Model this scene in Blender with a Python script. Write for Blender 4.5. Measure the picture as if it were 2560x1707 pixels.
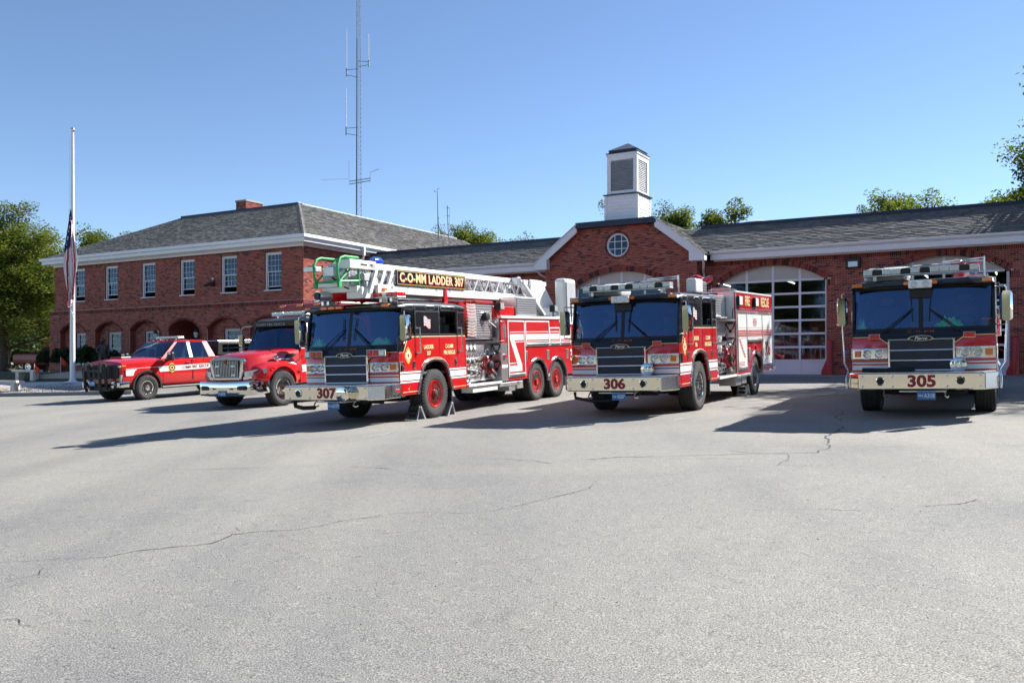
import bpy, bmesh, math, random
from mathutils import Vector, Matrix, noise as mnoise
R = math.radians
sin, cos, pi = math.sin, math.cos, math.pi
rnd = random.Random(11)
scene = bpy.context.scene
for o in list(bpy.data.objects):
    bpy.data.objects.remove(o)
C = scene.collection

# ---------------------------------------------------------------- camera
cam = bpy.data.cameras.new('camera')
camo = bpy.data.objects.new('camera', cam)
C.objects.link(camo)
cam.sensor_width = 36.0
cam.lens = 31.73
cam.shift_y = 0.0248
cam.clip_start = 0.1
cam.clip_end = 4000
camo.location = (0, 0, 1.64)
camo.rotation_euler = (R(90), 0, 0)
scene.camera = camo

# ---------------------------------------------------------------- sky, sun, exposure
SUN_EL = R(37.0)
SUN_AZ = math.atan2(0.86, 0.51)          # clockwise from +Y
world = bpy.data.worlds.new('World')
scene.world = world
world.use_nodes = True
wn = world.node_tree
wn.nodes.clear()
sky = wn.nodes.new('ShaderNodeTexSky')
sky.sky_type = 'NISHITA'
sky.sun_disc = False
sky.sun_elevation = SUN_EL
sky.sun_rotation = SUN_AZ
sky.altitude = 2200
sky.air_density = 1.0
sky.dust_density = 0.05
sky.ozone_density = 3.0
bg = wn.nodes.new('ShaderNodeBackground')
bg.inputs[1].default_value = 0.08
wo = wn.nodes.new('ShaderNodeOutputWorld')
wn.links.new(sky.outputs[0], bg.inputs[0])
wn.links.new(bg.outputs[0], wo.inputs[0])
sl = bpy.data.lights.new('sun', 'SUN')
sl.energy = 5.0
sl.angle = R(0.53)
sl.color = (1.0, 0.965, 0.915)
so = bpy.data.objects.new('sun', sl)
C.objects.link(so)
sv = Vector((sin(SUN_AZ) * cos(SUN_EL), cos(SUN_AZ) * cos(SUN_EL), sin(SUN_EL)))
so.rotation_euler = (-sv).to_track_quat('-Z', 'Y').to_euler()
so.location = sv * 80
vs = scene.view_settings
vs.view_transform = 'Standard'
vs.look = 'None'
vs.exposure = 1.18
vs.gamma = 1.0
vs.use_curve_mapping = False

# ---------------------------------------------------------------- helpers
OFF = [Vector((0, 0, 0))]

class MB:
    def __init__(s):
        s.v = []; s.f = []; s.t = []; s.hast = False
    def add(s, vs, fs, t=0.5):
        b = len(s.v)
        s.v.extend(vs)
        for f in fs:
            s.f.append([i + b for i in f]); s.t.append(t)
        if t != 0.5: s.hast = True
        return s
    def box(s, x0, x1, y0, y1, z0, z1, t=0.5):
        return s.add([(x0,y0,z0),(x1,y0,z0),(x1,y1,z0),(x0,y1,z0),(x0,y0,z1),(x1,y0,z1),(x1,y1,z1),(x0,y1,z1)],
              [(0,3,2,1),(4,5,6,7),(0,1,5,4),(1,2,6,5),(2,3,7,6),(3,0,4,7)], t)
    def poly(s, pts, t=0.5):
        return s.add(list(pts), [tuple(range(len(pts)))], t)
    def prism(s, pts, axis, a, b, t=0.5):
        n = len(pts)
        def mk(p, d):
            return {'x': (d, p[0], p[1]), 'y': (p[0], d, p[1]), 'z': (p[0], p[1], d)}[axis]
        vs = [mk(p, a) for p in pts] + [mk(p, b) for p in pts]
        fs = [tuple(range(n))[::-1], tuple(range(n, 2*n))]
        for i in range(n):
            j = (i + 1) % n
            fs.append((i, j, n + j, n + i))
        return s.add(vs, fs, t)
    def tube(s, p, q, r, n=8, r2=None, t=0.5):
        p = Vector(p); q = Vector(q); d = (q - p)
        if d.length < 1e-6: return s
        d.normalize()
        a = d.orthogonal().normalized(); b = d.cross(a)
        r2 = r if r2 is None else r2
        vs = []
        for c, rr in ((p, r), (q, r2)):
            for i in range(n):
                an = 2*pi*i/n
                vs.append(tuple(c + a*cos(an)*rr + b*sin(an)*rr))
        fs = [(i, (i+1) % n, n+(i+1) % n, n+i) for i in range(n)]
        fs += [tuple(range(n))[::-1], tuple(range(n, 2*n))]
        return s.add(vs, fs, t)
    def path(s, pts, r, n=6, t=0.5):
        pts = [Vector(p) for p in pts]
        rings = []
        a = None
        for i, p in enumerate(pts):
            d = (pts[min(i+1, len(pts)-1)] - pts[max(i-1, 0)]).normalized()
            if a is None: a = d.orthogonal().normalized()
            a = (a - d*a.dot(d)).normalized()
            b = d.cross(a)
            rr = r[i] if isinstance(r, (list, tuple)) else r
            rings.append([tuple(p + a*cos(2*pi*k/n)*rr + b*sin(2*pi*k/n)*rr) for k in range(n)])
        vs = [v for g in rings for v in g]
        fs = []
        for i in range(len(rings)-1):
            for k in range(n):
                fs.append((i*n+k, i*n+(k+1) % n, (i+1)*n+(k+1) % n, (i+1)*n+k))
        fs.append(tuple(range(n))[::-1]); fs.append(tuple(range((len(rings)-1)*n, len(rings)*n)))
        return s.add(vs, fs, t)
    def lathe(s, prof, axis, c, n=24, t=0.5, caps=True):
        c = Vector(c)
        vs = []
        for r, h in prof:
            for i in range(n):
                an = 2*pi*i/n
                if axis == 'x': o = (h, cos(an)*r, sin(an)*r)
                elif axis == 'y': o = (cos(an)*r, h, sin(an)*r)
                else: o = (cos(an)*r, sin(an)*r, h)
                vs.append(tuple(c + Vector(o)))
        fs = []
        for j in range(len(prof)-1):
            for i in range(n):
                fs.append((j*n+i, j*n+(i+1) % n, (j+1)*n+(i+1) % n, (j+1)*n+i))
        if caps and prof[0][0] > 1e-4: fs.append(tuple(range(n)))
        if caps and prof[-1][0] > 1e-4: fs.append(tuple(range((len(prof)-1)*n, len(prof)*n)))
        return s.add(vs, fs, t)
    def grid(s, rows, t=0.5):
        n = len(rows[0])
        vs = [tuple(p) for r_ in rows for p in r_]
        fs = []
        for j in range(len(rows)-1):
            for i in range(n-1):
                fs.append((j*n+i, j*n+i+1, (j+1)*n+i+1, (j+1)*n+i))
        return s.add(vs, fs, t)
    def loft(s, loops, t=0.5, caps=True):
        n = len(loops[0])
        vs = [tuple(p) for r_ in loops for p in r_]
        fs = []
        for j in range(len(loops)-1):
            for i in range(n):
                fs.append((j*n+i, j*n+(i+1) % n, (j+1)*n+(i+1) % n, (j+1)*n+i))
        if caps:
            fs.append(tuple(range(n))[::-1]); fs.append(tuple(range((len(loops)-1)*n, len(loops)*n)))
        return s.add(vs, fs, t)
    def ball(s, c, r, n=10, m=6, sq=(1,1,1), t=0.5):
        prof = [(max(1e-5, r*sin(pi*j/m)), -r*cos(pi*j/m)) for j in range(m+1)]
        b = MB().lathe(prof, 'z', (0,0,0), n)
        return s.add([(c[0]+v[0]*sq[0], c[1]+v[1]*sq[1], c[2]+v[2]*sq[2]) for v in b.v], b.f, t)
    def mesh(s, name, mat, smooth=False, fix=True):
        me = bpy.data.meshes.new(name)
        o = OFF[-1]
        me.from_pydata([(v[0]-o.x, v[1]-o.y, v[2]-o.z) for v in s.v], [], s.f)
        if s.hast:
            at = me.attributes.new('tint', 'FLOAT', 'FACE')
            at.data.foreach_set('value', s.t)
        if fix:
            bm = bmesh.new(); bm.from_mesh(me)
            bmesh.ops.recalc_face_normals(bm, faces=bm.faces)
            bm.to_mesh(me); bm.free()
        if smooth:
            me.polygons.foreach_set('use_smooth', [True]*len(me.polygons))
            me.set_sharp_from_angle(angle=R(38 if smooth is True else smooth))
        if mat: me.materials.append(mat)
        return me
    def build(s, name, mat, par=None, smooth=False, bev=0, fix=True):
        return link(name, s.mesh(name, mat, smooth, fix), par, bev)

def link(name, me, par=None, bev=0):
    o = bpy.data.objects.new(name, me)
    C.objects.link(o)
    if par is not None: o.parent = par
    if bev:
        m = o.modifiers.new('bevel', 'BEVEL'); m.width = bev; m.segments = 2
        m.limit_method = 'ANGLE'; m.angle_limit = R(35)
    return o

def tag(o, label=None, cat=None, group=None, kind=None):
    if label: o['label'] = label
    if cat: o['category'] = cat
    if group: o['group'] = group
    if kind: o['kind'] = kind
    return o

def thing(name, label, cat, loc=(0,0,0), rz=0, group=None):
    o = bpy.data.objects.new(name, None)
    C.objects.link(o)
    o.empty_display_size = 0.3
    o.location = loc; o.rotation_euler = (0, 0, rz)
    return tag(o, label, cat, group)

def copy_tree(o, parent=None):
    c = o.copy(); C.objects.link(c); c.parent = parent
    for ch in list(o.children): copy_tree(ch, c)
    return c

FACE = {'front': Matrix(((1,0,0),(0,0,-1),(0,1,0))).to_4x4(),
        'right': Matrix(((0,0,1),(1,0,0),(0,1,0))).to_4x4(),
        'left': Matrix(((0,0,-1),(-1,0,0),(0,1,0))).to_4x4(),
        'back': Matrix(((-1,0,0),(0,0,1),(0,1,0))).to_4x4()}
_tc = {}
def text(body, size, mat, par, loc, face='front', bold=0.0, sx=1.0, ext=0.002, shear=0.0, name='lettering', roll=0, sp=1.0):
    key = (body, size, bold, sx, ext, shear, mat.name, sp)
    if key not in _tc:
        cu = bpy.data.curves.new('t', 'FONT')
        cu.body = body; cu.size = size; cu.extrude = ext; cu.offset = bold; cu.shear = shear
        cu.align_x = 'CENTER'; cu.align_y = 'CENTER'; cu.space_character = sp; cu.resolution_u = 3
        to = bpy.data.objects.new('t', cu); C.objects.link(to)
        me = bpy.data.meshes.new_from_object(to)
        bpy.data.objects.remove(to)
        me.transform(Matrix.Diagonal((sx, 1, 1, 1)))
        me.materials.clear(); me.materials.append(mat)
        _tc[key] = me
    o = link(name, _tc[key], par)
    o.matrix_local = Matrix.Translation(loc) @ FACE[face] @ Matrix.Rotation(roll, 4, 'Z')
    return o

# ---------------------------------------------------------------- materials
def newmat(name):
    m = bpy.data.materials.new(name); m.use_nodes = True
    nt = m.node_tree
    return m, nt, nt.nodes['Principled BSDF']

def N(nt, typ, **kw):
    n = nt.nodes.new(typ)
    for k, v in kw.items():
        if k.startswith('i_'):
            n.inputs[int(k[2:]) if k[2:].isdigit() else k[2:]].default_value = v
        else: setattr(n, k, v)
    return n

def mixc(nt, fac, a, b, blend='MIX'):
    n = nt.nodes.new('ShaderNodeMix'); n.data_type = 'RGBA'; n.blend_type = blend
    for sock, val in ((n.inputs[0], fac), (n.inputs[6], a), (n.inputs[7], b)):
        if hasattr(val, 'is_output') or isinstance(val, bpy.types.NodeSocket): nt.links.new(val, sock)
        else: sock.default_value = val if not isinstance(val, tuple) else (val + (1,) if len(val) == 3 else val)
    return n.outputs[2]

def ramp(nt, fac, stops):
    n = nt.nodes.new('ShaderNodeValToRGB')
    e = n.color_ramp.elements
    while len(e) < len(stops): e.new(0.5)
    for k, (p, c) in enumerate(stops):
        e[k].position = p; e[k].color = (c + (1,)) if len(c) == 3 else c
    nt.links.new(fac, n.inputs[0])
    return n.outputs[0]

def noise(nt, scale, detail=2, rough=0.5, coord='Object', dist=0):
    tc = nt.nodes.new('ShaderNodeTexCoord')
    n = nt.nodes.new('ShaderNodeTexNoise')
    n.inputs['Scale'].default_value = scale; n.inputs['Detail'].default_value = detail
    n.inputs['Roughness'].default_value = rough; n.inputs['Distortion'].default_value = dist
    nt.links.new(tc.outputs[coord], n.inputs['Vector'])
    return n.outputs[0]

def pm(name, col, rough=0.5, metal=0.0, coat=0.0, var=0.0, vscale=4.0, bump=0.0, bscale=60.0, rvar=0.0, spec=0.5):
    m, nt, p = newmat(name)
    p.inputs['Base Color'].default_value = col + (1,)
    p.inputs['Roughness'].default_value = rough
    p.inputs['Metallic'].default_value = metal
    p.inputs['Specular IOR Level'].default_value = spec
    if coat:
        p.inputs['Coat Weight'].default_value = coat
        p.inputs['Coat Roughness'].default_value = 0.03
    if var:
        f = noise(nt, vscale, 4, 0.6)
        a = tuple(max(0, c*(1-var)) for c in col); b = tuple(min(1, c*(1+var)) for c in col)
        c = ramp(nt, f, [(0.3, a), (0.7, b)])
        nt.links.new(c, p.inputs['Base Color'])
    if rvar:
        f = noise(nt, 2.3, 5, 0.65)
        mr = N(nt, 'ShaderNodeMapRange'); nt.links.new(f, mr.inputs[0])
        mr.inputs[1].default_value = 0.3; mr.inputs[2].default_value = 0.7
        mr.inputs[3].default_value = max(0.0, rough-rvar); mr.inputs[4].default_value = rough+rvar
        nt.links.new(mr.outputs[0], p.inputs['Roughness'])
    if bump:
        f = noise(nt, bscale, 3, 0.6)
        b = N(nt, 'ShaderNodeBump'); b.inputs['Strength'].default_value = bump; b.inputs['Distance'].default_value = 0.01
        nt.links.new(f, b.inputs['Height']); nt.links.new(b.outputs[0], p.inputs['Normal'])
    return m

def glassmat(name, tint, ior=1.75, rough=0.0, refl=(1, 1, 1)):
    m, nt, p = newmat(name)
    nt.nodes.remove(p)
    out = [n for n in nt.nodes if n.type == 'OUTPUT_MATERIAL'][0]
    tr = N(nt, 'ShaderNodeBsdfTransparent'); tr.inputs[0].default_value = tint + (1,)
    gl = N(nt, 'ShaderNodeBsdfGlossy'); gl.inputs['Roughness'].default_value = rough
    gl.inputs['Color'].default_value = refl + (1,)
    fr = N(nt, 'ShaderNodeFresnel')
    ge = N(nt, 'ShaderNodeNewGeometry'); mr = N(nt, 'ShaderNodeMapRange')   # same index from either face of the pane
    mr.inputs[3].default_value = ior; mr.inputs[4].default_value = 1/ior
    nt.links.new(ge.outputs['Backfacing'], mr.inputs[0]); nt.links.new(mr.outputs[0], fr.inputs[0])
    mx = N(nt, 'ShaderNodeMixShader')
    nt.links.new(fr.outputs[0], mx.inputs[0]); nt.links.new(tr.outputs[0], mx.inputs[1]); nt.links.new(gl.outputs[0], mx.inputs[2])
    nt.links.new(mx.outputs[0], out.inputs[0])
    return m

def emitmat(name, col, s):
    m, nt, p = newmat(name)
    p.inputs['Base Color'].default_value = col + (1,)
    p.inputs['Emission Color'].default_value = col + (1,)
    p.inputs['Emission Strength'].default_value = s
    return m

def tintmat(name, stops, rough=0.85, bump=0.3, bscale=90, var=0.25, blot=None, spec=0.3):
    """colour chosen per piece through the 'tint' face attribute, with grain on top"""
    m, nt, p = newmat(name)
    at = N(nt, 'ShaderNodeAttribute', attribute_name='tint')
    c = ramp(nt, at.outputs['Fac'], stops)
    g = noise(nt, bscale*0.5, 4, 0.65)
    gg = ramp(nt, g, [(0.25, (1-var,)*3), (0.75, (1+var*0.6,)*3)])
    c = mixc(nt, 1.0, c, gg, 'MULTIPLY')
    big = noise(nt, 0.35, 4, 0.6)
    bb = ramp(nt, big, [(0.3, (0.86, 0.86, 0.88)), (0.7, (1.06, 1.05, 1.03))])
    c = mixc(nt, 1.0, c, bb, 'MULTIPLY')
    nt.links.new(c, p.inputs['Base Color'])
    p.inputs['Roughness'].default_value = rough
    p.inputs['Specular IOR Level'].default_value = spec
    b = N(nt, 'ShaderNodeBump'); b.inputs['Strength'].default_value = bump; b.inputs['Distance'].default_value = 0.006
    nt.links.new(noise(nt, bscale, 3, 0.6), b.inputs['Height']); nt.links.new(b.outputs[0], p.inputs['Normal'])
    return m

def slatmat(name, col, axis='Z', pitch=0.036, rough=0.35, metal=0.0, coat=0.0, depth=0.006):
    m, nt, p = newmat(name)
    p.inputs['Base Color'].default_value = col + (1,)
    p.inputs['Roughness'].default_value = rough; p.inputs['Metallic'].default_value = metal
    p.inputs['Coat Weight'].default_value = coat
    tc = N(nt, 'ShaderNodeTexCoord')
    w = N(nt, 'ShaderNodeTexWave'); w.bands_direction = axis; w.wave_profile = 'SIN'
    w.inputs['Scale'].default_value = 0.314/pitch
    nt.links.new(tc.outputs['Object'], w.inputs['Vector'])
    b = N(nt, 'ShaderNodeBump'); b.inputs['Strength'].default_value = 0.7; b.inputs['Distance'].default_value = depth
    nt.links.new(w.outputs[1], b.inputs['Height']); nt.links.new(b.outputs[0], p.inputs['Normal'])
    return m

def platemat(name, col=(0.74, 0.74, 0.75)):
    """diamond tread plate"""
    m, nt, p = newmat(name)
    p.inputs['Metallic'].default_value = 1.0; p.inputs['Roughness'].default_value = 0.34
    p.inputs['Base Color'].default_value = col + (1,)
    tc = N(nt, 'ShaderNodeTexCoord')
    v = N(nt, 'ShaderNodeTexVoronoi'); v.inputs['Scale'].default_value = 30; v.inputs['Randomness'].default_value = 0.08
    nt.links.new(tc.outputs['Object'], v.inputs['Vector'])
    rp = ramp(nt, v.outputs[0], [(0.15, (1, 1, 1)), (0.32, (0, 0, 0))])
    b = N(nt, 'ShaderNodeBump'); b.inputs['Strength'].default_value = 0.55; b.inputs['Distance'].default_value = 0.004
    nt.links.new(rp, b.inputs['Height']); nt.links.new(b.outputs[0], p.inputs['Normal'])
    return m

M = {}
M['red'] = pm('red_paint', (0.53, 0.006, 0.008), 0.32, 0, 1.0, rvar=0.05)
M['dred'] = pm('dark_red_vinyl', (0.28, 0.008, 0.015), 0.35)
M['black'] = pm('black_paint', (0.006, 0.006, 0.009), 0.30, 0, 0.45, spec=0.3)
M['blackp'] = pm('black_plastic', (0.013, 0.013, 0.014), 0.5, bump=0.1, bscale=200)
M['rubber'] = pm('tyre_rubber', (0.03, 0.03, 0.031), 0.78, var=0.35, vscale=9, bump=0.15, bscale=120)
M['chrome'] = pm('chrome', (0.74, 0.71, 0.655), 0.045, 1.0, rvar=0.03)
M['chrome_w'] = pm('polished_steel_bumper', (0.79, 0.73, 0.60), 0.06, 1.0, rvar=0.03)
M['chrome_b'] = pm('bright_chrome', (0.93, 0.93, 0.93), 0.07, 1.0)
M['chrome_r'] = pm('brushed_metal', (0.72, 0.72, 0.72), 0.25, 1.0, rvar=0.08)
M['alu'] = pm('aluminium', (0.62, 0.63, 0.64), 0.38, 1.0, rvar=0.1)
M['valve'] = pm('valve_red', (0.30, 0.008, 0.012), 0.38, 0, 0.4)
M['steel'] = pm('dull_steel', (0.58, 0.60, 0.64), 0.28, 1.0, rvar=0.08)
M['plate'] = platemat('tread_plate')
M['white'] = pm('white_vinyl', (0.80, 0.80, 0.79), 0.35, 0, 0.4)
M['gold'] = pm('gold_leaf', (0.80, 0.52, 0.13), 0.35, 0.3)
M['cream'] = pm('cream_leaf', (0.85, 0.68, 0.35), 0.4)
M['ladder'] = pm('white_ladder_paint', (0.78, 0.78, 0.75), 0.4, 0, 0.3, var=0.05, vscale=3)
M['greyp'] = pm('grey_paint', (0.42, 0.43, 0.44), 0.45, var=0.1)
M['dark'] = pm('underbody', (0.014, 0.013, 0.013), 0.8, var=0.3)
M['inter'] = pm('cab_interior', (0.07, 0.07, 0.075), 0.8, var=0.2)
M['seat'] = pm('seat_cloth', (0.12, 0.125, 0.14), 0.9)
M['amber'] = pm('amber_lens', (0.75, 0.16, 0.008), 0.2, 0, 0.6)
M['redlens'] = pm('red_lens', (0.60, 0.008, 0.012), 0.16, 0, 0.6, bump=0.2, bscale=140)
M['bluelens'] = pm('blue_lens', (0.008, 0.05, 0.55), 0.16, 0, 0.6)
M['clear'] = pm('clear_lens', (0.62, 0.66, 0.64), 0.12, 0.35, 0.5, bump=0.35, bscale=70)
M['glass'] = glassmat('windshield_glass', (0.74, 0.80, 0.80), 2.3, refl=(0.36, 0.60, 1.0))
M['glassd'] = glassmat('dark_glass', (0.20, 0.21, 0.22), 1.7)
M['lamp'] = glassmat('lamp_glass', (0.92, 0.94, 0.95), 1.5)
M['screen'] = pm('grille_screen', (0.055, 0.058, 0.066), 0.42, 0.6, bump=0.9, bscale=260)
M['plateblue'] = pm('plate_blue', (0.035, 0.20, 0.46), 0.4)
M['green'] = pm('bright_green', (0.02, 0.36, 0.09), 0.5)
M['vest'] = pm('vest_green', (0.09, 0.85, 0.09), 0.75, var=0.3, vscale=14)
M['gasket'] = pm('black_rubber', (0.008, 0.008, 0.009), 0.55)
M['brown'] = pm('leather_brown', (0.30, 0.09, 0.025), 0.6, var=0.4, vscale=20)
M['rolls'] = slatmat('silver_roller_door', (0.66, 0.67, 0.68), 'Z', 0.06, 0.32, 1.0)
M['rollr'] = slatmat('red_roller_door', (0.53, 0.006, 0.008), 'Z', 0.04, 0.32, 0, 0.7, 0.004)
M['rollw'] = slatmat('white_roller_door', (0.78, 0.78, 0.74), 'Z', 0.04, 0.38, 0, 0.3, 0.004)
M['navy'] = pm('flag_blue', (0.012, 0.022, 0.11), 0.8)
M['flagred'] = pm('flag_red', (0.42, 0.012, 0.03), 0.8)
M['flagw'] = pm('flag_white', (0.74, 0.74, 0.74), 0.8)
M['trim'] = pm('white_trim_paint', (0.78, 0.79, 0.80), 0.5, var=0.05, vscale=1.3, bump=0.05, bscale=30)
M['door_p'] = pm('white_door_panel', (0.76, 0.76, 0.78), 0.45, var=0.04, vscale=0.8)
M['cap'] = pm('dark_metal_edge', (0.022, 0.028, 0.045), 0.38, 0.5, var=0.2, vscale=1)
M['mortar'] = pm('mortar', (0.50, 0.42, 0.38), 0.9, var=0.2, vscale=3, bump=0.3, bscale=120)
M['brick'] = tintmat('red_brick', [(0.0, (0.05, 0.028, 0.028)), (0.10, (0.085, 0.036, 0.034)), (0.16, (0.24, 0.056, 0.042)), (0.55, (0.345, 0.082, 0.055)), (1.0, (0.45, 0.14, 0.09))])
M['shingle'] = tintmat('asphalt_shingle', [(0.0, (0.125, 0.122, 0.115)), (0.5, (0.205, 0.20, 0.19)), (1.0, (0.31, 0.302, 0.285))], 0.95, 0.5, 120, 0.4)
M['concrete'] = pm('concrete', (0.36, 0.35, 0.33), 0.9, var=0.2, vscale=1.2, bump=0.25, bscale=80)
M['conc_w'] = pm('pale_concrete', (0.55, 0.53, 0.50), 0.85, var=0.12, vscale=2, bump=0.2, bscale=80)
M['granite'] = pm('granite_kerb', (0.24, 0.23, 0.22), 0.9, var=0.3, vscale=16, bump=0.3, bscale=70)
M['paver'] = pm('pink_paving', (0.42, 0.29, 0.24), 0.9, var=0.2, vscale=5, bump=0.2, bscale=60)
M['galv'] = pm('galvanised_steel', (0.20, 0.21, 0.23), 0.5, 0.6, var=0.2)
M['polew'] = pm('white_pole_paint', (0.72, 0.73, 0.74), 0.35, 0, 0.3)
M['bollard'] = pm('red_bollard_paint', (0.36, 0.012, 0.018), 0.5, 0, 0.2, var=0.15)
M['bark'] = pm('bark', (0.085, 0.062, 0.045), 0.95, var=0.5, vscale=6, bump=0.8, bscale=22)
M['bronze'] = pm('bronze', (0.07, 0.065, 0.055), 0.5, 0.7, var=0.3, vscale=8)
M['floor'] = pm('garage_floor', (0.18, 0.18, 0.18), 0.5, var=0.2)
M['innerwall'] = pm('garage_inner_wall', (0.10, 0.095, 0.085), 0.8, var=0.1)
M['tube'] = emitmat('fluorescent_tube', (1.0, 0.92, 0.72), 2.5)
M['frost'] = pm('frosted_panel', (0.50, 0.48, 0.43), 0.4, var=0.06, vscale=1)
M['pane'] = glassmat('window_glass', (0.62, 0.66, 0.66), 1.5, refl=(0.5, 0.65, 0.85))
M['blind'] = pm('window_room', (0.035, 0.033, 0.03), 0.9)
M['oldred'] = pm('worn_red_paint', (0.20, 0.02, 0.015), 0.45, 0, 0.5, var=0.2)
M['vflag'] = pm('marker_flag', (0.65, 0.05, 0.015), 0.7)

def leafmat(name, stops):
    m, nt, p = newmat(name)
    at = N(nt, 'ShaderNodeAttribute', attribute_name='tint')
    c = ramp(nt, at.outputs['Fac'], stops)
    nt.links.new(c, p.inputs['Base Color'])
    p.inputs['Roughness'].default_value = 0.6
    p.inputs['Specular IOR Level'].default_value = 0.35
    tl = N(nt, 'ShaderNodeBsdfTranslucent'); nt.links.new(mixc(nt, 1.0, c, (1.5, 1.6, 0.6), 'MULTIPLY'), tl.inputs[0])
    mx = N(nt, 'ShaderNodeMixShader'); mx.inputs[0].default_value = 0.38
    out = [n for n in nt.nodes if n.type == 'OUTPUT_MATERIAL'][0]
    nt.links.new(p.outputs[0], mx.inputs[1]); nt.links.new(tl.outputs[0], mx.inputs[2]); nt.links.new(mx.outputs[0], out.inputs[0])
    return m
M['leaf'] = leafmat('oak_leaves', [(0.0, (0.03, 0.055, 0.014)), (0.4, (0.085, 0.12, 0.022)), (0.7, (0.15, 0.165, 0.03)), (1.0, (0.23, 0.165, 0.04))])
M['leafd'] = leafmat('evergreen_leaves', [(0.0, (0.015, 0.03, 0.012)), (1.0, (0.05, 0.075, 0.02))])

def asphaltmat():
    m, nt, p = newmat('asphalt')
    fine = noise(nt, 100, 2, 0.55)
    mid = noise(nt, 9, 4, 0.6)
    big = noise(nt, 0.22, 5, 0.62, dist=0.6)
    c = ramp(nt, fine, [(0.28, (0.075, 0.074, 0.0705)), (0.5, (0.234, 0.229, 0.216)), (0.74, (0.458, 0.444, 0.412))])
    c2 = ramp(nt, mid, [(0.3, (0.92, 0.92, 0.92)), (0.7, (1.07, 1.06, 1.05))])
    c = mixc(nt, 1.0, c, c2, 'MULTIPLY')
    c3 = ramp(nt, big, [(0.3, (0.82, 0.83, 0.86)), (0.5, (1.0, 1.0, 0.985)), (0.72, (1.14, 1.11, 1.04))])
    c = mixc(nt, 1.0, c, c3, 'MULTIPLY')
    # oil drips, tyre wear and paving lanes
    st = noise(nt, 1.1, 3, 0.5, dist=1.2)
    c4 = ramp(nt, st, [(0.18, (0.66, 0.66, 0.67)), (0.31, (1, 1, 1))])
    c = mixc(nt, 1.0, c, c4, 'MULTIPLY')
    tc = N(nt, 'ShaderNodeTexCoord'); mp = N(nt, 'ShaderNodeMapping')
    mp.inputs['Rotation'].default_value = (0, 0, R(34)); mp.inputs['Scale'].default_value = (0.75, 0.035, 1)
    nt.links.new(tc.outputs['Object'], mp.inputs['Vector'])
    ln = N(nt, 'ShaderNodeTexNoise'); ln.inputs['Scale'].default_value = 1.0; ln.inputs['Detail'].default_value = 4
    nt.links.new(mp.outputs[0], ln.inputs['Vector'])
    c = mixc(nt, 1.0, c, ramp(nt, ln.outputs[0], [(0.32, (0.90, 0.905, 0.915)), (0.5, (1, 1, 1)), (0.68, (1.05, 1.045, 1.03))]), 'MULTIPLY')
    mp2 = N(nt, 'ShaderNodeMapping'); mp2.inputs['Rotation'].default_value = (0, 0, R(-62)); mp2.inputs['Scale'].default_value = (0.22, 0.02, 1)
    nt.links.new(tc.outputs['Object'], mp2.inputs['Vector'])
    l2 = N(nt, 'ShaderNodeTexNoise'); l2.inputs['Scale'].default_value = 1.0; l2.inputs['Detail'].default_value = 5
    nt.links.new(mp2.outputs[0], l2.inputs['Vector'])
    c = mixc(nt, 1.0, c, ramp(nt, l2.outputs[0], [(0.35, (0.90, 0.90, 0.91)), (0.6, (1.05, 1.045, 1.02))]), 'MULTIPLY')
    dr = noise(nt, 3.3, 2, 0.4, dist=0.4)
    c = mixc(nt, 1.0, c, ramp(nt, dr, [(0.20, (0.55, 0.55, 0.56)), (0.25, (1, 1, 1))]), 'MULTIPLY')
    nt.links.new(c, p.inputs['Base Color'])
    p.inputs['Roughness'].default_value = 0.88
    p.inputs['Specular IOR Level'].default_value = 0.25
    b = N(nt, 'ShaderNodeBump'); b.inputs['Strength'].default_value = 0.6; b.inputs['Distance'].default_value = 0.006
    nt.links.new(fine, b.inputs['Height']); nt.links.new(b.outputs[0], p.inputs['Normal'])
    return m
M['asphalt'] = asphaltmat()
M['crack'] = pm('asphalt_crack', (0.06, 0.058, 0.055), 0.95, var=0.4, vscale=3)
M['scuff'] = pm('pale_scuff', (0.34, 0.33, 0.31), 0.9, var=0.3, vscale=30)
def soilmat():
    m, nt, p = newmat('lawn_and_soil')
    f = noise(nt, 0.5, 6, 0.65); g = noise(nt, 14, 4, 0.6)
    c = ramp(nt, f, [(0.3, (0.045, 0.062, 0.02)), (0.55, (0.07, 0.075, 0.028)), (0.75, (0.11, 0.09, 0.05))])
    c = mixc(nt, 1.0, c, ramp(nt, g, [(0.3, (0.6, 0.6, 0.6)), (0.7, (1.3, 1.3, 1.3))]), 'MULTIPLY')
    nt.links.new(c, p.inputs['Base Color']); p.inputs['Roughness'].default_value = 0.95
    return m
M['soil'] = soilmat()
def gravelmat():
    m, nt, p = newmat('gravel')
    tc = N(nt, 'ShaderNodeTexCoord'); v = N(nt, 'ShaderNodeTexVoronoi'); v.inputs['Scale'].default_value = 16
    nt.links.new(tc.outputs['Object'], v.inputs['Vector'])
    c = ramp(nt, v.outputs[1], [(0.1, (0.12, 0.115, 0.11)), (0.9, (0.50, 0.48, 0.45))])
    nt.links.new(c, p.inputs['Base Color']); p.inputs['Roughness'].default_value = 0.9
    b = N(nt, 'ShaderNodeBump'); b.inputs['Strength'].default_value = 0.9; b.inputs['Distance'].default_value = 0.03
    nt.links.new(v.outputs[0], b.inputs['Height']); nt.links.new(b.outputs[0], p.inputs['Normal'])
    return m
M['gravel'] = gravelmat()

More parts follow.
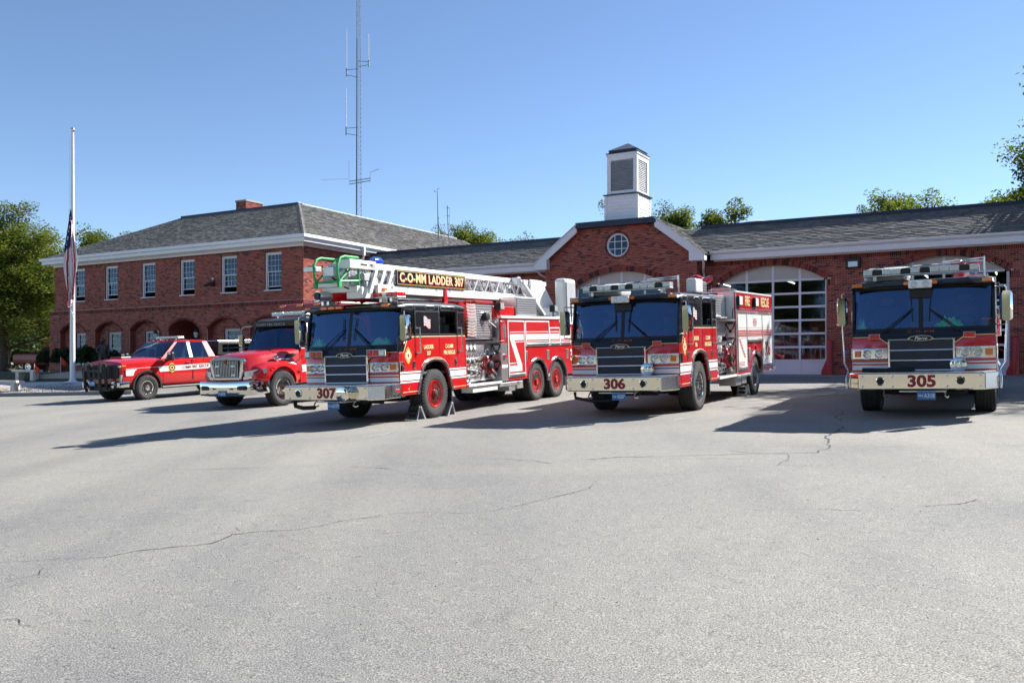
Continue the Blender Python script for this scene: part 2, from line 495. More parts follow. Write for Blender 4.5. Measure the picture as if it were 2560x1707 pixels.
# ---------------------------------------------------------------- the lie of the land
CU, SU = cos(R(30)), sin(R(30))
def UV(x, y): return (CU*x - SU*y, SU*x + CU*y)
def XY(u, v): return (CU*u + SU*v, -SU*u + CU*v)
def sstep(a, b, x):
    t = min(1, max(0, (x-a)/(b-a))); return t*t*(3-2*t)
FL = 1.33                                   # floor level of the fire station
KA = Vector((-21.9, 38.6)); KD = (Vector((-14.2, 36.5)) - KA).normalized(); KN = Vector((-KD.y, KD.x))
def kerb_d(x, y): return (Vector((x, y)) - KA).dot(KN)
def ground(x, y):
    u, v = UV(x, y)
    vv = max(-35, min(36.4, v)); uu = max(-60, min(14, u))
    h = 0.04*vv + 0.014*uu
    w = sstep(33, 37, v)
    h = h*(1-w) + (FL-0.015)*w
    k = sstep(0, 5.5, kerb_d(x, y)) * sstep(-24, -29, u)
    h = h*(1-k) + (FL-0.05)*k
    return h
# ---------------------------------------------------------------- ground
def axis_pts(a, b, fine, c0, c1):
    pts = []; x = a
    while x < b:
        pts.append(x)
        d = 0 if c0 <= x <= c1 else min(abs(x-c0), abs(x-c1))
        x += fine + d*0.18
    pts.append(b); return pts
mb = MB()
us = axis_pts(-1500, 1500, 1.6, -75, 50); vs_ = axis_pts(-1200, 2200, 1.6, -40, 65)
rows = []
for v in vs_:
    r_ = []
    for u in us:
        x, y = XY(u, v); r_.append((x, y, ground(x, y) - 0.14))
    rows.append(r_)
mb.grid(rows)
tag(mb.build('terrain', M['soil'], fix=False, smooth=60), kind='structure')
mb = MB(); rows = []
for j in range(0, 101):
    v = -34 + j
    rows.append([(lambda p: (p[0], p[1], ground(*p)))(XY(-80 + i, v)) for i in range(0, 131)])
mb.grid(rows)
lot = tag(mb.build('asphalt_lot', M['asphalt'], fix=False, smooth=60), kind='structure')

def crack(pts, w, name='crack', mat=None, wob=0.03, step=0.06):
    """thin broken ribbon lying on the asphalt along world points"""
    mb = MB(); r = random.Random(len(pts)*7 + int(pts[0][0]*100))
    poly = []
    for (a, b) in zip(pts[:-1], pts[1:]):
        a = Vector(a); b = Vector(b); n = max(2, int((b-a).length/step))
        for k in range(n): poly.append(a.lerp(b, k/n))
    poly.append(Vector(pts[-1]))
    L, Rr = [], []
    for i, p in enumerate(poly):
        d = (poly[min(i+1, len(poly)-1)] - poly[max(i-1, 0)]).normalized(); nn = Vector((-d.y, d.x))
        o = mnoise.noise(Vector((p.x*1.7, p.y*1.7, 3)))*wob*3 + r.uniform(-wob, wob)*0.5
        ww = 0.78*w*max(0.1, r.uniform(0.3, 1.3)*(0.7 + 0.9*mnoise.noise(Vector((p.x*0.9, p.y*0.9, 9)))))
        q = p + nn*o
        for lst, sg in ((L, 1), (Rr, -1)):
            z = q + nn*ww*sg; lst.append((z.x, z.y, ground(z.x, z.y) + 0.004))
    mb.grid([L, Rr])
    return mb.build(name, mat or M['crack'], lot, fix=False)

def img(sx, sy):
    """ground point seen at a source pixel (layout of marks on the lot)"""
    r = (sx-1280)/2256; d = (sy-917)/2256; lo, hi = 1.0, 60.0
    for _ in range(50):
        m_ = (lo+hi)/2
        if 1.64 - d*m_ > ground(r*m_, m_): lo = m_
        else: hi = m_
    return (r*lo, lo)
Z1 = lambda x, y: img(x/1.8375, 940 + y/1.8375)
Z2 = lambda x, y: img(1280 + x/1.8375, 940 + y/1.8375)
crack([Z1(-40, 462), Z1(300, 446), Z1(700, 430), Z1(1100, 424), Z1(1480, 412), Z1(1800, 426)], 0.012)
crack([Z1(-40, 856), Z1(180, 843), Z1(300, 838), Z1(360, 842), Z1(500, 833), Z1(620, 806), Z1(960, 766), Z1(1060, 726), Z1(1380, 702), Z1(1500, 684), Z1(1600, 656), Z1(1800, 632)], 0.008)
crack([Z1(1800, 632), Z1(2080, 628), Z1(2210, 628), Z1(2352, 602), Z2(90, 580), Z2(240, 546), Z2(370, 514), Z2(400, 482)], 0.007)
crack([Z1(-30, 950), Z1(100, 925), Z1(180, 910), Z1(175, 885)], 0.006)
crack([Z1(-30, 1113), Z1(110, 1112), Z1(130, 1135), Z1(165, 1140)], 0.006)
crack([Z1(210, 1128), Z1(340, 1124), Z1(430, 1126)], 0.004)
crack([Z2(-300, 380), Z2(0, 380), Z2(110, 388), Z2(185, 402)], 0.010)
crack([Z2(330, 384), Z2(470, 374), Z2(700, 367), Z2(900, 362), Z2(1150, 356), Z2(1400, 352)], 0.014)
crack([Z2(720, 378), Z2(930, 378), Z2(1100, 382)], 0.010)
crack([Z2(1400, 352), Z2(1440, 320), Z2(1470, 270), Z2(1495, 240), Z2(1490, 190), Z2(1530, 160)], 0.020, wob=0.05)
crack([Z2(1000, 345), Z2(1250, 360), Z2(1270, 390), Z2(1200, 412), Z2(1420, 412)], 0.010)
crack([Z2(1640, 322), Z2(1900, 324), Z2(2352, 322)], 0.010)
crack([Z2(1180, 610), Z2(1400, 612), Z2(1600, 614)], 0.006)
crack([Z2(1900, 600), Z2(2060, 582), Z2(2130, 565)], 0.006)
crack([Z1(1090, 376), Z1(1220, 335)], 0.006)
crack([Z1(1110, 690), Z1(1120, 708)], 0.004)
for a, b, w in ((Z1(930, 281), Z1(1060, 262), .05), (Z1(1700, 282), Z1(1815, 252), .04), (Z2(760, 202), Z2(820, 190), .06), (Z2(1215, 152), Z2(1300, 128), .06), (Z1(1370, 136), Z1(1390, 131), .06)):
    crack([a, b], w, 'scuff', M['scuff'], 0.05)
# tar drops and small stones
mb = MB(); r = random.Random(4)
for k in range(420):
    x, y = r.uniform(-9, 9), r.uniform(2.2, 16)
    s_ = r.uniform(0.004, 0.011); z = ground(x, y)
    n = 5; a0 = r.random()*6
    mb.add([(x + cos(a0+6.283*i/n)*s_*r.uniform(.6, 1.2), y + sin(a0+6.283*i/n)*s_*r.uniform(.6, 1.2), z + 0.001) for i in range(n)] + [(x, y, z + s_*0.8)],
           [(i, (i+1) % n, n) for i in range(n)])
g = mb.build('loose_grit', M['granite'], lot, fix=False); tag(g, kind='stuff')

# kerbed island in front of the offices
def KP(s_, d, h=0.0):
    p = KA + KD*s_ + KN*d; return (p.x, p.y, ground(p.x, p.y) + h)
def sheet(name, mat, s0, s1, d0, d1, h, par=None, ns=24, nd=10, edge=None):
    mb = MB(); rows = []
    for j in range(nd+1):
        row = []
        for i in range(ns+1):
            s_ = s0 + (s1-s0)*i/ns; d = d0 + (d1-d0)*j/nd
            if edge: d, s_ = edge(s_, d)
            row.append(KP(s_, d, h))
        rows.append(row)
    mb.grid(rows); return mb.build(name, mat, par, fix=False, smooth=60)
isl = tag(sheet('island_bed', M['soil'], -30, 6.6, 0.12, 6.0, 0.13, nd=16, ns=50), kind='structure')
kerb = thing('kerb', 'grey granite kerb edging the flagpole island beside the lot', 'kerb', KP(0, 0))
OFF.append(Vector(KP(0, 0)))
s_ = -30.0; r = random.Random(3)
while s_ < 6.5:
    L = r.uniform(1.7, 2.4); mb = MB(); e = min(6.6, s_+L)-0.012
    a0, a1 = KP(s_, -0.02, 0), KP(e, -0.02, 0); b0, b1 = KP(s_, 0.13, 0), KP(e, 0.13, 0)
    t_ = 0.15 + r.uniform(-.008, .008)
    mb.add([(a0[0], a0[1], a0[2]-.1), (a1[0], a1[1], a1[2]-.1), (b1[0], b1[1], b1[2]-.1), (b0[0], b0[1], b0[2]-.1),
            (a0[0], a0[1], a0[2]+t_), (a1[0], a1[1], a1[2]+t_), (b1[0], b1[1], b1[2]+t_), (b0[0], b0[1], b0[2]+t_)],
           [(0,3,2,1),(4,5,6,7),(0,1,5,4),(1,2,6,5),(2,3,7,6),(3,0,4,7)])
    mb.build('kerb_stone', M['granite'], kerb, bev=0.012); s_ += L
OFF.pop()
path = tag(sheet('paved_path', M['paver'], -30, 3.4, 0.55, 2.4, 0.145, ns=30, edge=lambda s_, d: (d + max(0, s_+3)*0.12*(1 if d < 1 else 0), s_)), kind='structure')
# gravel round the flagpole: real stones over a bed
mb = MB(); r = random.Random(5)
for k in range(4200):
    s_ = r.uniform(-2.6, 6.5); d = r.uniform(0.16, 0.5 + max(0, min(1.6, (s_+3)*0.45)))
    x, y, z = KP(s_, d, 0.14); q = r.uniform(0.018, 0.045)
    n = 5; a0 = r.random()*6
    mb.add([(x + cos(a0+6.283*i/n)*q*r.uniform(.7, 1.2), y + sin(a0+6.283*i/n)*q*r.uniform(.7, 1.2), z) for i in range(n)] + [(x, y, z + q*0.9)],
           [(i, (i+1) % n, n) for i in range(n)], r.random())
M['stone'] = tintmat('gravel_stone', [(0, (0.16, 0.15, 0.14)), (1, (0.52, 0.5, 0.47))], 0.9, 0.2, 50, 0.1)
tag(mb.build('gravel_bed', M['stone'], fix=False), kind='stuff')
tag(sheet('concrete_walk', M['conc_w'], -4.0, 6.5, 1.65, 2.5, 0.15, ns=24, nd=4, edge=lambda s_, d: (d + max(0, 2-s_)*0.0, s_)), kind='structure')
# concrete apron along the bays
mb = MB(); rows = []
for v in (34.2, 35.0, 36.0, 36.9):
    rows.append([XY(u, v) + (ground(*XY(u, v)) + 0.006,) for u in range(-30, 4)])
mb.grid(rows); tag(mb.build('concrete_apron', M['concrete'], fix=False, smooth=60), kind='structure')
# ---------------------------------------------------------------- brickwork
BC, BLn, JT = 0.0677, 0.203, 0.010           # course height, brick module, joint
def sub_iv(ivs, cut):
    out = []
    for a, b in ivs:
        if cut[1] <= a or cut[0] >= b: out.append((a, b)); continue
        if cut[0] > a: out.append((a, cut[0]))
        if cut[1] < b: out.append((cut[1], b))
    return out
def arch_iv(uc, hw, zs, rise, z, e=0.0):
    Rr = (hw*hw + rise*rise)/(2*rise); zc = zs + rise - Rr
    if z < zs: return (uc-hw, uc+hw)
    d = (Rr+e)**2 - (z-zc)**2
    if d <= 0: return None
    w = math.sqrt(d)
    return (uc-min(w, hw+e), uc+min(w, hw+e))
def brick_tint(r):
    return r.uniform(0.0, 0.12) if r.random() < 0.10 else r.uniform(0.2, 0.95)
def courses(mb, mm, P, z0, z1, wall_iv, cuts, soldier=(), seed=1, proud=0.012, tshift=0.0):
    """running-bond bricks into mb and their mortar bed into mm; P(a, d, z) maps along-wall, outward, height to local"""
    r = random.Random(seed); k = 0; z = z0
    while z < z1 - 0.02:
        sold = next((s_ for s_ in soldier if s_[0] - 0.02 <= z < s_[0] + 0.05), None)
        h = 0.205 if sold else BC
        zt = min(z1, z + h); zm = (z + zt)/2
        ivb = ivm = [wall_iv(zm)] if not isinstance(wall_iv(zm), list) else wall_iv(zm)
        for c in cuts:
            ib, im = c(zm)
            if ib: ivb = sub_iv(ivb, ib)
            if im: ivm = sub_iv(ivm, im)
        for a, b in ivm:
            mm.add([P(a, 0, z), P(b, 0, z), P(b, 0, zt), P(a, 0, zt)], [(0, 1, 2, 3)])
        step = BC if sold else BLn
        pr = proud + (sold[1] if sold else 0)
        for a, b in ivb:
            x = math.floor(a/step)*step + ((k % 2)*step/2 if not sold else 0)
            if x > a: x -= step
            while x < b:
                p0 = max(a, x); p1 = min(b, x+step) - JT; x += step
                if p1 - p0 < 0.03: continue
                q0, q1 = z + JT*0.5, zt - JT*0.5; dd = pr + r.uniform(-.0025, .0025)
                t = brick_tint(r) if not sold else (r.uniform(0.05, 0.35))
                t = min(1, max(0, t + tshift))
                mb.add([P(p0, 0, q0), P(p1, 0, q0), P(p1, 0, q1), P(p0, 0, q1), P(p0, dd, q0), P(p1, dd, q0), P(p1, dd, q1), P(p0, dd, q1)],
                       [(4, 5, 6, 7), (0, 1, 5, 4), (1, 2, 6, 5), (2, 3, 7, 6), (3, 0, 4, 7)], t)
        z = zt; k += 1

def shingles(mb, p0, al, up, nr, width, nrows, span, seed, expo=0.145):
    """overlapping tabs: p0 eave start, al along, up the slope, nr outward; span(row)->(a,b)"""
    r = random.Random(seed)
    for j in range(nrows):
        a, b = span(j*expo)
        if b - a < 0.1: continue
        x = a - r.uniform(0, 0.3)
        while x < b:
            w = r.choice((0.17, 0.22, 0.30, 0.36)); c0, c1 = max(a, x), min(b, x+w-0.006); x += w
            if c1 - c0 < 0.02: continue
            th = 0.012 + r.choice((0, 0.010)) ; lo = j*expo - r.choice((0, 0, 0.012)); hi = j*expo + expo*1.02
            q = lambda s_, u_, n_: tuple(p0 + al*s_ + up*u_ + nr*n_)
            mb.add([q(c0, lo, 0), q(c1, lo, 0), q(c0, lo, th+0.012), q(c1, lo, th+0.012), q(c1, hi, 0.004), q(c0, hi, 0.004)],
                   [(0, 1, 3, 2), (2, 3, 4, 5), (0, 2, 5), (1, 4, 3)], min(1, max(0, r.gauss(0.5, 0.15))))

# ================================================================ the vehicle-bay wing
GV, WV = 35.56, 36.56                         # gable plane, wing plane
W0, W1 = -31.0, 1.6                           # link meets offices ... right end
GL, GR = -18.80, -11.87
ZE = 5.98                                     # underside of frieze
ZS, RISE, HW = 5.04, 0.67, 2.12
DOORS = [(-15.25, GV), (-9.09, WV), (-2.85, WV)]
base = XY(-9, 37)
wing = thing('fire_station_garage', 'long low brick vehicle bay wing with arched white garage doors and white cupola', 'building', (base[0], base[1], FL), R(-30))
OFF.append(Vector((-9, 37, FL)))
def pf(vp): return lambda a, d, z: (a, vp - d, z)
bk, mo = MB(), MB()
def door_cut(uc):
    return lambda z: ((arch_iv(uc, HW, ZS, RISE, z, 0.13), arch_iv(uc, HW, ZS, RISE, z, 0.06)) if z < ZS+RISE+0.25 else (None, None))
def impost_cut(uc):      # soldier band either side of each arch springing, built singly
    return lambda z: ((uc-HW-0.36, uc+HW+0.36), None) if ZS-0.205 < z < ZS else (None, None)
sold_w = [(FL + BC*66, 0.004)]
courses(bk, mo, pf(WV), FL, ZE, lambda z: (GR, W1), [door_cut(d[0]) for d in DOORS[1:]] + [impost_cut(d[0]) for d in DOORS[1:]], sold_w, 3)
courses(bk, mo, pf(WV), FL, ZE, lambda z: (W0+0.1, GL), [], sold_w, 4)
GT = 7.69
def giv(z):
    if z < 5.97: return (GL, GR)
    k = (z-6.13)/0.75
    k = max(0, k); return (max(GL, -19.2 + k + 0.0), min(GR, -11.46 - k)) if z > 5.97 else (GL, GR)
OCU, OCZ, OCR = -15.33, 6.93-0.10, 0.50
def ocu_cut(z):
    d = abs(z-OCZ)
    f = lambda rr: (OCU-math.sqrt(rr*rr-d*d), OCU+math.sqrt(rr*rr-d*d)) if d < rr else None
    return f(OCR+0.12), f(OCR)
courses(bk, mo, pf(GV), FL, GT, giv, [door_cut(-15.25), impost_cut(-15.25), ocu_cut], [], 5)
for (sx_, sg) in ((GR, 1), (GL, -1)):        # returns of the projecting gable bay
    courses(bk, mo, (lambda s_, g_: lambda a, d, z: (s_ + g_*d, a, z))(sx_, sg), FL, 6.05, lambda z: (GV, WV), [], [], 6)
courses(bk, mo, lambda a, d, z: (W1 + d, a, z), FL, ZE, lambda z: (WV, WV+14), [], [], 8)
o = mo.build('mortar_bed', M['mortar'], wing, fix=False)
o = bk.build('brickwork', M['brick'], wing, fix=False); tag(o, kind='stuff')

# arch rings and imposts: single bricks
VB = []
for t in (0.02, 0.10, 0.3, 0.36, 0.42, 0.5, 0.55, 0.62):
    m_ = MB().box(-0.0285, 0.0285, -0.022, 0.10, -0.113, 0.113, t); OFF.append(Vector((0, 0, 0))); VB.append(m_.mesh('brick', M['brick'])); OFF.pop()
def put(me, name, par, loc, rot_y=0.0):
    o = link(name, me, par); o.location = Vector(loc) - OFF[-1]; o.rotation_euler = (0, rot_y, 0); return o
r = random.Random(21); nb = 0
Rr = (HW*HW + RISE*RISE)/(2*RISE); zc = ZS + RISE - Rr; amax = math.asin(HW/Rr)
for uc, vp in DOORS[:3]:
    n = int(2*amax*(Rr+0.12)/BC)
    for k in range(n):
        an = -amax + 2*amax*(k+0.5)/n
        put(r.choice(VB[1:] if r.random() > .06 else VB[:2]), 'brick', wing, (uc + sin(an)*(Rr+0.118), vp, zc + cos(an)*(Rr+0.118)), an); nb += 1
    for sg in (-1, 1):
        for k in range(5):
            put(r.choice(VB[2:]), 'brick', wing, (uc + sg*(HW + 0.035 + k*BC), vp, ZS-0.1)); nb += 1
mb = MB()                                     # header ring of the round window, too small to pick apart
n = 46
for k in range(n):
    an = 2*pi*k/n; c_, s__ = cos(an), sin(an); q = []
    for (rr, w) in ((OCR+0.005, -1), (OCR+0.005, 1), (OCR+0.115, 1), (OCR+0.115, -1)):
        ww = w*(rr*pi/n - 0.005); q.append((OCU + c_*rr - s__*ww, OCZ + s__*rr + c_*ww))
    mb.prism(q, 'y', GV-0.018, GV+0.05, r.uniform(0.05, 0.3))
tag(mb.build('header_ring', M['brick'], wing), kind='stuff')

# reveals of the door openings
for uc, vp in DOORS:
    mb = MB(); prof = [(uc-HW, FL), (uc-HW, ZS)]
    for k in range(1, 24):
        an = -amax + 2*amax*k/24; prof.append((uc + sin(an)*Rr, zc + cos(an)*Rr))
    prof += [(uc+HW, ZS), (uc+HW, FL)]
    mb.grid([[(p[0], vp+0.005, p[1]) for p in prof], [(p[0], vp+0.36, p[1]) for p in prof]])
    mb.build('door_reveal', M['mortar'], wing, fix=False)

def pane_mesh(w, h, d=0.006):
    OFF.append(Vector((0, 0, 0))); m_ = MB().box(-w/2, w/2, -d/2, d/2, -h/2, h/2).mesh('pane', M['pane']); OFF.pop(); return m_
SEC = 0.534
for uc, vp in DOORS:
    y = vp + 0.26
    fr = MB().box(uc-HW, uc+HW, y+0.01, y+0.05, FL+0.005, FL+0.55)
    d = fr.build('garage_door', M['door_p'], wing)
    zt_ = lambda x: zc + math.sqrt(max(0, Rr*Rr - (x-uc)**2)) + 0.02
    cols = [uc - HW + i*HW/2 for i in range(5)]
    for i, x in enumerate(cols):              # stiles
        w = 0.045; x_ = min(max(x, uc-HW+0.045), uc+HW-0.045)
        MB().box(x_-w, x_+w, y-0.025, y+0.0099, FL+0.005, min(zt_(x_-w), zt_(x_+w))).build('stile', M['door_p'], d, bev=0.006)
    for k in range(0, 8):                     # rails
        z = FL + 0.03 + k*SEC if k else FL + 0.05
        for i in range(4):
            a, b = cols[i] + 0.046 + (0.045 if i == 0 else 0), cols[i+1] - 0.046 - (0.045 if i == 3 else 0)
            if z > ZS:
                w_ = math.sqrt(max(0, Rr*Rr - (z+0.04-zc)**2)); a = max(a, uc-w_); b = min(b, uc+w_)
            if b - a < 0.1: continue
            MB().box(a, b, y-0.02, y+0.0096, z-0.042, z+0.042).build('rail', M['door_p'], d, bev=0.005)
    # flush bottom panels with a shallow frame line
    for i in range(4):
        a, b = cols[i]+0.07+(0.045 if i == 0 else 0), cols[i+1]-0.07-(0.045 if i == 3 else 0)
        MB().box(a, b, y-0.002, y+0.0094, FL+0.11, FL+SEC-0.03).build('panel', M['door_p'], d, bev=0.004)
    for k in range(1, 8):
        for i in range(4):
            a, b = cols[i]+0.046+(0.045 if i == 0 else 0), cols[i+1]-0.046-(0.045 if i == 3 else 0)
            z0, z1 = FL+0.03+k*SEC+0.042, FL+0.03+(k+1)*SEC-0.042
            if k < 6 or (k == 6):
                if z1 < ZS:
                    o = put(pane_mesh(b-a, z1-z0), 'pane', d, ((a+b)/2, y, (z0+z1)/2)); continue
            # arched head: clip to the curve; top row is blank board, others glass
            pts = [(a, z0), (b, z0)]
            tops = []
            for q in range(9):
                x = b + (a-b)*q/8; tops.append((x, max(z0+0.01, min(z1, zt_(x)) if k < 7 else zt_(x))))
            if max(t_[1] for t_ in tops) - z0 < 0.04: continue
            mb = MB().prism(pts + tops, 'y', y-0.003, y+0.003) if k < 7 else MB().prism(pts + tops, 'y', y-0.008, y+0.008)
            mb.build('pane' if k < 7 else 'head_panel', M['pane'] if k < 7 else M['frost'], d)
# white trim: frieze, fascia, gutter, soffit
def eave(u0, u1, v=WV):
    MB().box(u0, u1, v-0.03, v+0.02, ZE, ZE+0.22).build('frieze', M['trim'], wing, bev=0.004)
    MB().box(u0, u1, v-0.46, v-0.0305, ZE+0.16, ZE+0.18).build('soffit', M['trim'], wing)
    MB().box(u0, u1, v-0.49, v-0.461, ZE+0.02, ZE+0.235).build('fascia', M['trim'], wing, bev=0.004)
    mb = MB(); pr = [(v-0.491, ZE+0.225), (v-0.50, ZE+0.225), (v-0.56, ZE+0.27), (v-0.60, ZE+0.30), (v-0.61, ZE+0.37), (v-0.60, ZE+0.37), (v-0.59, ZE+0.31), (v-0.491, ZE+0.31)]
    mb.prism(pr, 'x', u0, u1).build('gutter', M['trim'], wing)
eave(GR+0.42, W1); eave(W0, GL-0.42)
# mansard roof slopes
TV, TZ = 38.06, 7.62
EV, EZ = WV-0.56, ZE+0.36
up = Vector((0, TV-EV, TZ-EZ)); SLP = up.length; up.normalize(); nr = Vector((0, -up.z, up.y))
rf = MB()
rf.add([(W0-4, EV, EZ), (W1, EV, EZ), (W1, TV, TZ), (W0-4, TV, TZ), (W1, 52, TZ), (W0-4, 52, TZ), (W1, EV, EZ-0.2), (W1, 52, EZ-.2)], [(0, 1, 2, 3), (3, 2, 4, 5)])
roof = rf.build('roof', M['shingle'], wing, fix=False)
sh = MB()
shingles(sh, Vector((0, EV, EZ)), Vector((1, 0, 0)), up, nr, 0, int(SLP/0.145)+1, lambda s_: (GR-2.2, W1), 31)
shingles(sh, Vector((0, EV, EZ)), Vector((1, 0, 0)), up, nr, 0, int(SLP/0.145)+1, lambda s_: (W0-2, GL+1.6), 32)
tag(sh.build('shingle_courses', M['shingle'], roof, fix=False), kind='stuff')
for a, b in ((GR-0.6, W1), (W0-2.0, GL+1.0)):
    MB().box(a, b, TV-0.09, TV+0.25, TZ-0.05, TZ+0.13).build('roof_edge_cap', M['cap'], wing, bev=0.015)
# gable roof: two rakes and a clipped flat top
def rake(sg):
    uo = -15.33 + sg*3.92; ut = -15.33 + sg*1.78; zo, zt = 6.18, 7.80
    al = Vector((ut-uo, 0, zt-zo)); Lr = al.length; al.normalize(); n_ = Vector((-al.z*sg*-1, 0, abs(al.x)));
    n_ = Vector((sg*al.z, 0, abs(al.x))).normalized()
    y0 = GV-0.34
    mb = MB().add([(uo, y0, zo), (ut, y0, zt), (ut, 52, zt), (uo, 44, zo)], [(0, 1, 2, 3)]); rr = mb.build('roof', M['shingle'], wing, fix=False)
    s2 = MB(); shingles(s2, Vector((uo, y0, zo)), Vector((0, 1, 0)), al, n_, 0, int(Lr/0.145)+1, lambda s_: (0, 9), 40+sg)
    tag(s2.build('shingle_courses', M['shingle'], rr, fix=False), kind='stuff')
    # rake board with boxed return
    mb = MB(); w = 0.30
    q = [(uo, zo+0.01), (ut, zt+0.01), (ut - sg*0.0, zt-0.30), (uo - sg*0.42, zo-0.0)]
    bx_ = [(uo-sg*0.02, zo-0.02), (uo-sg*0.02, ZE-0.05), (uo - sg*0.66, ZE-0.05), (uo - sg*0.66, zo+0.24)]
    mb.prism([(uo-sg*.02, zo+0.0), (ut, zt-0.015), (ut, zt-0.36), (uo-sg*0.66, zo+0.14)], 'y', y0+0.0, y0+0.05)
    mb.build('rake_board', M['trim'], wing, bev=0.004)
    MB().prism(bx_, 'y', y0+0.006, y0+0.335).build('eave_return', M['trim'], wing, bev=0.006)
    MB().tube((uo+sg*.02, y0-0.02, zo-0.02), (ut, y0-0.02, zt+0.02), 0.02, 6).build('drip_edge', M['trim'], wing)
    # short gutter stub and downspout in the corner
    mb = MB(); gx = uo - sg*0.10
    mb.path([(gx, GV-0.2, ZE+0.15), (gx, GV-0.2, ZE-0.02), (gx - sg*0.05, GV+0.0, ZE-0.2), (gx-sg*0.28, GV+0.62, ZE-0.42), (gx-sg*0.30, GV+0.78, ZE-0.55), (gx-sg*0.30, GV+0.78, FL+0.05)], 0.05, 8)
    mb.build('downspout', M['trim'], wing, smooth=True)
rake(1); rake(-1)
MB().box(-15.33-1.84, -15.33+1.84, GV-0.36, GV-0.12, 7.60, 7.86).build('roof_edge_cap', M['cap'], wing, bev=0.015)
MB().box(-15.33-1.8, -15.33+1.8, GV-0.12, 50, 7.66, 7.80).build('roof_deck', M['cap'], wing)
# round window
mb = MB(); mb.lathe([(OCR+0.004, 0.0), (OCR+0.004, 0.10), (OCR-0.07, 0.10), (OCR-0.07, 0.02), (OCR-0.04, -0.015), (OCR, -0.015), (OCR+0.004, 0.0)], 'y', (OCU, GV+0.03, OCZ), 40, caps=False)
ow = mb.build('round_window', M['trim'], wing, smooth=True)
for d in (-0.155, 0.155):
    h = math.sqrt(0.44**2 - d*d)
    MB().box(OCU+d-0.014, OCU+d+0.014, GV+0.055, GV+0.085, OCZ-h, OCZ+h).build('muntin', M['trim'], ow)
    MB().box(OCU-h, OCU+h, GV+0.056, GV+0.084, OCZ+d-0.014, OCZ+d+0.014).build('muntin', M['trim'], ow)
gpts = [(-0.44, -0.155), (-0.155, 0.155), (0.155, 0.44)]
for a0, a1 in gpts:
    for b0, b1 in gpts:
        pts = []
        for q in range(5):
            for (x, z) in ((a0 + (a1-a0)*q/4, b0), ):
                pts.append((x, z))
        loop = [(a0+(a1-a0)*q/4, b0) for q in range(4)] + [(a1, b0+(b1-b0)*q/4) for q in range(4)] + [(a1-(a1-a0)*q/4, b1) for q in range(4)] + [(a0, b1-(b1-b0)*q/4) for q in range(4)]
        loop = [((x, z) if math.hypot(x, z) < 0.445 else (x*0.445/math.hypot(x, z), z*0.445/math.hypot(x, z))) for x, z in loop]
        MB().prism([(OCU+x, OCZ+z) for x, z in loop], 'y', GV+0.066, GV+0.072).build('pane', M['pane'], ow)
MB().box(OCU-0.6, OCU+0.6, GV+0.5, GV+0.52, OCZ-0.6, OCZ+0.6).build('room_lining', M['blind'], wing)

# cupola
cu, cv0, cw = -15.28, 35.80, 1.55
zb0, zb1, zl1 = 7.80, 9.01, 10.72
a, b, c_, e_ = cu-cw/2, cu+cw/2, cv0, cv0+cw
cup = MB().box(a+0.03, b-0.03, c_+0.03, e_-0.03, zb0-0.1, zb1).build('cupola', M['trim'], wing)
for k in range(8):                            # clapboards
    z = zb0 + k*0.15
    MB().add([(a+0.12, c_+0.012, z), (b-0.12, c_+0.012, z), (b-0.12, c_+0.029, z+0.15), (a+0.12, c_+0.029, z+0.15), (a+0.12, c_+0.03, z), (b-0.12, c_+0.03, z)], [(0, 1, 2, 3), (0, 4, 5, 1)]).build('clapboard', M['trim'], cup, fix=False)
    MB().add([(b-0.012, c_+0.12, z), (b-0.012, e_-0.12, z), (b-0.029, e_-0.12, z+0.15), (b-0.029, c_+0.12, z+0.15), (b-0.03, c_+0.12, z), (b-0.03, e_-0.12, z)], [(0, 1, 2, 3), (0, 4, 5, 1)]).build('clapboard', M['trim'], cup, fix=False)
for x0, x1 in ((a, a+0.12), (b-0.12, b)):
    for y0, y1 in ((c_, c_+0.12), (e_-0.12, e_)):
        MB().box(x0, x1, y0, y1, zb0-0.1, zb1).build('corner_board', M['trim'], cup, bev=0.006)
MB().box(a-0.05, b+0.05, c_-0.05, e_+0.05, zb1, zb1+0.05).build('ledge_flashing', M['cap'], cup, bev=0.01)
i_ = 0.085; a2, b2, c2, e2 = a+i_, b-i_, c_+i_, e_-i_
z0, z1 = zb1+0.05, zl1
MB().box(a2+0.10, b2-0.10, c2+0.10, e2-0.10, z0, z1).build('belfry_core', M['greyp'], cup)
for x0, x1 in ((a2, a2+0.17), (b2-0.17, b2)):
    for y0, y1 in ((c2, c2+0.17), (e2-0.17, e2)):
        MB().box(x0, x1, y0, y1, z0, z1).build('corner_post', M['trim'], cup, bev=0.006)
for zz0, zz1 in ((z0, z0+0.14), (z1-0.2, z1)):
    MB().box(a2+0.171, b2-0.171, c2+0.005, c2+0.1, zz0, zz1).build('louvre_frame', M['trim'], cup)
    MB().box(b2-0.1, b2-0.005, c2+0.171, e2-0.171, zz0, zz1).build('louvre_frame', M['trim'], cup)
    MB().box(a2+0.005, a2+0.1, c2+0.171, e2-0.171, zz0, zz1).build('louvre_frame', M['trim'], cup)
ns = 17; sp = (z1-0.2-z0-0.14)/ns
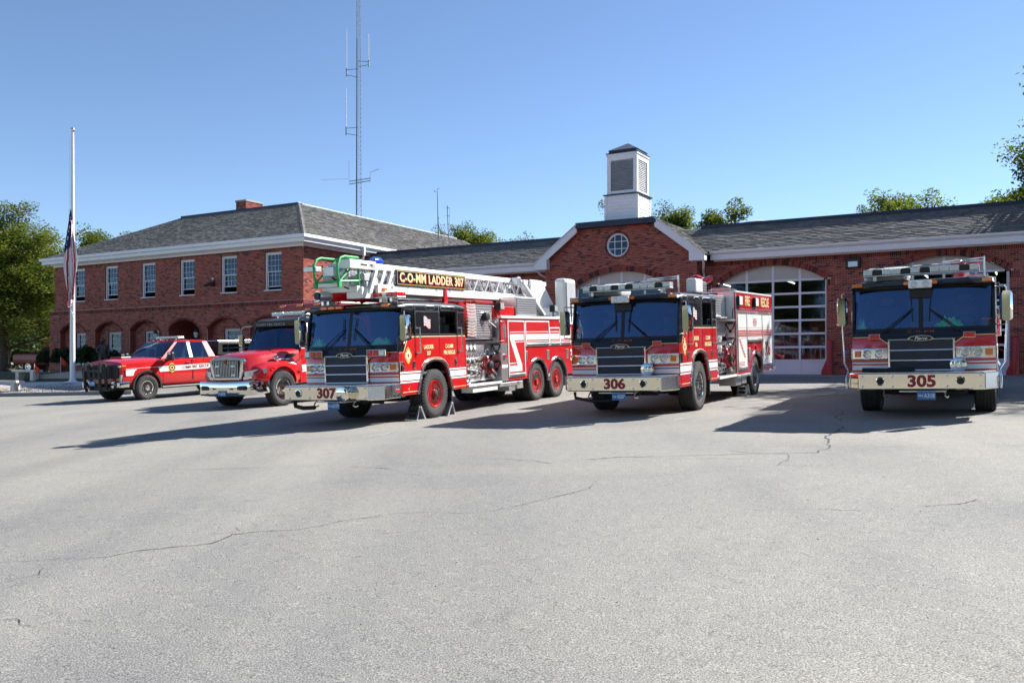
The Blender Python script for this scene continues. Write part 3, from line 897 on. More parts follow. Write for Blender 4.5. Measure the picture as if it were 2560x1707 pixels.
for k in range(ns):
    z = z0+0.14+k*sp
    MB().add([(a2+0.171, c2+0.02, z), (b2-0.171, c2+0.02, z), (b2-0.171, c2+0.095, z+sp*0.95), (a2+0.171, c2+0.095, z+sp*0.95), (a2+0.171, c2+0.035, z-.006), (b2-0.171, c2+0.035, z-.006)], [(0, 1, 2, 3), (0, 4, 5, 1)]).build('louvre_slat', M['greyp'], cup, fix=False)
    MB().add([(b2-0.02, c2+0.171, z), (b2-0.02, e2-0.171, z), (b2-0.095, e2-0.171, z+sp*0.95), (b2-0.095, c2+0.171, z+sp*0.95), (b2-0.035, c2+0.171, z-.006), (b2-0.035, e2-0.171, z-.006)], [(0, 1, 2, 3), (0, 4, 5, 1)]).build('louvre_slat', M['trim'], cup, fix=False)
MB().box(a2-0.03, b2+0.03, c2-0.03, e2+0.03, z1, z1+0.09).build('cornice', M['trim'], cup, bev=0.01)
MB().box(a2-0.05, b2+0.05, c2-0.05, e2+0.05, z1+0.09, z1+0.13).build('ledge_flashing', M['cap'], cup, bev=0.01)
mb = MB(); zz = z1+0.13; mx, my = (a2+b2)/2, (c2+e2)/2
mb.box(a2+0.06, b2-0.06, c2+0.06, e2-0.06, zz, zz+0.12)
mb.build('cupola_kerb', M['cap'], cup)
mb = MB(); q = 0.02; zz += 0.12
mb.add([(a2+q, c2+q, zz), (b2-q, c2+q, zz), (b2-q, e2-q, zz), (a2+q, e2-q, zz), (mx, my, zz+0.40)], [(0, 1, 4), (1, 2, 4), (2, 3, 4), (3, 0, 4), (0, 3, 2, 1)])
mb.build('cupola_roof', M['galv'], cup)

# floodlight, plaque, roof vent, inner room
fl_u = -5.96
f_ = MB().box(fl_u-0.26, fl_u+0.26, WV-0.22, WV-0.013, 5.42, 5.80).build('floodlight', M['blackp'], wing, bev=0.02)
MB().box(fl_u-0.17, fl_u+0.17, WV-0.235, WV-0.221, 5.46, 5.66).build('lens', M['clear'], f_)
pq = MB().box(-6.35, -6.13, WV-0.03, WV-0.012, 2.15, 2.28).build('plaque', M['plateblue'], wing)
mb = MB().lathe([(0.62, 0), (0.62, 0.55), (0.66, 0.55), (0.66, 0.62), (0.3, 0.72), (0.01, 0.74)], 'z', (-11.0, 41.5, TZ), 24)
mb.build('roof_vent', M['polew'], wing, smooth=True)
mb = MB(); mb.add([(W0, WV+0.42, FL), (W1, WV+0.42, FL), (W1, 51.5, FL), (W0, 51.5, FL)], [(0, 1, 2, 3)]); mb.build('bay_floor', M['floor'], wing, fix=False)
mb = MB()
mb.add([(W0, 51.5, FL), (W1, 51.5, FL), (W1, 51.5, TZ-.1), (W0, 51.5, TZ-.1)], [(0, 1, 2, 3)])
for x in (W0+.02, W1-.03): mb.add([(x, WV, FL), (x, 51.5, FL), (x, 51.5, TZ-.1), (x, WV, TZ-.1)], [(0, 1, 2, 3)])
mb.add([(W0, WV+0.3, 6.15), (W1, WV+0.3, 6.15), (W1, 51.5, 6.15), (W0, 51.5, 6.15)], [(0, 1, 2, 3)])
mb.build('inner_wall', M['innerwall'], wing, fix=False)
for u in (-17.2, -13.4, -10.2, -7.6, -4.2, -1.4):
    for v in (40.5, 44.5):
        l_ = MB().box(u-0.08, u+0.08, v-1.1, v+1.1, 5.78, 5.84).build('ceiling_light', M['alu'], wing)
        MB().tube((u, v-1.05, 5.75), (u, v+1.05, 5.75), 0.03, 6).build('tube', M['tube'], l_)
OFF.pop()

# ================================================================ the two-storey office block
UL, UR, FV = -50.4, -30.7, 32.9
ZW = 7.52                                     # top of brick
base = XY(-40, FV)
off = thing('office_building', 'two-storey brick office block with hipped grey roof and arched ground floor recesses', 'building', (base[0], base[1], FL), R(-30))
OFF.append(Vector((-40, FV, FL)))
bk, mo = MB(), MB()
WINC = [-48.05, -44.65, -41.35, -38.05, -34.85, -31.9]
def UC(sx, v):
    rr = (sx-1280)/2256; y = v/(SU*rr+CU); return y*(CU*rr-SU)
WINC = [UC(x, FV) for x in (197, 278.5, 371, 468, 572, 682.5)]
WW, WZ0, WZ1 = 0.58, 5.42, 7.34
BAND = FL + BC*50                              # 4.715
def rect_cut(u0, u1, z0, z1): return lambda z: ((u0, u1), (u0, u1)) if z0 < z < z1 else (None, None)
ARC = [UC(x, FV-0.12) for x in (182, 271.5, 361, 459, 560)]; ARC.append(ARC[-1] + (ARC[-1]-ARC[-2]))
AHW, AZS, ARI = 1.20, 3.62, 0.52
def arch_cut(uc): return lambda z: (arch_iv(uc, AHW, AZS, ARI, z, 0.055), arch_iv(uc, AHW, AZS, ARI, z, 0.05)) if z < AZS+ARI+0.11 else (None, None)
SV = FV - 0.12                                 # lower storey stands a little proud
courses(bk, mo, pf(FV), BAND, ZW, lambda z: (UL, UR), [rect_cut(w-WW, w+WW, WZ0, WZ1) for w in WINC], [(FL+BC*88+0.137, 0.0)], 11)
courses(bk, mo, pf(SV), FL-0.5, BAND+0.20, lambda z: (UL-0.3, UR+0.12), [arch_cut(c) for c in ARC], [(FL-0.5 + BC*57, 0.01), ], 12)
courses(bk, mo, lambda a, d, z: (UR + d, a, z), BAND, ZW, lambda z: (FV, FV+20), [], [(FL+BC*88+0.137, 0.0)], 13)
courses(bk, mo, lambda a, d, z: (UR + 0.12 + d, a, z), FL-0.5, BAND+0.2, lambda z: (SV, FV+20), [], [(FL-0.5+BC*57, 0.01)], 14)
courses(bk, mo, lambda a, d, z: (UL - 0.3 - d, a, z), FL-0.5, BAND+0.2, lambda z: (SV, FV+22), [], [], 15)
courses(bk, mo, lambda a, d, z: (UL - d, a, z), BAND+0.2, ZW, lambda z: (FV, FV+22), [], [], 15)
# recessed back walls of the arcade
RV = FV + 0.22
courses(bk, mo, pf(RV), FL-0.3, AZS+ARI+0.1, lambda z: [(c-AHW, c+AHW) for c in ARC if abs(c-ARC[3]) > 0.1],
        [rect_cut(w-WW, w+WW, 1.75, 3.62) for w in WINC[:3] + WINC[4:5]], [], 16)
courses(bk, mo, pf(FV+2.2), FL-0.3, AZS+ARI+0.1, lambda z: (ARC[3]-1.6, ARC[3]+1.6), [rect_cut(ARC[3]-0.1, ARC[3]+1.1, FL, 3.5)], [], 17)
tag(bk.build('brickwork', M['brick'], off, fix=False), kind='stuff')
mo.build('mortar_bed', M['mortar'], off, fix=False)
mb = MB(); mb.box(UL-0.3, UR+0.12, SV, FV+0.02, BAND+0.2, BAND+0.215); mb.build('brick_ledge', M['mortar'], off)
mb = MB(); r = random.Random(8)                # arch headers
Ra = (AHW*AHW+ARI*ARI)/(2*ARI); za = AZS+ARI-Ra; am = math.asin(min(1, AHW/Ra))
for uc in ARC:
    n = int(2*am*(Ra+.05)/BC)
    for k in range(n):
        an = -am + 2*am*(k+0.5)/n; q = []
        for rr, w in ((Ra, -1), (Ra, 1), (Ra+0.105, 1), (Ra+0.105, -1)):
            q.append((uc + sin(an)*rr + cos(an)*w*0.028, za + cos(an)*rr - sin(an)*w*0.028))
        mb.prism(q, 'y', SV-0.02, SV+0.05, r.uniform(0.03, 0.3))
tag(mb.build('arch_headers', M['brick'], off), kind='stuff')
for uc in ARC:
    mb = MB(); prof = [(uc-AHW, FL-0.5), (uc-AHW, AZS)] + [(uc+sin(-am+2*am*k/16)*Ra, za+cos(-am+2*am*k/16)*Ra) for k in range(1, 16)] + [(uc+AHW, AZS), (uc+AHW, FL-.5)]
    dep = RV if abs(uc-ARC[3]) > 0.1 else FV+2.2
    mb.grid([[(p[0], SV+0.002, p[1]) for p in prof], [(p[0], dep, p[1]) for p in prof]], 0.4); mb.build('arch_reveal', M['brick'], off, fix=False)

def sash_window(par, uc, v, z0, z1, hw, open_=0.0, cols=4, rows=3, par_name='window'):
    fr = MB()
    o_ = hw; t_ = 0.075
    fr.box(uc-o_, uc-o_+t_, v-0.03, v+0.10, z0+0.05, z1); fr.box(uc+o_-t_, uc+o_, v-0.03, v+0.10, z0+0.05, z1)
    fr.box(uc-o_+t_, uc+o_-t_, v-0.03, v+0.10, z1-t_, z1)
    w = fr.build(par_name, M['trim'], par, bev=0.006)
    q_ = [(uc-o_, z0), (uc-o_, z1), (uc+o_, z1), (uc+o_, z0), (uc-o_, z0)]
    MB().grid([[(p[0], v-0.115, p[1]) for p in q_], [(p[0], v-0.02, p[1]) for p in q_]], 0.4).build('reveal', M['brick'], w, fix=False)
    MB().box(uc-o_-0.02, uc+o_+0.02, v-0.15, v+0.10, z0, z0+0.05).build('sill', M['trim'], w, bev=0.006)
    H = (z1 - t_ - z0 - 0.05); hh = H/2
    ia, ib = uc-o_+t_, uc+o_-t_
    for k, (s0, s1, dy) in enumerate(((z0+0.05+hh, z1-t_, 0.03), (z0+0.05+open_, z0+0.05+hh+open_, 0.07))):
        m_ = MB(); s_ = 0.038
        m_.box(ia, ib, v+dy, v+dy+0.03, s0, s0+s_); m_.box(ia, ib, v+dy, v+dy+0.03, s1-s_, s1)
        m_.box(ia, ia+s_, v+dy, v+dy+0.03, s0+s_, s1-s_); m_.box(ib-s_, ib, v+dy, v+dy+0.03, s0+s_, s1-s_)
        sa = m_.build('sash', M['trim'], w)
        gw, gh = (ib-ia-2*s_)/cols, (s1-s0-2*s_)/rows
        bars = MB()
        for i in range(1, cols): bars.box(ia+s_+gw*i-0.0065, ia+s_+gw*i+0.0065, v+dy+0.004, v+dy+0.026, s0+s_, s1-s_)
        for j in range(1, rows): bars.box(ia+s_, ib-s_, v+dy+0.005, v+dy+0.025, s0+s_+gh*j-0.0065, s0+s_+gh*j+0.0065)
        bars.build('muntin', M['trim'], w)
        pmh = pane_mesh(gw-0.004, gh-0.004)
        for i in range(cols):
            for j in range(rows):
                put(pmh, 'pane', w, (ia+s_+gw*(i+.5), v+dy+0.015, s0+s_+gh*(j+.5)))
    MB().add([(uc-o_, v+0.1, z0), (uc+o_, v+0.1, z0), (uc+o_, v+0.1, z1), (uc-o_, v+0.1, z1), (uc-o_, v+0.9, z0), (uc+o_, v+0.9, z0), (uc+o_, v+0.9, z1), (uc-o_, v+0.9, z1)],
             [(4, 5, 6, 7), (0, 4, 7, 3), (1, 2, 6, 5), (3, 7, 6, 2), (0, 1, 5, 4)]).build('room_lining', M['blind'], w, fix=False)
    return w
for i, w in enumerate(WINC):
    sash_window(off, w, FV+0.115, WZ0, WZ1, WW, open_=(0.26, 0.24, 0.27, 0.29, 0.30, 0.16)[i])
for i in (0, 1, 2, 4):
    sash_window(off, WINC[i], RV+0.115, 1.75, 3.62, WW, 0.0)
# entry transom and door inside the fourth arch
dv = FV+2.2
MB().box(ARC[3]-0.1, ARC[3]+1.1, dv-0.03, dv+0.1, 3.40, 3.5).build('transom_frame', M['trim'], off)
MB().box(ARC[3]-0.1, ARC[3]+1.1, dv-0.03, dv+0.1, 2.95, 3.03).build('transom_frame', M['trim'], off)
for x in (-0.1, 0.47, 1.03): MB().box(ARC[3]+x, ARC[3]+x+0.07, dv-0.029, dv+0.1, 3.03, 3.40).build('transom_frame', M['trim'], off)
for x in (-0.03, 0.54): MB().box(ARC[3]+x, ARC[3]+x+0.5, dv+0.02, dv+0.03, 3.03, 3.40).build('pane', M['pane'], off)
d = MB().box(ARC[3]-0.1, ARC[3]+1.1, dv+0.01, dv+0.06, FL, 2.95).build('door', M['trim'], off)
MB().tube((ARC[3]+0.98, dv-0.05, FL+0.95), (ARC[3]+0.98, dv-0.05, FL+1.25), 0.015).build('handle', M['chrome_r'], d)
# eaves: frieze, sloping soffit, fascia, gutter on front, right side and left end
OV = 0.5
def ring(name, mat, o0, o1, z0, z1, bev=0.006):
    a0, a1, b0, b1 = UL-0.0-o0, UR+o0, FV-o0, FV+22+o0
    c0, c1, e0, e1 = UL-o1, UR+o1, FV-o1, FV+22+o1
    MB().box(c0, c1, e0, b0, z0, z1).build(name, mat, off, bev=bev)
    MB().box(a1, c1, b0+0.002, b1, z0, z1).build(name, mat, off, bev=bev)
    MB().box(c0, a0, b0+0.002, b1, z0, z1).build(name, mat, off, bev=bev)
ring('frieze', M['trim'], 0.0, 0.05, ZW, ZW+0.13)
ring('soffit', M['trim'], 0.051, OV-0.04, ZW+0.22, ZW+0.24)
ring('bed_moulding', M['trim'], 0.051, 0.16, ZW+0.10, ZW+0.219)
ring('fascia', M['trim'], OV-0.04, OV, ZW+0.14, ZW+0.36)
ring('gutter', M['trim'], OV+0.001, OV+0.11, ZW+0.33, ZW+0.49, 0.02)
# roof
z0 = ZW+0.46; e = OV+0.06; T = 5.6; PZ = z0 + T*0.5
A = [(UL-e, FV-e, z0), (UR+e, FV-e, z0), (UR+e, FV+22, z0), (UL-e, FV+22, z0)]
B = [(UL-e+T, FV-e+T, PZ), (UR+e-T, FV-e+T, PZ), (UR+e-T, FV+22, PZ), (UL-e+T, FV+22, PZ)]
mb = MB().add(A+B, [(0, 1, 5, 4), (1, 2, 6, 5), (3, 0, 4, 7), (4, 5, 6, 7)])
roof = mb.build('roof', M['shingle'], off, fix=False)
sh = MB(); sl_ = math.hypot(T, T*0.5); nrw = int(sl_/0.145)
up = Vector((0, T, T*0.5)).normalized()
shingles(sh, Vector((UL-e, FV-e, z0)), Vector((1, 0, 0)), up, Vector((0, -up.z, up.y)), 0, nrw, lambda s_: (s_*up.y, UR-UL+2*e - s_*up.y), 51)
up2 = Vector((-T, 0, T*0.5)).normalized()
shingles(sh, Vector((UR+e, FV-e, z0)), Vector((0, 1, 0)), up2, Vector((up2.z, 0, -up2.x)), 0, nrw, lambda s_: (-s_*up2.x, 22), 52)
tag(sh.build('shingle_courses', M['shingle'], roof, fix=False), kind='stuff')
mb = MB()                                      # hip cap shingles
h0, h1 = Vector(A[1]), Vector(B[1]); n = 40
for k in range(n):
    p, q = h0.lerp(h1, k/n), h0.lerp(h1, (k+1.15)/n)
    w = 0.15
    mb.add([tuple(p+Vector((-w, 0, 0.035))), tuple(p+Vector((0, 0, 0.06))), tuple(p+Vector((0, w, 0.0))+Vector((w*.0, 0, 0.035))), tuple(q+Vector((-w, 0, 0.02))), tuple(q+Vector((0, 0, 0.045))), tuple(q+Vector((0, w, 0.02)))],
           [(0, 1, 4, 3), (1, 2, 5, 4), (0, 2, 1)], rnd.uniform(.3, .9))
tag(mb.build('hip_cap_shingles', M['shingle'], roof, fix=False), kind='stuff')
MB().box(B[0][0], B[1][0]+.02, B[0][1]-0.10, B[0][1]+0.2, PZ-0.06, PZ+0.10).build('roof_edge_cap', M['cap'], off, bev=0.015)
MB().box(B[1][0]-0.12, B[1][0]+0.06, B[0][1]+0.21, B[0][1]+16, PZ-0.05, PZ+0.06).build('roof_edge_cap', M['galv'], off, bev=0.015)
# chimney
cu0, cv_ = -41.6, 38.8
bk2, mo2 = MB(), MB()
courses(bk2, mo2, pf(cv_), PZ-1.2, 11.55, lambda z: (cu0, cu0+0.82), [], [], 61)
courses(bk2, mo2, lambda a, d, z: (cu0+0.82+d, a, z), PZ-1.2, 11.55, lambda z: (cv_, cv_+1.36), [], [], 62)
mo2.add([(cu0, cv_, 11.55), (cu0+.82, cv_, 11.55), (cu0+.82, cv_+1.36, 11.55), (cu0, cv_+1.36, 11.55)], [(0, 1, 2, 3)])
ch = mo2.build('chimney', M['mortar'], off, fix=False)
tag(bk2.build('brickwork', M['brick'], ch, fix=False), kind='stuff')
MB().box(cu0-0.05, cu0+0.87, cv_-0.05, cv_+1.41, 11.55, 11.65).build('chimney_cap', M['concrete'], ch, bev=0.01)
# downspout on the side wall
px = UR + 0.40; pv_ = FV + 3.9
mb = MB(); mb.box(px+0.08, px+0.22, pv_-0.06, pv_+0.06, ZW-0.1, ZW+0.42)
mb.path([(px+0.14, pv_, ZW-0.05), (px+0.1, pv_, ZW-0.25), (UR+0.12, pv_-.25, ZW-0.5), (UR+0.09, pv_-.3, ZW-0.6), (UR+0.09, pv_-.3, BAND+0.3)], 0.055, 8)
mb.build('downspout', M['trim'], off, smooth=True)
# security camera between windows, entry lanterns
su = UC(536, FV)
sc = MB().box(su-0.05, su+0.05, FV-0.10, FV-0.012, 6.0, 6.12).build('security_camera', M['blackp'], off)
mb = MB().tube((su-.02, FV-0.10, 6.02), (su-.10, FV-0.26, 5.93), 0.03); mb.tube((su-0.02, FV-0.2, 5.97), (su-0.36, FV-0.34, 5.84), 0.075, 10); mb.ball((su, FV-.12, 5.93), 0.12)
mb.build('lens_housing', M['blackp'], sc, smooth=True)
MB().ball((su, FV-0.10, 6.20), 0.07).build('floodlight', M['trim'], sc, smooth=True)
for sx in (397.5, 498.5):
    lu = UC(sx, SV); lz = 3.32
    mb = MB().box(lu-0.04, lu+0.04, SV-0.10, SV-0.012, lz-0.35, lz-0.05); mb.tube((lu, SV-0.05, lz-.3), (lu, SV-0.22, lz-0.22), 0.015); mb.tube((lu, SV-.22, lz-.24), (lu, SV-.22, lz-.14), 0.03)
    la = mb.build('lantern', M['blackp'], off)
    mb = MB().lathe([(0.07, -0.14), (0.12, 0.12)], 'z', (lu, SV-0.22, lz), 6); mb.build('lantern_glass', M['clear'], la)
    mb = MB().lathe([(0.15, 0.12), (0.15, 0.14), (0.05, 0.26), (0.02, 0.27), (0.02, 0.33), (0.005, 0.36)], 'z', (lu, SV-0.22, lz), 6); mb.build('lantern_cap', M['blackp'], la)
OFF.pop()
# ---------------------------------------------------------------- vehicle helpers
def seat_on_ground(o, x, y, phi, wheels):
    """place a vehicle: origin at world x,y; local +y points to the rear (phi clockwise from +Y); rest on its wheels"""
    ca, sa = cos(-phi), sin(-phi)
    def w2(lx, ly): return (x + lx*ca - ly*sa, y + lx*sa + ly*ca)
    def z_(l): return ground(*w2(*l))
    (xl, xr), (yf, yr) = wheels
    zf = (z_((xl, yf)) + z_((xr, yf)))/2; zr = (z_((xl, yr)) + z_((xr, yr)))/2
    zl = (z_((xl, yf)) + z_((xl, yr)))/2; zR = (z_((xr, yf)) + z_((xr, yr)))/2
    py = (zr-zf)/(yr-yf); px = (zR-zl)/(xr-xl)
    ex = Vector((ca, sa, px)).normalized(); ey = Vector((-sa, ca, py)); ey = (ey - ex*ey.dot(ex)).normalized(); ez = ex.cross(ey)
    z0 = zf - py*yf
    o.matrix_world = Matrix.Translation((x, y, z0)) @ Matrix((ex, ey, ez)).transposed().to_4x4()

def both(fn):
    for s_ in (1, -1): fn(s_)

def wheel(par, cx, cy, r, w, rim_mat, side, dual=False, hubcol=None, rimr=0.30, holes=10):
    """one wheel: drum, tyre with cut tread, rim, studs; side +1 faces +x"""
    c = (cx, cy, r)
    wh = MB().lathe([(rimr*0.9, -w*0.42), (rimr*0.9, w*0.42)], 'x', c, 24).build('wheel', M['dark'], par)
    prof = [(rimr, -w*0.40), (rimr+0.03, -w*0.47), (r*0.80, -w*0.52), (r*0.93, -w*0.49), (r*0.985, -w*0.44)]
    ng = 5
    for k in range(ng):
        a = -w*0.42 + k*(w*0.84/ng); b = a + w*0.84/ng
        prof += [(r, a+0.006), (r, b-0.010), (r-0.014, b-0.008), (r-0.014, b+0.004)]
    prof += [(r*0.985, w*0.44), (r*0.93, w*0.49), (r*0.80, w*0.52), (rimr+0.03, w*0.47), (rimr, w*0.40)]
    ty = MB(); ty.lathe(prof, 'x', c, 56)
    nb = 44                                   # shoulder lugs
    for k in range(nb):
        an = 2*pi*k/nb; ca, sa = cos(an), sin(an)
        for sg in (-1, 1):
            p = Vector((cx + sg*w*0.455, cy + ca*(r*0.955), r + sa*(r*0.955)))
            t1 = Vector((0, -sa, ca))*0.020; n1 = Vector((0, ca, sa))*0.036; x1 = Vector((0.026*sg, 0, 0))
            q = [p - t1 - n1 + x1, p + t1 - n1 + x1, p + t1 + n1, p - t1 + n1, p - t1*1.2 - n1, p + t1*1.2 - n1]
            ty.add([tuple(v) for v in q], [(0, 1, 2, 3), (4, 0, 3), (5, 2, 1)])
    ty.build('tyre', M['rubber'], wh, smooth=25, fix=True)
    if dual:
        MB().lathe(prof, 'x', (cx - side*(w+0.05), cy, r), 40).build('tyre', M['rubber'], wh, smooth=25)
    s_ = side
    rm = MB()
    if dual:                                  # deep dish
        rp = [(rimr+0.012, s_*w*0.42), (rimr+0.006, s_*w*0.47), (rimr-0.02, s_*w*0.46), (rimr-0.045, s_*w*0.10), (rimr-0.08, -s_*w*0.02), (0.17, -s_*w*0.02), (0.155, s_*w*0.06), (0.11, s_*w*0.08), (0.105, s_*w*0.30), (0.02, s_*w*0.34)]
        zb = -w*0.02
    else:
        rp = [(rimr+0.012, s_*w*0.42), (rimr+0.006, s_*w*0.47), (rimr-0.02, s_*w*0.46), (rimr-0.05, s_*w*0.30), (rimr-0.09, s_*w*0.28), (0.19, s_*w*0.36), (0.16, s_*w*0.37), (0.10, s_*w*0.36), (0.09, s_*w*0.50), (0.02, s_*w*0.53)]
        zb = w*0.33
    rm.lathe(rp, 'x', c, 36)
    rim = rm.build('rim', rim_mat, wh, smooth=True)
    st = MB()
    for k in range(10):
        an = 2*pi*k/10; p = (cx + s_*zb, cy + cos(an)*0.165, r + sin(an)*0.165)
        st.tube(p, (p[0] + s_*0.055, p[1], p[2]), 0.017, 6, 0.012)
    st.build('wheel_nuts', M['chrome'], wh, smooth=True)
    ho = MB()
    for k in range(holes):
        an = 2*pi*(k+0.5)/holes; rr = rimr-0.068 if not dual else rimr-0.055
        xx = cx + s_*(w*0.30 if not dual else w*0.03)
        ho.lathe([(0.026, 0), (0.0, s_*0.004)], 'x', (xx, cy + cos(an)*rr, r + sin(an)*rr), 10)
    ho.build('hand_holes', M['gasket'], wh)
    if hubcol:
        MB().lathe([(0.085, s_*w*0.30), (0.085, s_*w*0.52), (0.06, s_*w*0.56), (0.01, s_*w*0.57)], 'x', c, 16).build('hub', hubcol, wh, smooth=True)
    return wh

def plate(par, txt, loc, w=0.305, h=0.155, pre='FIRE'):
    x, y, z = loc
    p = MB().box(x-w/2, x+w/2, y, y+0.006, z-h/2, z+h/2).build('license_plate', M['plateblue'], par, bev=0.004)
    if pre: text(pre, 0.058, M['white'], p, (x-w*0.30, y-0.002, z-0.005), sx=0.8, bold=0.001)
    text(txt, 0.105, M['white'], p, (x+w*(0.16 if pre else 0), y-0.002, z-0.005), sx=0.78, bold=0.002)
    return p

def round_lamp(par, x, y, z, r=0.078, d=(0, -1, 0), name='headlight'):
    h = MB().lathe([(r, 0.02), (r, -0.03), (r*0.9, -0.035), (r*0.86, -0.02), (r*0.7, 0.03), (r*0.3, 0.06), (0.005, 0.065)], 'y', (x, y, z), 22).build(name, M['chrome'], par, smooth=True)
    MB().lathe([(r*0.88, -0.022), (r*0.6, -0.036), (0.005, -0.042)], 'y', (x, y, z), 22).build('lens', M['lamp'], h, smooth=True)
    MB().ball((x, y+0.025, z), 0.018, 8, 5).build('bulb', M['clear'], h, smooth=True)
    return h

def box_light(par, x0, x1, y0, y1, z0, z1, lens, name='warning_light', face='front', rimw=0.012):
    h = MB().box(x0, x1, y0, y1, z0, z1).build(name, M['chrome'], par, bev=0.008)
    if face == 'front': MB().box(x0+rimw, x1-rimw, y0-0.012, y0-0.0005, z0+rimw, z1-rimw).build('lens', lens, h, bev=0.006)
    else: MB().box(x1+0.0005, x1+0.012, y0+rimw, y1-rimw, z0+rimw, z1-rimw).build('lens', lens, h, bev=0.006)
    return h

AX = 1.55
CW = 1.22                                      # cab half width
def fc(x): return 0.13*(min(1.0, abs(x)/CW))**5
def front_strip(x0, x1, z0, z1, off, n=10, top_off=None):
    rows = []
    for z, o_ in ((z0, off), (z1, off if top_off is None else top_off)):
        rows.append([(x0 + (x1-x0)*i/n, fc(x0 + (x1-x0)*i/n) - o_, z) for i in range(n+1)])
    return MB().grid(rows)

def fire_cab(t, num, unit, kind):
    """forward-control fire engine cab; kind 'engine' or 'ladder'"""
    Mx = M
    # ---- structure
    MB().box(-0.95, 0.95, 0.15, 2.9, 0.52, 0.72).box(-0.45, -0.33, -0.1, 8.6, 0.58, 0.85).box(0.33, 0.45, -0.1, 8.6, 0.58, 0.85).build('chassis_frame', Mx['dark'], t)
    mb = MB().tube((-1.0, AX, 0.50), (1.0, AX, 0.50), 0.075); mb.box(-0.35, 0.35, 0.0, 0.5, 0.42, 0.6); mb.tube((-0.7, 0.25, 0.46), (0.7, 0.25, 0.46), 0.05); mb.box(-0.6, 0.6, 1.0, 2.6, 0.40, 0.6)
    mb.build('front_axle', Mx['dark'], t)
    arch = [(p[0]+AX-1.4, p[1]) for p in ((2.10, 0.58), (1.98, 0.92), (1.90, 1.10), (1.78, 1.21), (1.62, 1.26), (1.40, 1.275), (1.18, 1.26), (1.02, 1.21), (0.90, 1.10), (0.82, 0.92), (0.70, 0.58))]
    cab = MB()
    for s_ in (1, -1):
        pts = [(0.13, 0.58), (0.13, 1.50), (0.30, 1.50), (0.48, 1.81), (2.95, 1.81), (2.95, 0.58)] + arch
        cab.prism(pts, 'x', s_*(CW-0.05), s_*CW)
    cab.box(-CW, CW, 2.95, 2.99, 0.58, 1.81)
    cab = cab.build('cab', Mx['red'], t, bev=0.012)
    MB().prism([(0.45, 1.28), (0.45, 1.36), (2.35, 1.36), (2.35, 1.28)], 'x', -CW+0.06, CW-0.06).box(-0.80, 0.80, 0.7, 2.3, 0.6, 1.28).build('wheel_well', Mx['dark'], t)
    # ---- doors, proud of the shell
    def doors(s_):
        for y0, y1, b0, b1 in ((0.20, 0.785, 0.64, 0.86), (1.785, 2.60, 0.86, 0.64)):
            if y0 < 1: pts = [(y0, 0.62), (y1, 0.62), (y1, 1.795), (0.505, 1.795), (0.325, 1.49), (y0, 1.49)]
            else: pts = [(y0, 1.795), (y1, 1.795), (y1, 0.62), (2.27, 0.62), (2.14, 0.97), (1.98, 1.27), (y0, 1.335)]
            d = MB().prism(pts, 'x', s_*CW, s_*(CW+0.007)).build('door', Mx['red'], t, bev=0.004)
            hy = y1-0.10 if y0 < 1 else y1-0.12
            MB().box(min(s_*(CW+.006), s_*(CW+0.03)), max(s_*(CW+.006), s_*(CW+0.03)), hy-0.035, hy+0.035, 1.14, 1.30).build('door_handle', Mx['chrome'], d, bev=0.01)
            MB().box(min(s_*(CW+.03), s_*(CW+0.034)), max(s_*(CW+.03), s_*(CW+0.034)), hy-0.02, hy+0.02, 1.17, 1.24).build('latch', Mx['gasket'], d)
        # white reflective band with pinstripes
        for pts in ([(0.135, 0.84), (0.94, 0.84), (1.015, 1.08), (0.135, 1.08)], [(2.165, 0.84), (2.95, 0.84), (2.95, 1.08), (2.085, 1.08)]):
            st = MB().prism(pts, 'x', s_*(CW+0.007), s_*(CW+0.010)).build('reflective_stripe', Mx['white'], t)
            ya, yb = pts[0][0], pts[2][0] if pts[0][0] < 1 else 2.95
            for z in (0.885, 1.035):
                k = (z-0.84)/0.24; lo = pts[0][0] + (pts[3][0]-pts[0][0])*k; hi = pts[1][0] + (pts[2][0]-pts[1][0])*k
                MB().box(min(s_*(CW+.0102), s_*(CW+.0118)), max(s_*(CW+.0102), s_*(CW+.0118)), lo, hi, z-0.011, z+0.011).build('pinstripe', Mx['dred'], st)
        g = MB()
        g.prism([(0.29, 1.497), (0.305, 1.497), (0.485, 1.812), (2.95, 1.812), (2.95, 1.83), (0.475, 1.83)], 'x', s_*(CW+0.0072), s_*(CW+0.0095))
        g.box(min(s_*(CW+.0075), s_*(CW+.009)), max(s_*(CW+.0075), s_*(CW+.009)), 0.22, 0.83, 0.64, 0.652)
        g.box(min(s_*(CW+.0075), s_*(CW+.009)), max(s_*(CW+.0075), s_*(CW+.009)), 2.29, 2.93, 0.64, 0.652)
        ar = [(p[0] + (p[0]-AX)*0.13, p[1]+0.075) for p in arch[2:9]]
        g.path([(s_*(CW+0.008), p[0], p[1]) for p in ar], 0.006, 5)
        g.build('gold_pinstripe', Mx['cream'], t)
        # polished wheel-arch trim
        tr = MB(); o_ = [(AX + (p[0]-AX)*1.10, p[1] + (0.05 if p[1] > 0.95 else 0.0)) for p in arch]
        for k in range(len(arch)-1):
            a, b, c_, d_ = arch[k], arch[k+1], o_[k+1], o_[k]
            tr.prism([a, b, c_, d_], 'x', s_*(CW-0.01), s_*(CW+0.035))
        tr.build('wheel_arch_trim', Mx['chrome_r'], t, bev=0.006)
        MB().prism([(2.21, 0.30), (2.25, 0.30), (2.25, 0.62), (2.21, 0.62)], 'x', s_*0.85, s_*(CW+0.02)).build('mud_flap', Mx['gasket'], t)
    both(doors)
    # ---- front skin
    rows = []
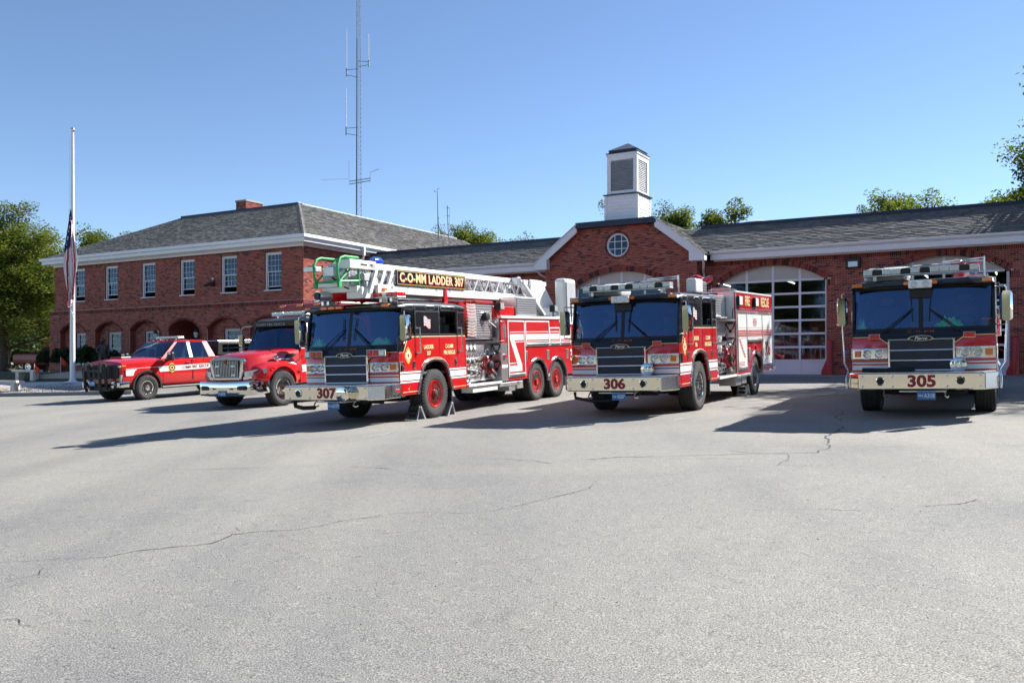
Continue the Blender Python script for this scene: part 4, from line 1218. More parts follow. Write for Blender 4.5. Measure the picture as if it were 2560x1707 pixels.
    for z, o_ in ((0.86, 0.0), (0.98, 0.012), (1.10, 0.02), (1.28, 0.02), (1.40, 0.012), (1.50, -0.02)):
        rows.append([(-CW + 2*CW*i/28, fc(-CW + 2*CW*i/28) - o_, z) for i in range(29)])
    MB().grid(rows).build('front_panel', Mx['red'], t, smooth=50, fix=False)
    rows = [[(-CW + 2*CW*i/28, fc(-CW + 2*CW*i/28) + o_, z) for i in range(29)] for z, o_ in ((1.50, 0.0), (1.56, 0.015), (1.64, 0.045))]
    MB().grid(rows).build('cowl', Mx['black'], t, smooth=50, fix=False)
    MB().prism([(-0.72, 1.503), (-0.52, 1.36), (0.52, 1.36), (0.72, 1.503)], 'y', -0.052, 0.0).build('cowl_centre', Mx['black'], t, bev=0.02)
    for s_ in (1, -1):
        mb = MB().path([(s_*0.535, -0.056, 1.352), (s_*0.73, -0.042, 1.497), (s_*0.86, fc(0.86)-0.004, 1.505), (s_*1.05, fc(1.05)-0.004, 1.505), (s_*1.2, fc(1.2)-0.004, 1.505)], 0.008, 5)
        mb.build('gold_pinstripe', Mx['cream'], t)
    text('C-O-MM', 0.07, Mx['brown'], t, (0, -0.0, 1.585), sx=1.5, bold=0.001, sp=1.25).matrix_local = Matrix.Translation((0, 0.008, 1.585)) @ FACE['front'] @ Matrix.Rotation(R(-18), 4, 'X')
    for (z0, z1, mt) in ((0.885, 0.975, 'white'), (1.005, 1.03, 'white')):
        for s_ in (1, -1):
            a, b = sorted((s_*0.57, s_*CW))
            front_strip(a, b, z0, z1, 0.024, 14, 0.028).build('reflective_stripe', Mx[mt], t, fix=False)
    # headlight bezels
    def bezel(s_):
        a, b = sorted((s_*0.58, s_*1.215))
        rows = []
        for z, o_ in ((1.075, 0.020), (1.085, 0.055), (1.095, 0.058), (1.105, 0.030), (1.275, 0.030), (1.285, 0.058), (1.295, 0.055), (1.305, 0.020)):
            rows.append([(a + (b-a)*i/14, fc(a + (b-a)*i/14) - o_, z) for i in range(15)])
        bz = MB().grid(rows).build('headlight_bezel', Mx['chrome_b'], t, smooth=40, fix=False)
        for x in (0.73, 0.94): round_lamp(t, s_*x, fc(x)-0.045, 1.19)
        front_strip(min(s_*1.06, s_*1.17), max(s_*1.06, s_*1.17), 1.13, 1.25, 0.045, 6).build('turn_signal', Mx['amber'], t, fix=False)
        MB().box(min(s_*(CW+.001), s_*(CW+.02)), max(s_*(CW+.001), s_*(CW+.02)), 0.132, 0.30, 1.085, 1.295).build('bezel_wrap', Mx['chrome'], bz, bev=0.012)
    both(bezel)
    # grille
    gr = MB(); y0, y1 = -0.10, -0.03
    for z0, z1 in ((0.865, 0.892), (1.045, 1.075), (1.235, 1.265), (1.43, 1.457)): gr.box(-0.565, 0.565, y0, y1, z0, z1)
    for x0, x1 in ((-0.565, -0.53), (0.53, 0.565)): gr.box(x0, x1, y0+0.0005, y1, 0.8925, 1.4295)
    g = gr.build('grille', Mx['chrome_b'], t, bev=0.012)
    for z0, z1 in ((0.893, 1.044), (1.076, 1.234), (1.266, 1.429)):
        MB().box(-0.529, 0.529, -0.078, -0.055, z0+.001, z1-.001).build('grille_screen', Mx['screen'], g)
    ell = [(cos(2*pi*k/36)*0.215, 1.465 + sin(2*pi*k/36)*0.058) for k in range(36)]
    eli = [(cos(2*pi*k/36)*0.188, 1.465 + sin(2*pi*k/36)*0.044) for k in range(36)]
    b_ = MB().prism(ell, 'y', -0.125, -0.085).build('badge', Mx['chrome'], g, bev=0.006)
    MB().prism(eli, 'y', -0.129, -0.1255).build('badge_field', Mx['black'], b_)
    text('Pierce', 0.085, Mx['clear'], b_, (0, -0.131, 1.463), sx=0.98, shear=0.35, bold=0.0015)
    # ---- bumper
    ex = 0.76 if kind == 'ladder' else 0.56
    pl = [(-1.25, 0.02), (-1.25, -0.20), (-1.04, -ex), (1.04, -ex), (1.25, -0.20), (1.25, 0.02)]
    if kind == 'ladder': pl = [(-1.25, 0.02), (-1.25, -0.46), (-1.12, -ex), (1.02, -ex), (1.25, -0.48), (1.25, 0.12)]
    bp = MB().prism(pl, 'z', 0.545, 0.848).build('bumper', Mx['chrome_w'], t, bev=0.02)
    for (p, q) in ((pl[3], pl[4]), (pl[4], pl[5])):      # dull end plates
        dx, dy = q[0]-p[0], q[1]-p[1]; ln_ = math.hypot(dx, dy); nx, ny = -dy/ln_, dx/ln_
        if nx < 0: nx, ny = -nx, -ny
        o1, o2 = 0.004, 0.008; e1 = 0.03
        P0 = (p[0]+dx*e1, p[1]+dy*e1); P1 = (q[0]-dx*e1, q[1]-dy*e1)
        MB().prism([(P0[0]+nx*o1, P0[1]+ny*o1), (P1[0]+nx*o1, P1[1]+ny*o1), (P1[0]+nx*o2, P1[1]+ny*o2), (P0[0]+nx*o2, P0[1]+ny*o2)], 'z', 0.565, 0.83).build('end_plate', Mx['steel'], bp)
    MB().prism([(p[0]*0.975, p[1]*0.95 if p[1] < 0 else p[1]) for p in pl], 'z', 0.8485, 0.856).build('tread_plate', Mx['plate'], bp)
    text(num, 0.285, Mx['dred'], bp, (0.03 if kind != 'ladder' else -0.02, -ex-0.004, 0.690), bold=0.012, sx=1.12)
    for x in (-0.97, -0.45, 0.45, 0.97):
        for z in (0.60, 0.79): MB().lathe([(0.022, 0), (0.020, -0.012), (0.008, -0.018), (0.001, -0.018)], 'y', (x, -ex, z), 12).build('bolt', Mx['chrome_r'], bp, smooth=True)
    for x in ((-0.66, 0.66) if kind == 'engine' else (-0.74,)):
        MB().lathe([(0.085, 0), (0.082, -0.02), (0.066, -0.022), (0.062, -0.005), (0.001, -0.0049)], 'y', (x, -ex, 0.70), 22).build('recess_ring', Mx['chrome'], bp, smooth=True)
        MB().lathe([(0.061, 0), (0.001, -0.003)], 'y', (x, -ex-0.006, 0.70), 18).build('speaker_hole', Mx['gasket'], bp)
    box_light(t, 1.235 if kind == 'ladder' else 1.20, 1.262, -0.10, 0.05, 0.66, 0.74, Mx['redlens'], 'side_warning_light', 'right')
    for x in (-0.62, 0.40):                   # tow hooks
        MB().path([(x, -0.30, 0.52), (x, -0.38, 0.47), (x, -0.42, 0.42), (x+0.03, -0.38, 0.39), (x+0.05, -0.32, 0.41)], 0.016, 6).build('tow_hook', Mx['chrome_r'], t, smooth=True)
    plate(t, {'305': 'A318', '306': '4207', '307': 'A319'}[num], (0.10 if kind == 'engine' else 0.12, -ex+0.05, 0.435))
    MB().box(-0.35, 0.42, -ex+0.06, -0.2, 0.50, 0.519).build('plate_bracket', Mx['alu'], t)
    # ---- windshield and upper cab
    def ws(z, x, o_=0.0): return (x, fc(x)*1.05 + 0.045 + (z-1.64)*0.20 - o_, z)
    for sg in (-1, 1):
        rows = []
        for j in range(6):
            z = 1.655 + (2.40-1.655)*j/5
            xs = [sg*(0.035 + (1.175-0.035)*i/14) for i in range(15)]; rows.append([ws(z, x) for x in sorted(xs)])
        MB().grid(rows).build('windshield', Mx['glass'], t, smooth=60, fix=False)
    mb = MB()
    for z0, z1, o_ in ((1.62, 1.665, 0.008), (2.385, 2.45, 0.008)):
        mb.grid([[ws(z, -1.20 + 2.40*i/28, o_) for i in range(29)] for z in (z0, z1)])
    mb.grid([[ws(1.66 + (2.39-1.66)*j/5, x, 0.006) for x in (-0.038, 0.038)] for j in range(6)])
    for s_ in (1, -1):
        mb.grid([[ws(1.62 + (2.45-1.62)*j/5, s_*x, 0.006) for x in (1.165, 1.222)] for j in range(6)])
    mb.build('windshield_seal', Mx['gasket'], t, fix=False)
    up = MB()
    for s_ in (1, -1):
        a, b = sorted((s_*(CW-0.045), s_*CW))
        up.prism([(0.12, 1.50), (0.305, 1.50), (0.485, 1.81), (0.34, 1.83), (0.15, 1.83)], 'x', a, b)
        up.prism([(0.15, 1.83), (0.33, 1.83), (0.44, 2.46), (0.30, 2.46)], 'x', a, b)
        up.box(a, b, 0.485, 2.95, 1.812, 1.875); up.box(a, b, 0.44, 2.95, 2.375, 2.46)
        up.box(a, b, 0.775, 1.85, 1.8751, 2.3749); up.box(a, b, 2.56, 2.95, 1.8751, 2.3749)
    up.box(-CW+.046, CW-.046, 2.91, 2.95, 1.812, 2.46)
    up.build('cab_upper', Mx['black'], t, bev=0.008)
    # roof shell with rounded shoulders and a visor
    lp = []
    for y, dz, dx in ((0.10, -0.05, 0.0), (0.16, 0.0, 0.0), (0.6, 0.035, 0.0), (1.5, 0.045, 0.0), (2.6, 0.04, 0.0), (2.98, 0.0, 0.0)):
        hw = CW+0.005; zt = 2.545+dz; zb = 2.44
        lp.append([(-hw, y, zb), (-hw, y, zt-0.08), (-hw+0.05, y, zt-0.02), (-hw+0.16, y, zt), (hw-0.16, y, zt), (hw-0.05, y, zt-0.02), (hw, y, zt-0.08), (hw, y, zb)])
    MB().loft(lp).build('roof', Mx['black'], t, smooth=50)
    rows = []
    for y_, z in ((0.03, 2.425), (-0.03, 2.44), (-0.015, 2.47), (0.12, 2.53)):
        rows.append([(-CW + 2*CW*i/24, fc(-CW + 2*CW*i/24)*0.9 + y_ + 0.10, z) for i in range(25)])
    MB().grid(rows).build('visor', Mx['black'], t, smooth=60, fix=False)
    for x in (-1.10, -0.20, 0.0, 0.20, 1.10) if kind == 'engine' else (-1.12, -0.62, -0.42, -0.22, 0.95):
        y = fc(x)*0.9 + 0.055
        MB().box(x-0.085, x+0.085, y-0.03, y+0.05, 2.458, 2.525).build('marker_light', Mx['amber'], t, bev=0.012)
    # side glass, seams, roof-edge lights
    def sideglass(s_):
        a, b = sorted((s_*(CW-0.03), s_*(CW-0.024)))
        MB().prism([(0.36, 1.876), (0.774, 1.876), (0.774, 2.374), (0.445, 2.374)], 'x', a, b).build('window', Mx['glassd'], t)
        if s_ < 0 or kind == 'engine':
            MB().prism([(1.852, 1.876), (2.558, 1.876), (2.558, 2.02 if kind == 'engine' and s_ > 0 else 2.374), (1.852, 2.02 if kind == 'engine' and s_ > 0 else 2.374)], 'x', a, b).build('window', Mx['glassd'], t)
        a, b = sorted((s_*(CW+0.0005), s_*(CW+0.012)))
        for y in (0.79, 1.78, 2.61):
            MB().box(a, b, y-0.006, y+0.006, 1.84, 2.50).build('door_seam', Mx['chrome_r'], t)
        a, b = sorted((s_*(CW+0.006), s_*(CW+0.016)))
        for y0, y1 in ((0.36, 0.73), (1.22, 1.60), (1.86, 2.50)):
            q = 0.03; zz0, zz1 = 2.405, 2.495
            mb = MB().path([(s_*(CW+0.008), yy, zz) for yy, zz in ((y0+q, zz0), (y1-q, zz0), (y1, zz0+q), (y1, zz1-q), (y1-q, zz1), (y0+q, zz1), (y0, zz1-q), (y0, zz0+q), (y0+q, zz0))], 0.006, 4)
            mb.build('roof_edge_light', Mx['chrome_r'], t)
        # grab rails behind each door
        for y in (0.86, 2.68):
            mb = MB().tube((s_*(CW+0.075), y, 1.46), (s_*(CW+0.075), y, 2.02), 0.017, 8)
            for z in (1.47, 2.01): mb.tube((s_*CW, y-0.03, z), (s_*(CW+0.075), y, z), 0.014, 6); mb.box(min(s_*CW, s_*(CW+.015)), max(s_*CW, s_*(CW+.015)), y-0.06, y-0.01, z-0.03, z+0.03)
            mb.build('grab_rail', Mx['chrome_r'], t, smooth=True)
    both(sideglass)
    # ---- mirrors
    def mirror(s_):
        mx, my = s_*(CW+0.17), 0.12
        lp = [[(mx + dx*w_, my + dy, z) for dx, dy in ((-1, 0.09), (-1, -0.02), (-0.6, -0.08), (0.6, -0.08), (1, -0.02), (1, 0.09))] for z, w_ in ((1.74, 0.08), (1.78, 0.105), (2.22, 0.105), (2.27, 0.08))]
        m_ = MB().loft(lp).build('mirror', Mx['chrome'], t, smooth=45)
        MB().box(mx-0.095, mx+0.095, my+0.091, my+0.096, 1.78, 2.22).build('mirror_glass', Mx['chrome'], m_)
        mb = MB().path([(s_*(CW-0.01), 0.40, 2.36), (s_*(CW+0.14), 0.16, 2.36), (mx, my, 2.33), (mx, my, 2.25)], 0.014, 6)
        mb.build('mirror_arm', Mx['chrome_r'], m_, smooth=True); mb = MB().path([(mx, my, 1.76), (mx, my, 1.68), (s_*(CW+0.06), 0.26, 1.66), (s_*(CW-0.01), 0.35, 1.70)], 0.014, 6)
        mb.build('mirror_arm', Mx['chrome_r'], m_, smooth=True)
        if num == '305':
            MB().path([(mx, my, 1.68), (mx-s_*0.02, my-0.02, 1.3), (mx-s_*0.03, my-0.05, 1.02), (mx - s_*0.12, -0.12, 0.88), (s_*1.30, -0.20, 0.74), (s_*1.29, -0.20, 0.55)], 0.016, 8).build('entry_rail', Mx['chrome_r'], t, smooth=True)
    both(mirror)
    # ---- wipers
    for s_ in (1, -1):
        p0, p1 = Vector((s_*0.62, -0.03, 1.60)), Vector(ws(2.02, s_*0.13, 0.04))
        mb = MB().path([p0, p0.lerp(p1, 0.5)+Vector((0, -0.03, 0)), p1], 0.011, 5); mb.path([p0+Vector((s_*0.05, 0, 0)), p1+Vector((s_*0.03, 0, -0.02))], 0.007, 5)
        q0, q1 = Vector(ws(1.78, s_*0.14, 0.03)), Vector(ws(2.26, s_*0.17, 0.03))
        mb.path([q0, q1], 0.010, 5)
        mb.build('wiper', Mx['blackp'], t)
    # ---- interior
    mb = MB(); mb.box(-1.15, 1.15, 0.42, 2.9, 0.98, 1.04); mb.box(-0.42, 0.42, 0.7, 2.3, 1.04, 1.55)
    mb.prism([(0.30, 1.40), (0.30, 1.60), (0.44, 1.66), (0.62, 1.62), (0.66, 1.30)], 'x', -1.16, 1.16)
    mb.build('dashboard', Mx['inter'], t, bev=0.02)
    for x in (-0.72, 0.72):
        for y in (1.15, 2.45):
            s2 = MB().box(x-0.25, x+0.25, y-0.28, y+0.25, 1.25, 1.42); s2.box(x-0.24, x+0.24, y+0.17, y+0.30, 1.42, 2.10); s2.box(x-0.14, x+0.14, y+0.18, y+0.29, 2.12, 2.30)
            s2.build('seat', Mx['seat'], t, bev=0.05)
    sw = MB(); cx, cy, cz = 0.72, 0.62, 1.70      # driver sits on the viewer's right
    ring = [(cx + cos(2*pi*k/20)*0.21, cy - sin(2*pi*k/20)*0.11, cz + sin(2*pi*k/20)*0.17) for k in range(21)]
    sw.path(ring, 0.015, 6); sw.tube((cx, cy, cz), (cx, cy+0.0-0.15, cz-0.25), 0.03)
    for k in (0, 7, 13): sw.tube((cx, cy, cz), ring[k], 0.012, 5)
    sw.build('steering_wheel', Mx['blackp'], t, smooth=True)
    # ---- decals on both sides
    for s_, f in ((1, 'right'), (-1, 'left')):
        x = s_*(CW+0.010)
        text(unit[0], 0.125, Mx['cream'], t, (x, 1.30, 1.585), f, bold=0.003, sx=0.86)
        text(unit[1], 0.125, Mx['cream'], t, (x, 1.30, 1.445), f, bold=0.003, sx=0.86)
        text('C-O-MM', 0.125, Mx['cream'], t, (x, 2.20, 1.585), f, bold=0.003, sx=0.74)
        text('FIRE RESCUE', 0.125, Mx['cream'], t, (x, 2.20, 1.445), f, bold=0.003, sx=0.74)
        em = MB(); n = 48; pr = []
        for k in range(n):                     # eight-lobed cross
            an = 2*pi*k/n; rr = 0.155 + 0.010*cos(4*an) + 0.006*cos(8*an)
            pr.append((0.47 + cos(an)*rr*0.80, 1.42 + sin(an)*rr*1.05))
        e_ = em.prism(pr, 'x', s_*(CW+0.0073), s_*(CW+0.0095)).build('emblem', Mx['gold'], t)
        for rr, mt, o_ in ((0.10, 'white', 0.0005), (0.082, 'gold', 0.001), (0.062, 'white', 0.0015), (0.04, 'dred', 0.002)):
            MB().prism([(0.47 + cos(2*pi*k/24)*rr*0.8, 1.42 + sin(2*pi*k/24)*rr) for k in range(24)], 'x', s_*(CW+0.0095), s_*(CW+0.0095+o_)).build('emblem_ring', Mx[mt], e_)
        for k in range(4):
            an = pi/4 + k*pi/2
            MB().tube((s_*(CW+.0105), 0.47+cos(an)*0.085, 1.42+sin(an)*0.105), (s_*(CW+.0105), 0.47+cos(an)*0.125, 1.42+sin(an)*0.155), 0.006, 5).build('emblem_tool', Mx['black'], e_)
        # waving flag decal
        fl = MB(); W_, H_ = 0.27, 0.22
        def fp(i, j): u_ = i/12; return (s_*(CW+0.0022), 1.15 + W_*u_, 2.04 + H_*(j/13) - 0.05*u_ + 0.02*sin(u_*6.5))
        fl_w, fl_r, fl_b = MB(), MB(), MB()
        for j in range(13):
            tgt = fl_r if j % 2 == 0 else fl_w
            for i in range(12):
                tg = fl_b if (i < 5 and j >= 6) else tgt
                tg.add([fp(i, j), fp(i+1, j), fp(i+1, j+1), fp(i, j+1)], [(0, 1, 2, 3)])
        fd = fl_w.build('flag_decal', Mx['flagw'], t, fix=False); fl_r.build('flag_stripes', Mx['dred'], fd, fix=False); fl_b.build('flag_canton', Mx['greyp'], fd, fix=False)

def lightbar(t, x0, x1, y0, y1, z0, z1, segs, yaw=0, name='lightbar'):
    b = MB().box(x0, x1, y0, y1, z0, z0+0.03).build(name, M['alu'], t, bev=0.01)
    n = len(segs); w = (x1-x0)/n
    for k, s_ in enumerate(segs):
        MB().box(x0+w*k+0.004, x0+w*(k+1)-0.004, y0-0.005, y1+0.005, z0+0.031, z1).build('lens', M[s_], b, bev=0.012)
    for x in (x0+0.2, x1-0.2): MB().box(x-0.03, x+0.03, y0+0.05, y1-0.05, z0-0.08, z0-0.001).build('foot', M['chrome_r'], b)
    return b

def folding_step(t, x, y, z, s_=0.13):
    o = MB()
    loop = [(x-s_, z+s_*0.7), (x-s_*0.5, z+s_), (x+s_*0.5, z+s_), (x+s_, z+s_*0.7), (x+s_*0.45, z-s_*0.5), (x, z-s_*0.75), (x-s_*0.45, z-s_*0.5), (x-s_, z+s_*0.7)]
    o.path([(p[0], y-0.025, p[1]) for p in loop], 0.014, 6)
    o.box(x-s_*0.55, x+s_*0.55, y-0.02, y, z+s_*0.55, z+s_*0.8); o.box(x-s_*.3, x+s_*.3, y-0.05, y, z-s_*1.25, z-s_*0.8)
    o.build('folding_step', M['blackp'], t, smooth=True)

def pump_panel(t, y0, y1, xo, zt, kind):
    """side pump panel at x=+xo with gauges, levers, caps and the big red intake"""
    MB().box(-xo, xo, y0, y1, 0.66, zt).build('pump_house', M['gasket'], t, bev=0.01)
    for s_ in (1,):
        X = xo+0.001; r = random.Random(5 if kind == 'ladder' else 9); L = y1-y0
        p = MB().box(X, X+0.012, y0+0.02, y1-0.02, 0.70, zt-0.03).build('pump_panel', M['alu'] if kind == 'ladder' else M['greyp'], t, bev=0.004)
        MB().box(X+0.0125, X+0.02, y0+L*0.74, y1-0.05, 0.75, zt-0.35).build('dark_plate', M['blackp'], p)
        for k in range(4):
            cy = y0 + 0.18 + k*0.20; cz = zt-0.17
            g = MB().lathe([(0.085, 0.0), (0.085, 0.035), (0.07, 0.04), (0.068, 0.030)], 'x', (X+0.012, cy, cz), 22, caps=False).build('gauge', M['chrome'], p, smooth=True)
            MB().lathe([(0.07, 0.031), (0.001, 0.0315)], 'x', (X+0.012, cy, cz), 20).build('gauge_face', M['white'], g)
            MB().box(X+0.045, X+0.047, cy-0.004, cy+0.004, cz, cz+0.05).build('needle', M['gasket'], g)
        for row in range(2):
            for k in range(9):
                cy = y0+0.10+k*0.125; cz = zt-0.36-row*0.22
                l_ = MB().tube((X+0.01, cy, cz), (X+0.10, cy, cz-0.02), 0.012, 6); l_.ball((X+0.12, cy, cz-0.03), 0.034, 8, 5, (0.8, 0.8, 1.5)); l_.box(X+0.0121, X+0.02, cy-0.045, cy+0.045, cz-0.15, cz-0.06)
                l_.build('valve_lever', M['chrome'], p, smooth=True)
                g = MB().lathe([(0.045, 0.0), (0.045, 0.02), (0.001, 0.021)], 'x', (X+0.012, cy, cz-0.12), 14).build('small_gauge', M['white'], p, smooth=True)
        for k, (cy, cz, rr) in enumerate(((y0+0.16, 1.20, 0.075), (y0+0.38, 1.18, 0.075), (y0+0.60, 1.20, 0.07), (y0+0.20, 0.95, 0.085), (y0+0.45, 0.92, 0.08), (y0+0.72, 0.90, 0.07), (y0+0.12, 0.78, 0.05), (y1-0.25, 0.85, 0.08), (y1-0.22, 1.35, 0.06))):
            MB().lathe([(rr*0.8, 0), (rr*0.8, 0.10), (rr, 0.10), (rr, 0.16), (rr*0.7, 0.18), (0.01, 0.19)], 'x', (X+0.01, cy, cz), 18).build('discharge_cap', M['chrome'], p, smooth=True)
            mb = MB().path([(X+0.12, cy, cz+rr), (X+0.2, cy+0.05, cz+0.02), (X+0.16, cy+0.08, cz-0.15)], 0.012, 5); mb.build('cap_chain', M['chrome_r'], p)
        # red intake valve
        cy, cz = y0 + L*0.68, 1.08
        iv = MB().lathe([(0.13, 0.0), (0.13, 0.05), (0.10, 0.06), (0.10, 0.14), (0.13, 0.15), (0.13, 0.20), (0.09, 0.21)], 'x', (X+0.01, cy, cz), 20)
        iv.lathe([(0.08, -0.02), (0.09, 0.15), (0.07, 0.22), (0.03, 0.25)], 'z', (X+0.11, cy, cz), 16); iv.tube((X+0.11, cy, cz), (X+0.20, cy+0.12, cz-0.20), 0.09, 14)
        iv.build('intake_valve', M['valve'], p, smooth=True)
        MB().lathe([(0.11, 0.21), (0.11, 0.27), (0.05, 0.29), (0.01, 0.29)], 'x', (X+0.01, cy, cz), 8).build('intake_cap', M['blackp'], p, smooth=True)
        MB().tube((X+0.20, cy+0.12, cz-0.20), (X+0.25, cy+0.18, cz-0.30), 0.10, 12).build('intake_elbow_cap', M['chrome'], p, smooth=True)
        mb = MB().path([(X+0.16, cy+0.02+cos(2*pi*k/18)*0.10, cz+0.30+sin(2*pi*k/18)*0.10) for k in range(19)], 0.012, 6)
        mb.build('hand_wheel', M['chrome_r'], p, smooth=True)
        # running board
        MB().box(xo-0.05, CW+0.03, y0, y1, 0.60, 0.655).build('running_board', M['plate'], t, bev=0.008)
        MB().box(CW+0.03, CW+0.036, y0+.01, y1-.01, 0.60, 0.66).build('board_edge', M['ladder'], t)

def fender(t, cy, r, x=1.25, z0=0.52, zr=0.52):
    n = 18
    for s_ in (1, -1):
      mb = MB()
      for k in range(n):
        a0, a1 = pi*k/n, pi*(k+1)/n
        q = [(cy+cos(a0)*r, zr+sin(a0)*r), (cy+cos(a1)*r, zr+sin(a1)*r), (cy+cos(a1)*(r+0.065), zr+sin(a1)*(r+0.065)), (cy+cos(a0)*(r+0.065), zr+sin(a0)*(r+0.065))]
        mb.prism(q, 'x', s_*(x-0.02), s_*(x+0.035))
      mb.build('fender', M['chrome_r'], t, smooth=30)
# ---------------------------------------------------------------- pumper body (both engines)
def arc_notch(cy, r, zr, z0, n=12):
    """points of a wheel cut-out from rear to front along the lower edge"""
    a = math.asin((z0-zr)/r)
    return [(cy + cos(a + (pi-2*a)*k/n)*r, zr + sin(a + (pi-2*a)*k/n)*r) for k in range(n+1)]

def engine_body(t, num):
    Y0, Y1, X, ZT, ZB, WC = 4.64, 8.70, 1.25, 2.70, 0.62, 6.70
    sh = MB(); nt_ = arc_notch(WC, 0.64, 0.52, ZB)
    for s_ in (1, -1):
        sh.prism([(Y0, ZB), (Y0, ZT), (Y1, ZT), (Y1, ZB)] + nt_, 'x', s_*(X-0.04), s_*X)
    sh.box(-X+.041, X-.041, Y1-0.04, Y1, ZB, ZT)
    sh.build('body', M['red'], t, bev=0.008)
    MB().box(-X+.05, X-.05, Y0+.03, Y1-.05, 1.20, ZT-0.25).box(-0.80, 0.80, Y0+.03, Y1-.05, 0.62, 1.19).build('body_core', M['dark'], t)
    for s_ in (1, -1):
        MB().box(min(s_*0.80, s_*(X-.0405)), max(s_*0.80, s_*(X-.0405)), Y0+0.002, Y0+0.025, ZB+.02, ZT+0.02).build('bulkhead', M['plate'], t)
    MB().box(X-0.005, X+0.012, Y0-0.002, Y0+0.05, ZB, ZT).build('corner_trim', M['alu'], t, bev=0.004)
    MB().box(-X, X, Y0, Y0+0.06, ZT+.001, ZT+0.05).box(X-0.10, X+0.01, Y0+.061, Y1, ZT+.001, ZT+0.045).box(-X-.01, -X+0.1, Y0+.061, Y1, ZT+.001, ZT+0.045).build('top_rail', M['ladder'], t, bev=0.01)
    for s_ in (1, -1):
        xa = lambda d0, d1: sorted((s_*(X+d0), s_*(X+d1)))
        a, b = xa(0.0005, 0.010)
        MB().box(a, b, Y0+0.05, Y1, 2.215, 2.245).box(a, b, Y0+0.05, Y1, 2.285, 2.30).build('rub_trim', M['alu'], t)
        for y0, y1, z0, z1 in ((4.80, 5.68, 0.72, 2.20), (5.74, 7.40, 1.42, 2.20), (7.46, 8.62, 0.72, 2.20)):
            fr = MB(); w = 0.03; a, b = xa(0.0005, 0.018)
            fr.box(a, b, y0-w, y0, z0, z1); fr.box(a, b, y1, y1+w, z0, z1); fr.box(a, b, y0, y1, z1-w, z1)
            f_ = fr.build('compartment_door', M['alu'], t)
            a, b = xa(0.0006, 0.010)
            MB().box(a, b, y0+.001, y1-.001, z0+0.10, z1-w-.001).build('roller_curtain', M['rollw'], f_)
            a, b = xa(0.0006, 0.030)
            MB().box(a, b, y0+.001, y1-.001, z0, z0+0.099).build('lift_bar', M['alu'], f_, bev=0.012)
            a, b = xa(0.0304, 0.04); MB().box(a, b, y0+0.05, y1-.05, z0+0.02, z0+0.05).build('lift_handle', M['gasket'], f_)
            a, b = xa(0.0102, 0.0118)
            for zz in (1.60, 1.645, 1.69, 1.735):           # bunched red stripes
                if zz < z0 + 0.12: continue
                MB().box(a, b, y0+.002, y1-.002, zz-0.016, zz+0.016).build('stripe', M['dred'] if 0 else M['red'], f_)
            MB().box(a, b, y0+.002, y1-.002, 1.81, 1.82).box(a, b, y0+.002, y1-.002, 1.535, 1.545).build('pinstripe', M['red'], f_)
        a, b = xa(0.0102, 0.0120)
        mb = MB()                                           # descending stripe on the first door
        for k in range(12):
            z = 1.50 - k*0.040; y = 4.86 + k*0.045
            mb.box(a, b, y, y+0.16, z-0.014, z+0.014)
        for k in range(4): mb.box(a, b, 4.82, 5.40, 0.90-k*0.035+.02, 0.918-k*0.035+.02)
        mb.build('zigzag_stripe', M['red'], t)
        text(num, 0.56, M['dred'], t, (s_*(X+0.012), 8.04, 1.20), 'right' if s_ > 0 else 'left', bold=0.012, sx=0.78)
        for w_, y in (('FIRE', 5.85), ('RESCUE', 7.85)):
            text(w_, 0.36, M['cream'], t, (s_*(X+0.004), y, 2.50), 'right' if s_ > 0 else 'left', bold=0.006, sx=0.78)
        for y in (4.72, 6.45):
            a, b = xa(0.0, 0.075); sc = MB().box(a, b, y, y+0.34, 2.36, 2.62).build('scene_light', M['blackp'], t, bev=0.02)
            a, b = xa(0.0755, 0.085); MB().box(a, b, y+0.02, y+0.32, 2.39, 2.60).build('lens', M['white'], sc)
        e_ = MB(); x = s_*(X+0.0115)
        for k in range(7):                                  # small red maker's mark on the middle door
            wv = 0.06 + 0.16*math.sqrt(max(0, 1-((k-3)/3.6)**2)); z = 2.05 - k*0.032
            e_.box(min(x, x+s_*.001), max(x, x+s_*.001), 6.57-wv, 6.57+wv, z-0.008, z+0.008)
        e_.build('door_emblem', M['red'], t)
        for y in (WC-0.80, WC+0.72):
            a, b = xa(0.0005, 0.015); MB().box(a, b, y-0.06, y+0.12, 0.95, 1.28).build('gravel_guard', M['alu'], t, bev=0.01)
        a, b = xa(0.0005, 0.03); MB().box(a, b, WC-0.12, WC+0.05, 1.22, 1.33).build('marker_light', M['redlens'], t, bev=0.02)
    fender(t, WC, 0.62, X)
    MB().box(-X-0.02, X+0.03, Y1, Y1+0.30, 0.60, 0.66).build('rear_step', M['plate'], t, bev=0.01)
    MB().box(-X, X, Y0, Y1, 0.55, 0.62).build('rub_rail', M['alu'], t, bev=0.01) if 0 else None
    for s_ in (1, -1):
        for y0, y1 in ((Y0, WC-0.66), (WC+0.66, Y1)):
            a, b = sorted((s_*(X-0.10), s_*(X+0.02))); MB().box(a, b, y0, y1, 0.56, 0.619).build('rub_rail', M['alu'], t, bev=0.008)
    mb = MB().box(0.72, 1.16, 4.85, 5.35, 0.34, 0.55); mb.box(0.80, 1.18, 5.40, 5.85, 0.36, 0.55)
    mb.build('step_well', M['alu'], t, bev=0.01)
    # pump house between cab and body
    pump_panel(t, 3.02, Y0, 0.98, 2.05, 'engine')
    MB().box(-1.10, 1.10, 3.05, Y0, 2.06, 2.10).build('pump_deck', M['plate'], t)
    MB().box(0.45, 1.00, 3.2, Y0-0.05, 2.10, 2.62).build('crosslay_cover', M['rolls'], t, bev=0.02)
    MB().box(0.90, 1.24, 3.9, Y0, 1.98, 2.03).build('step_shelf', M['alu'], t)
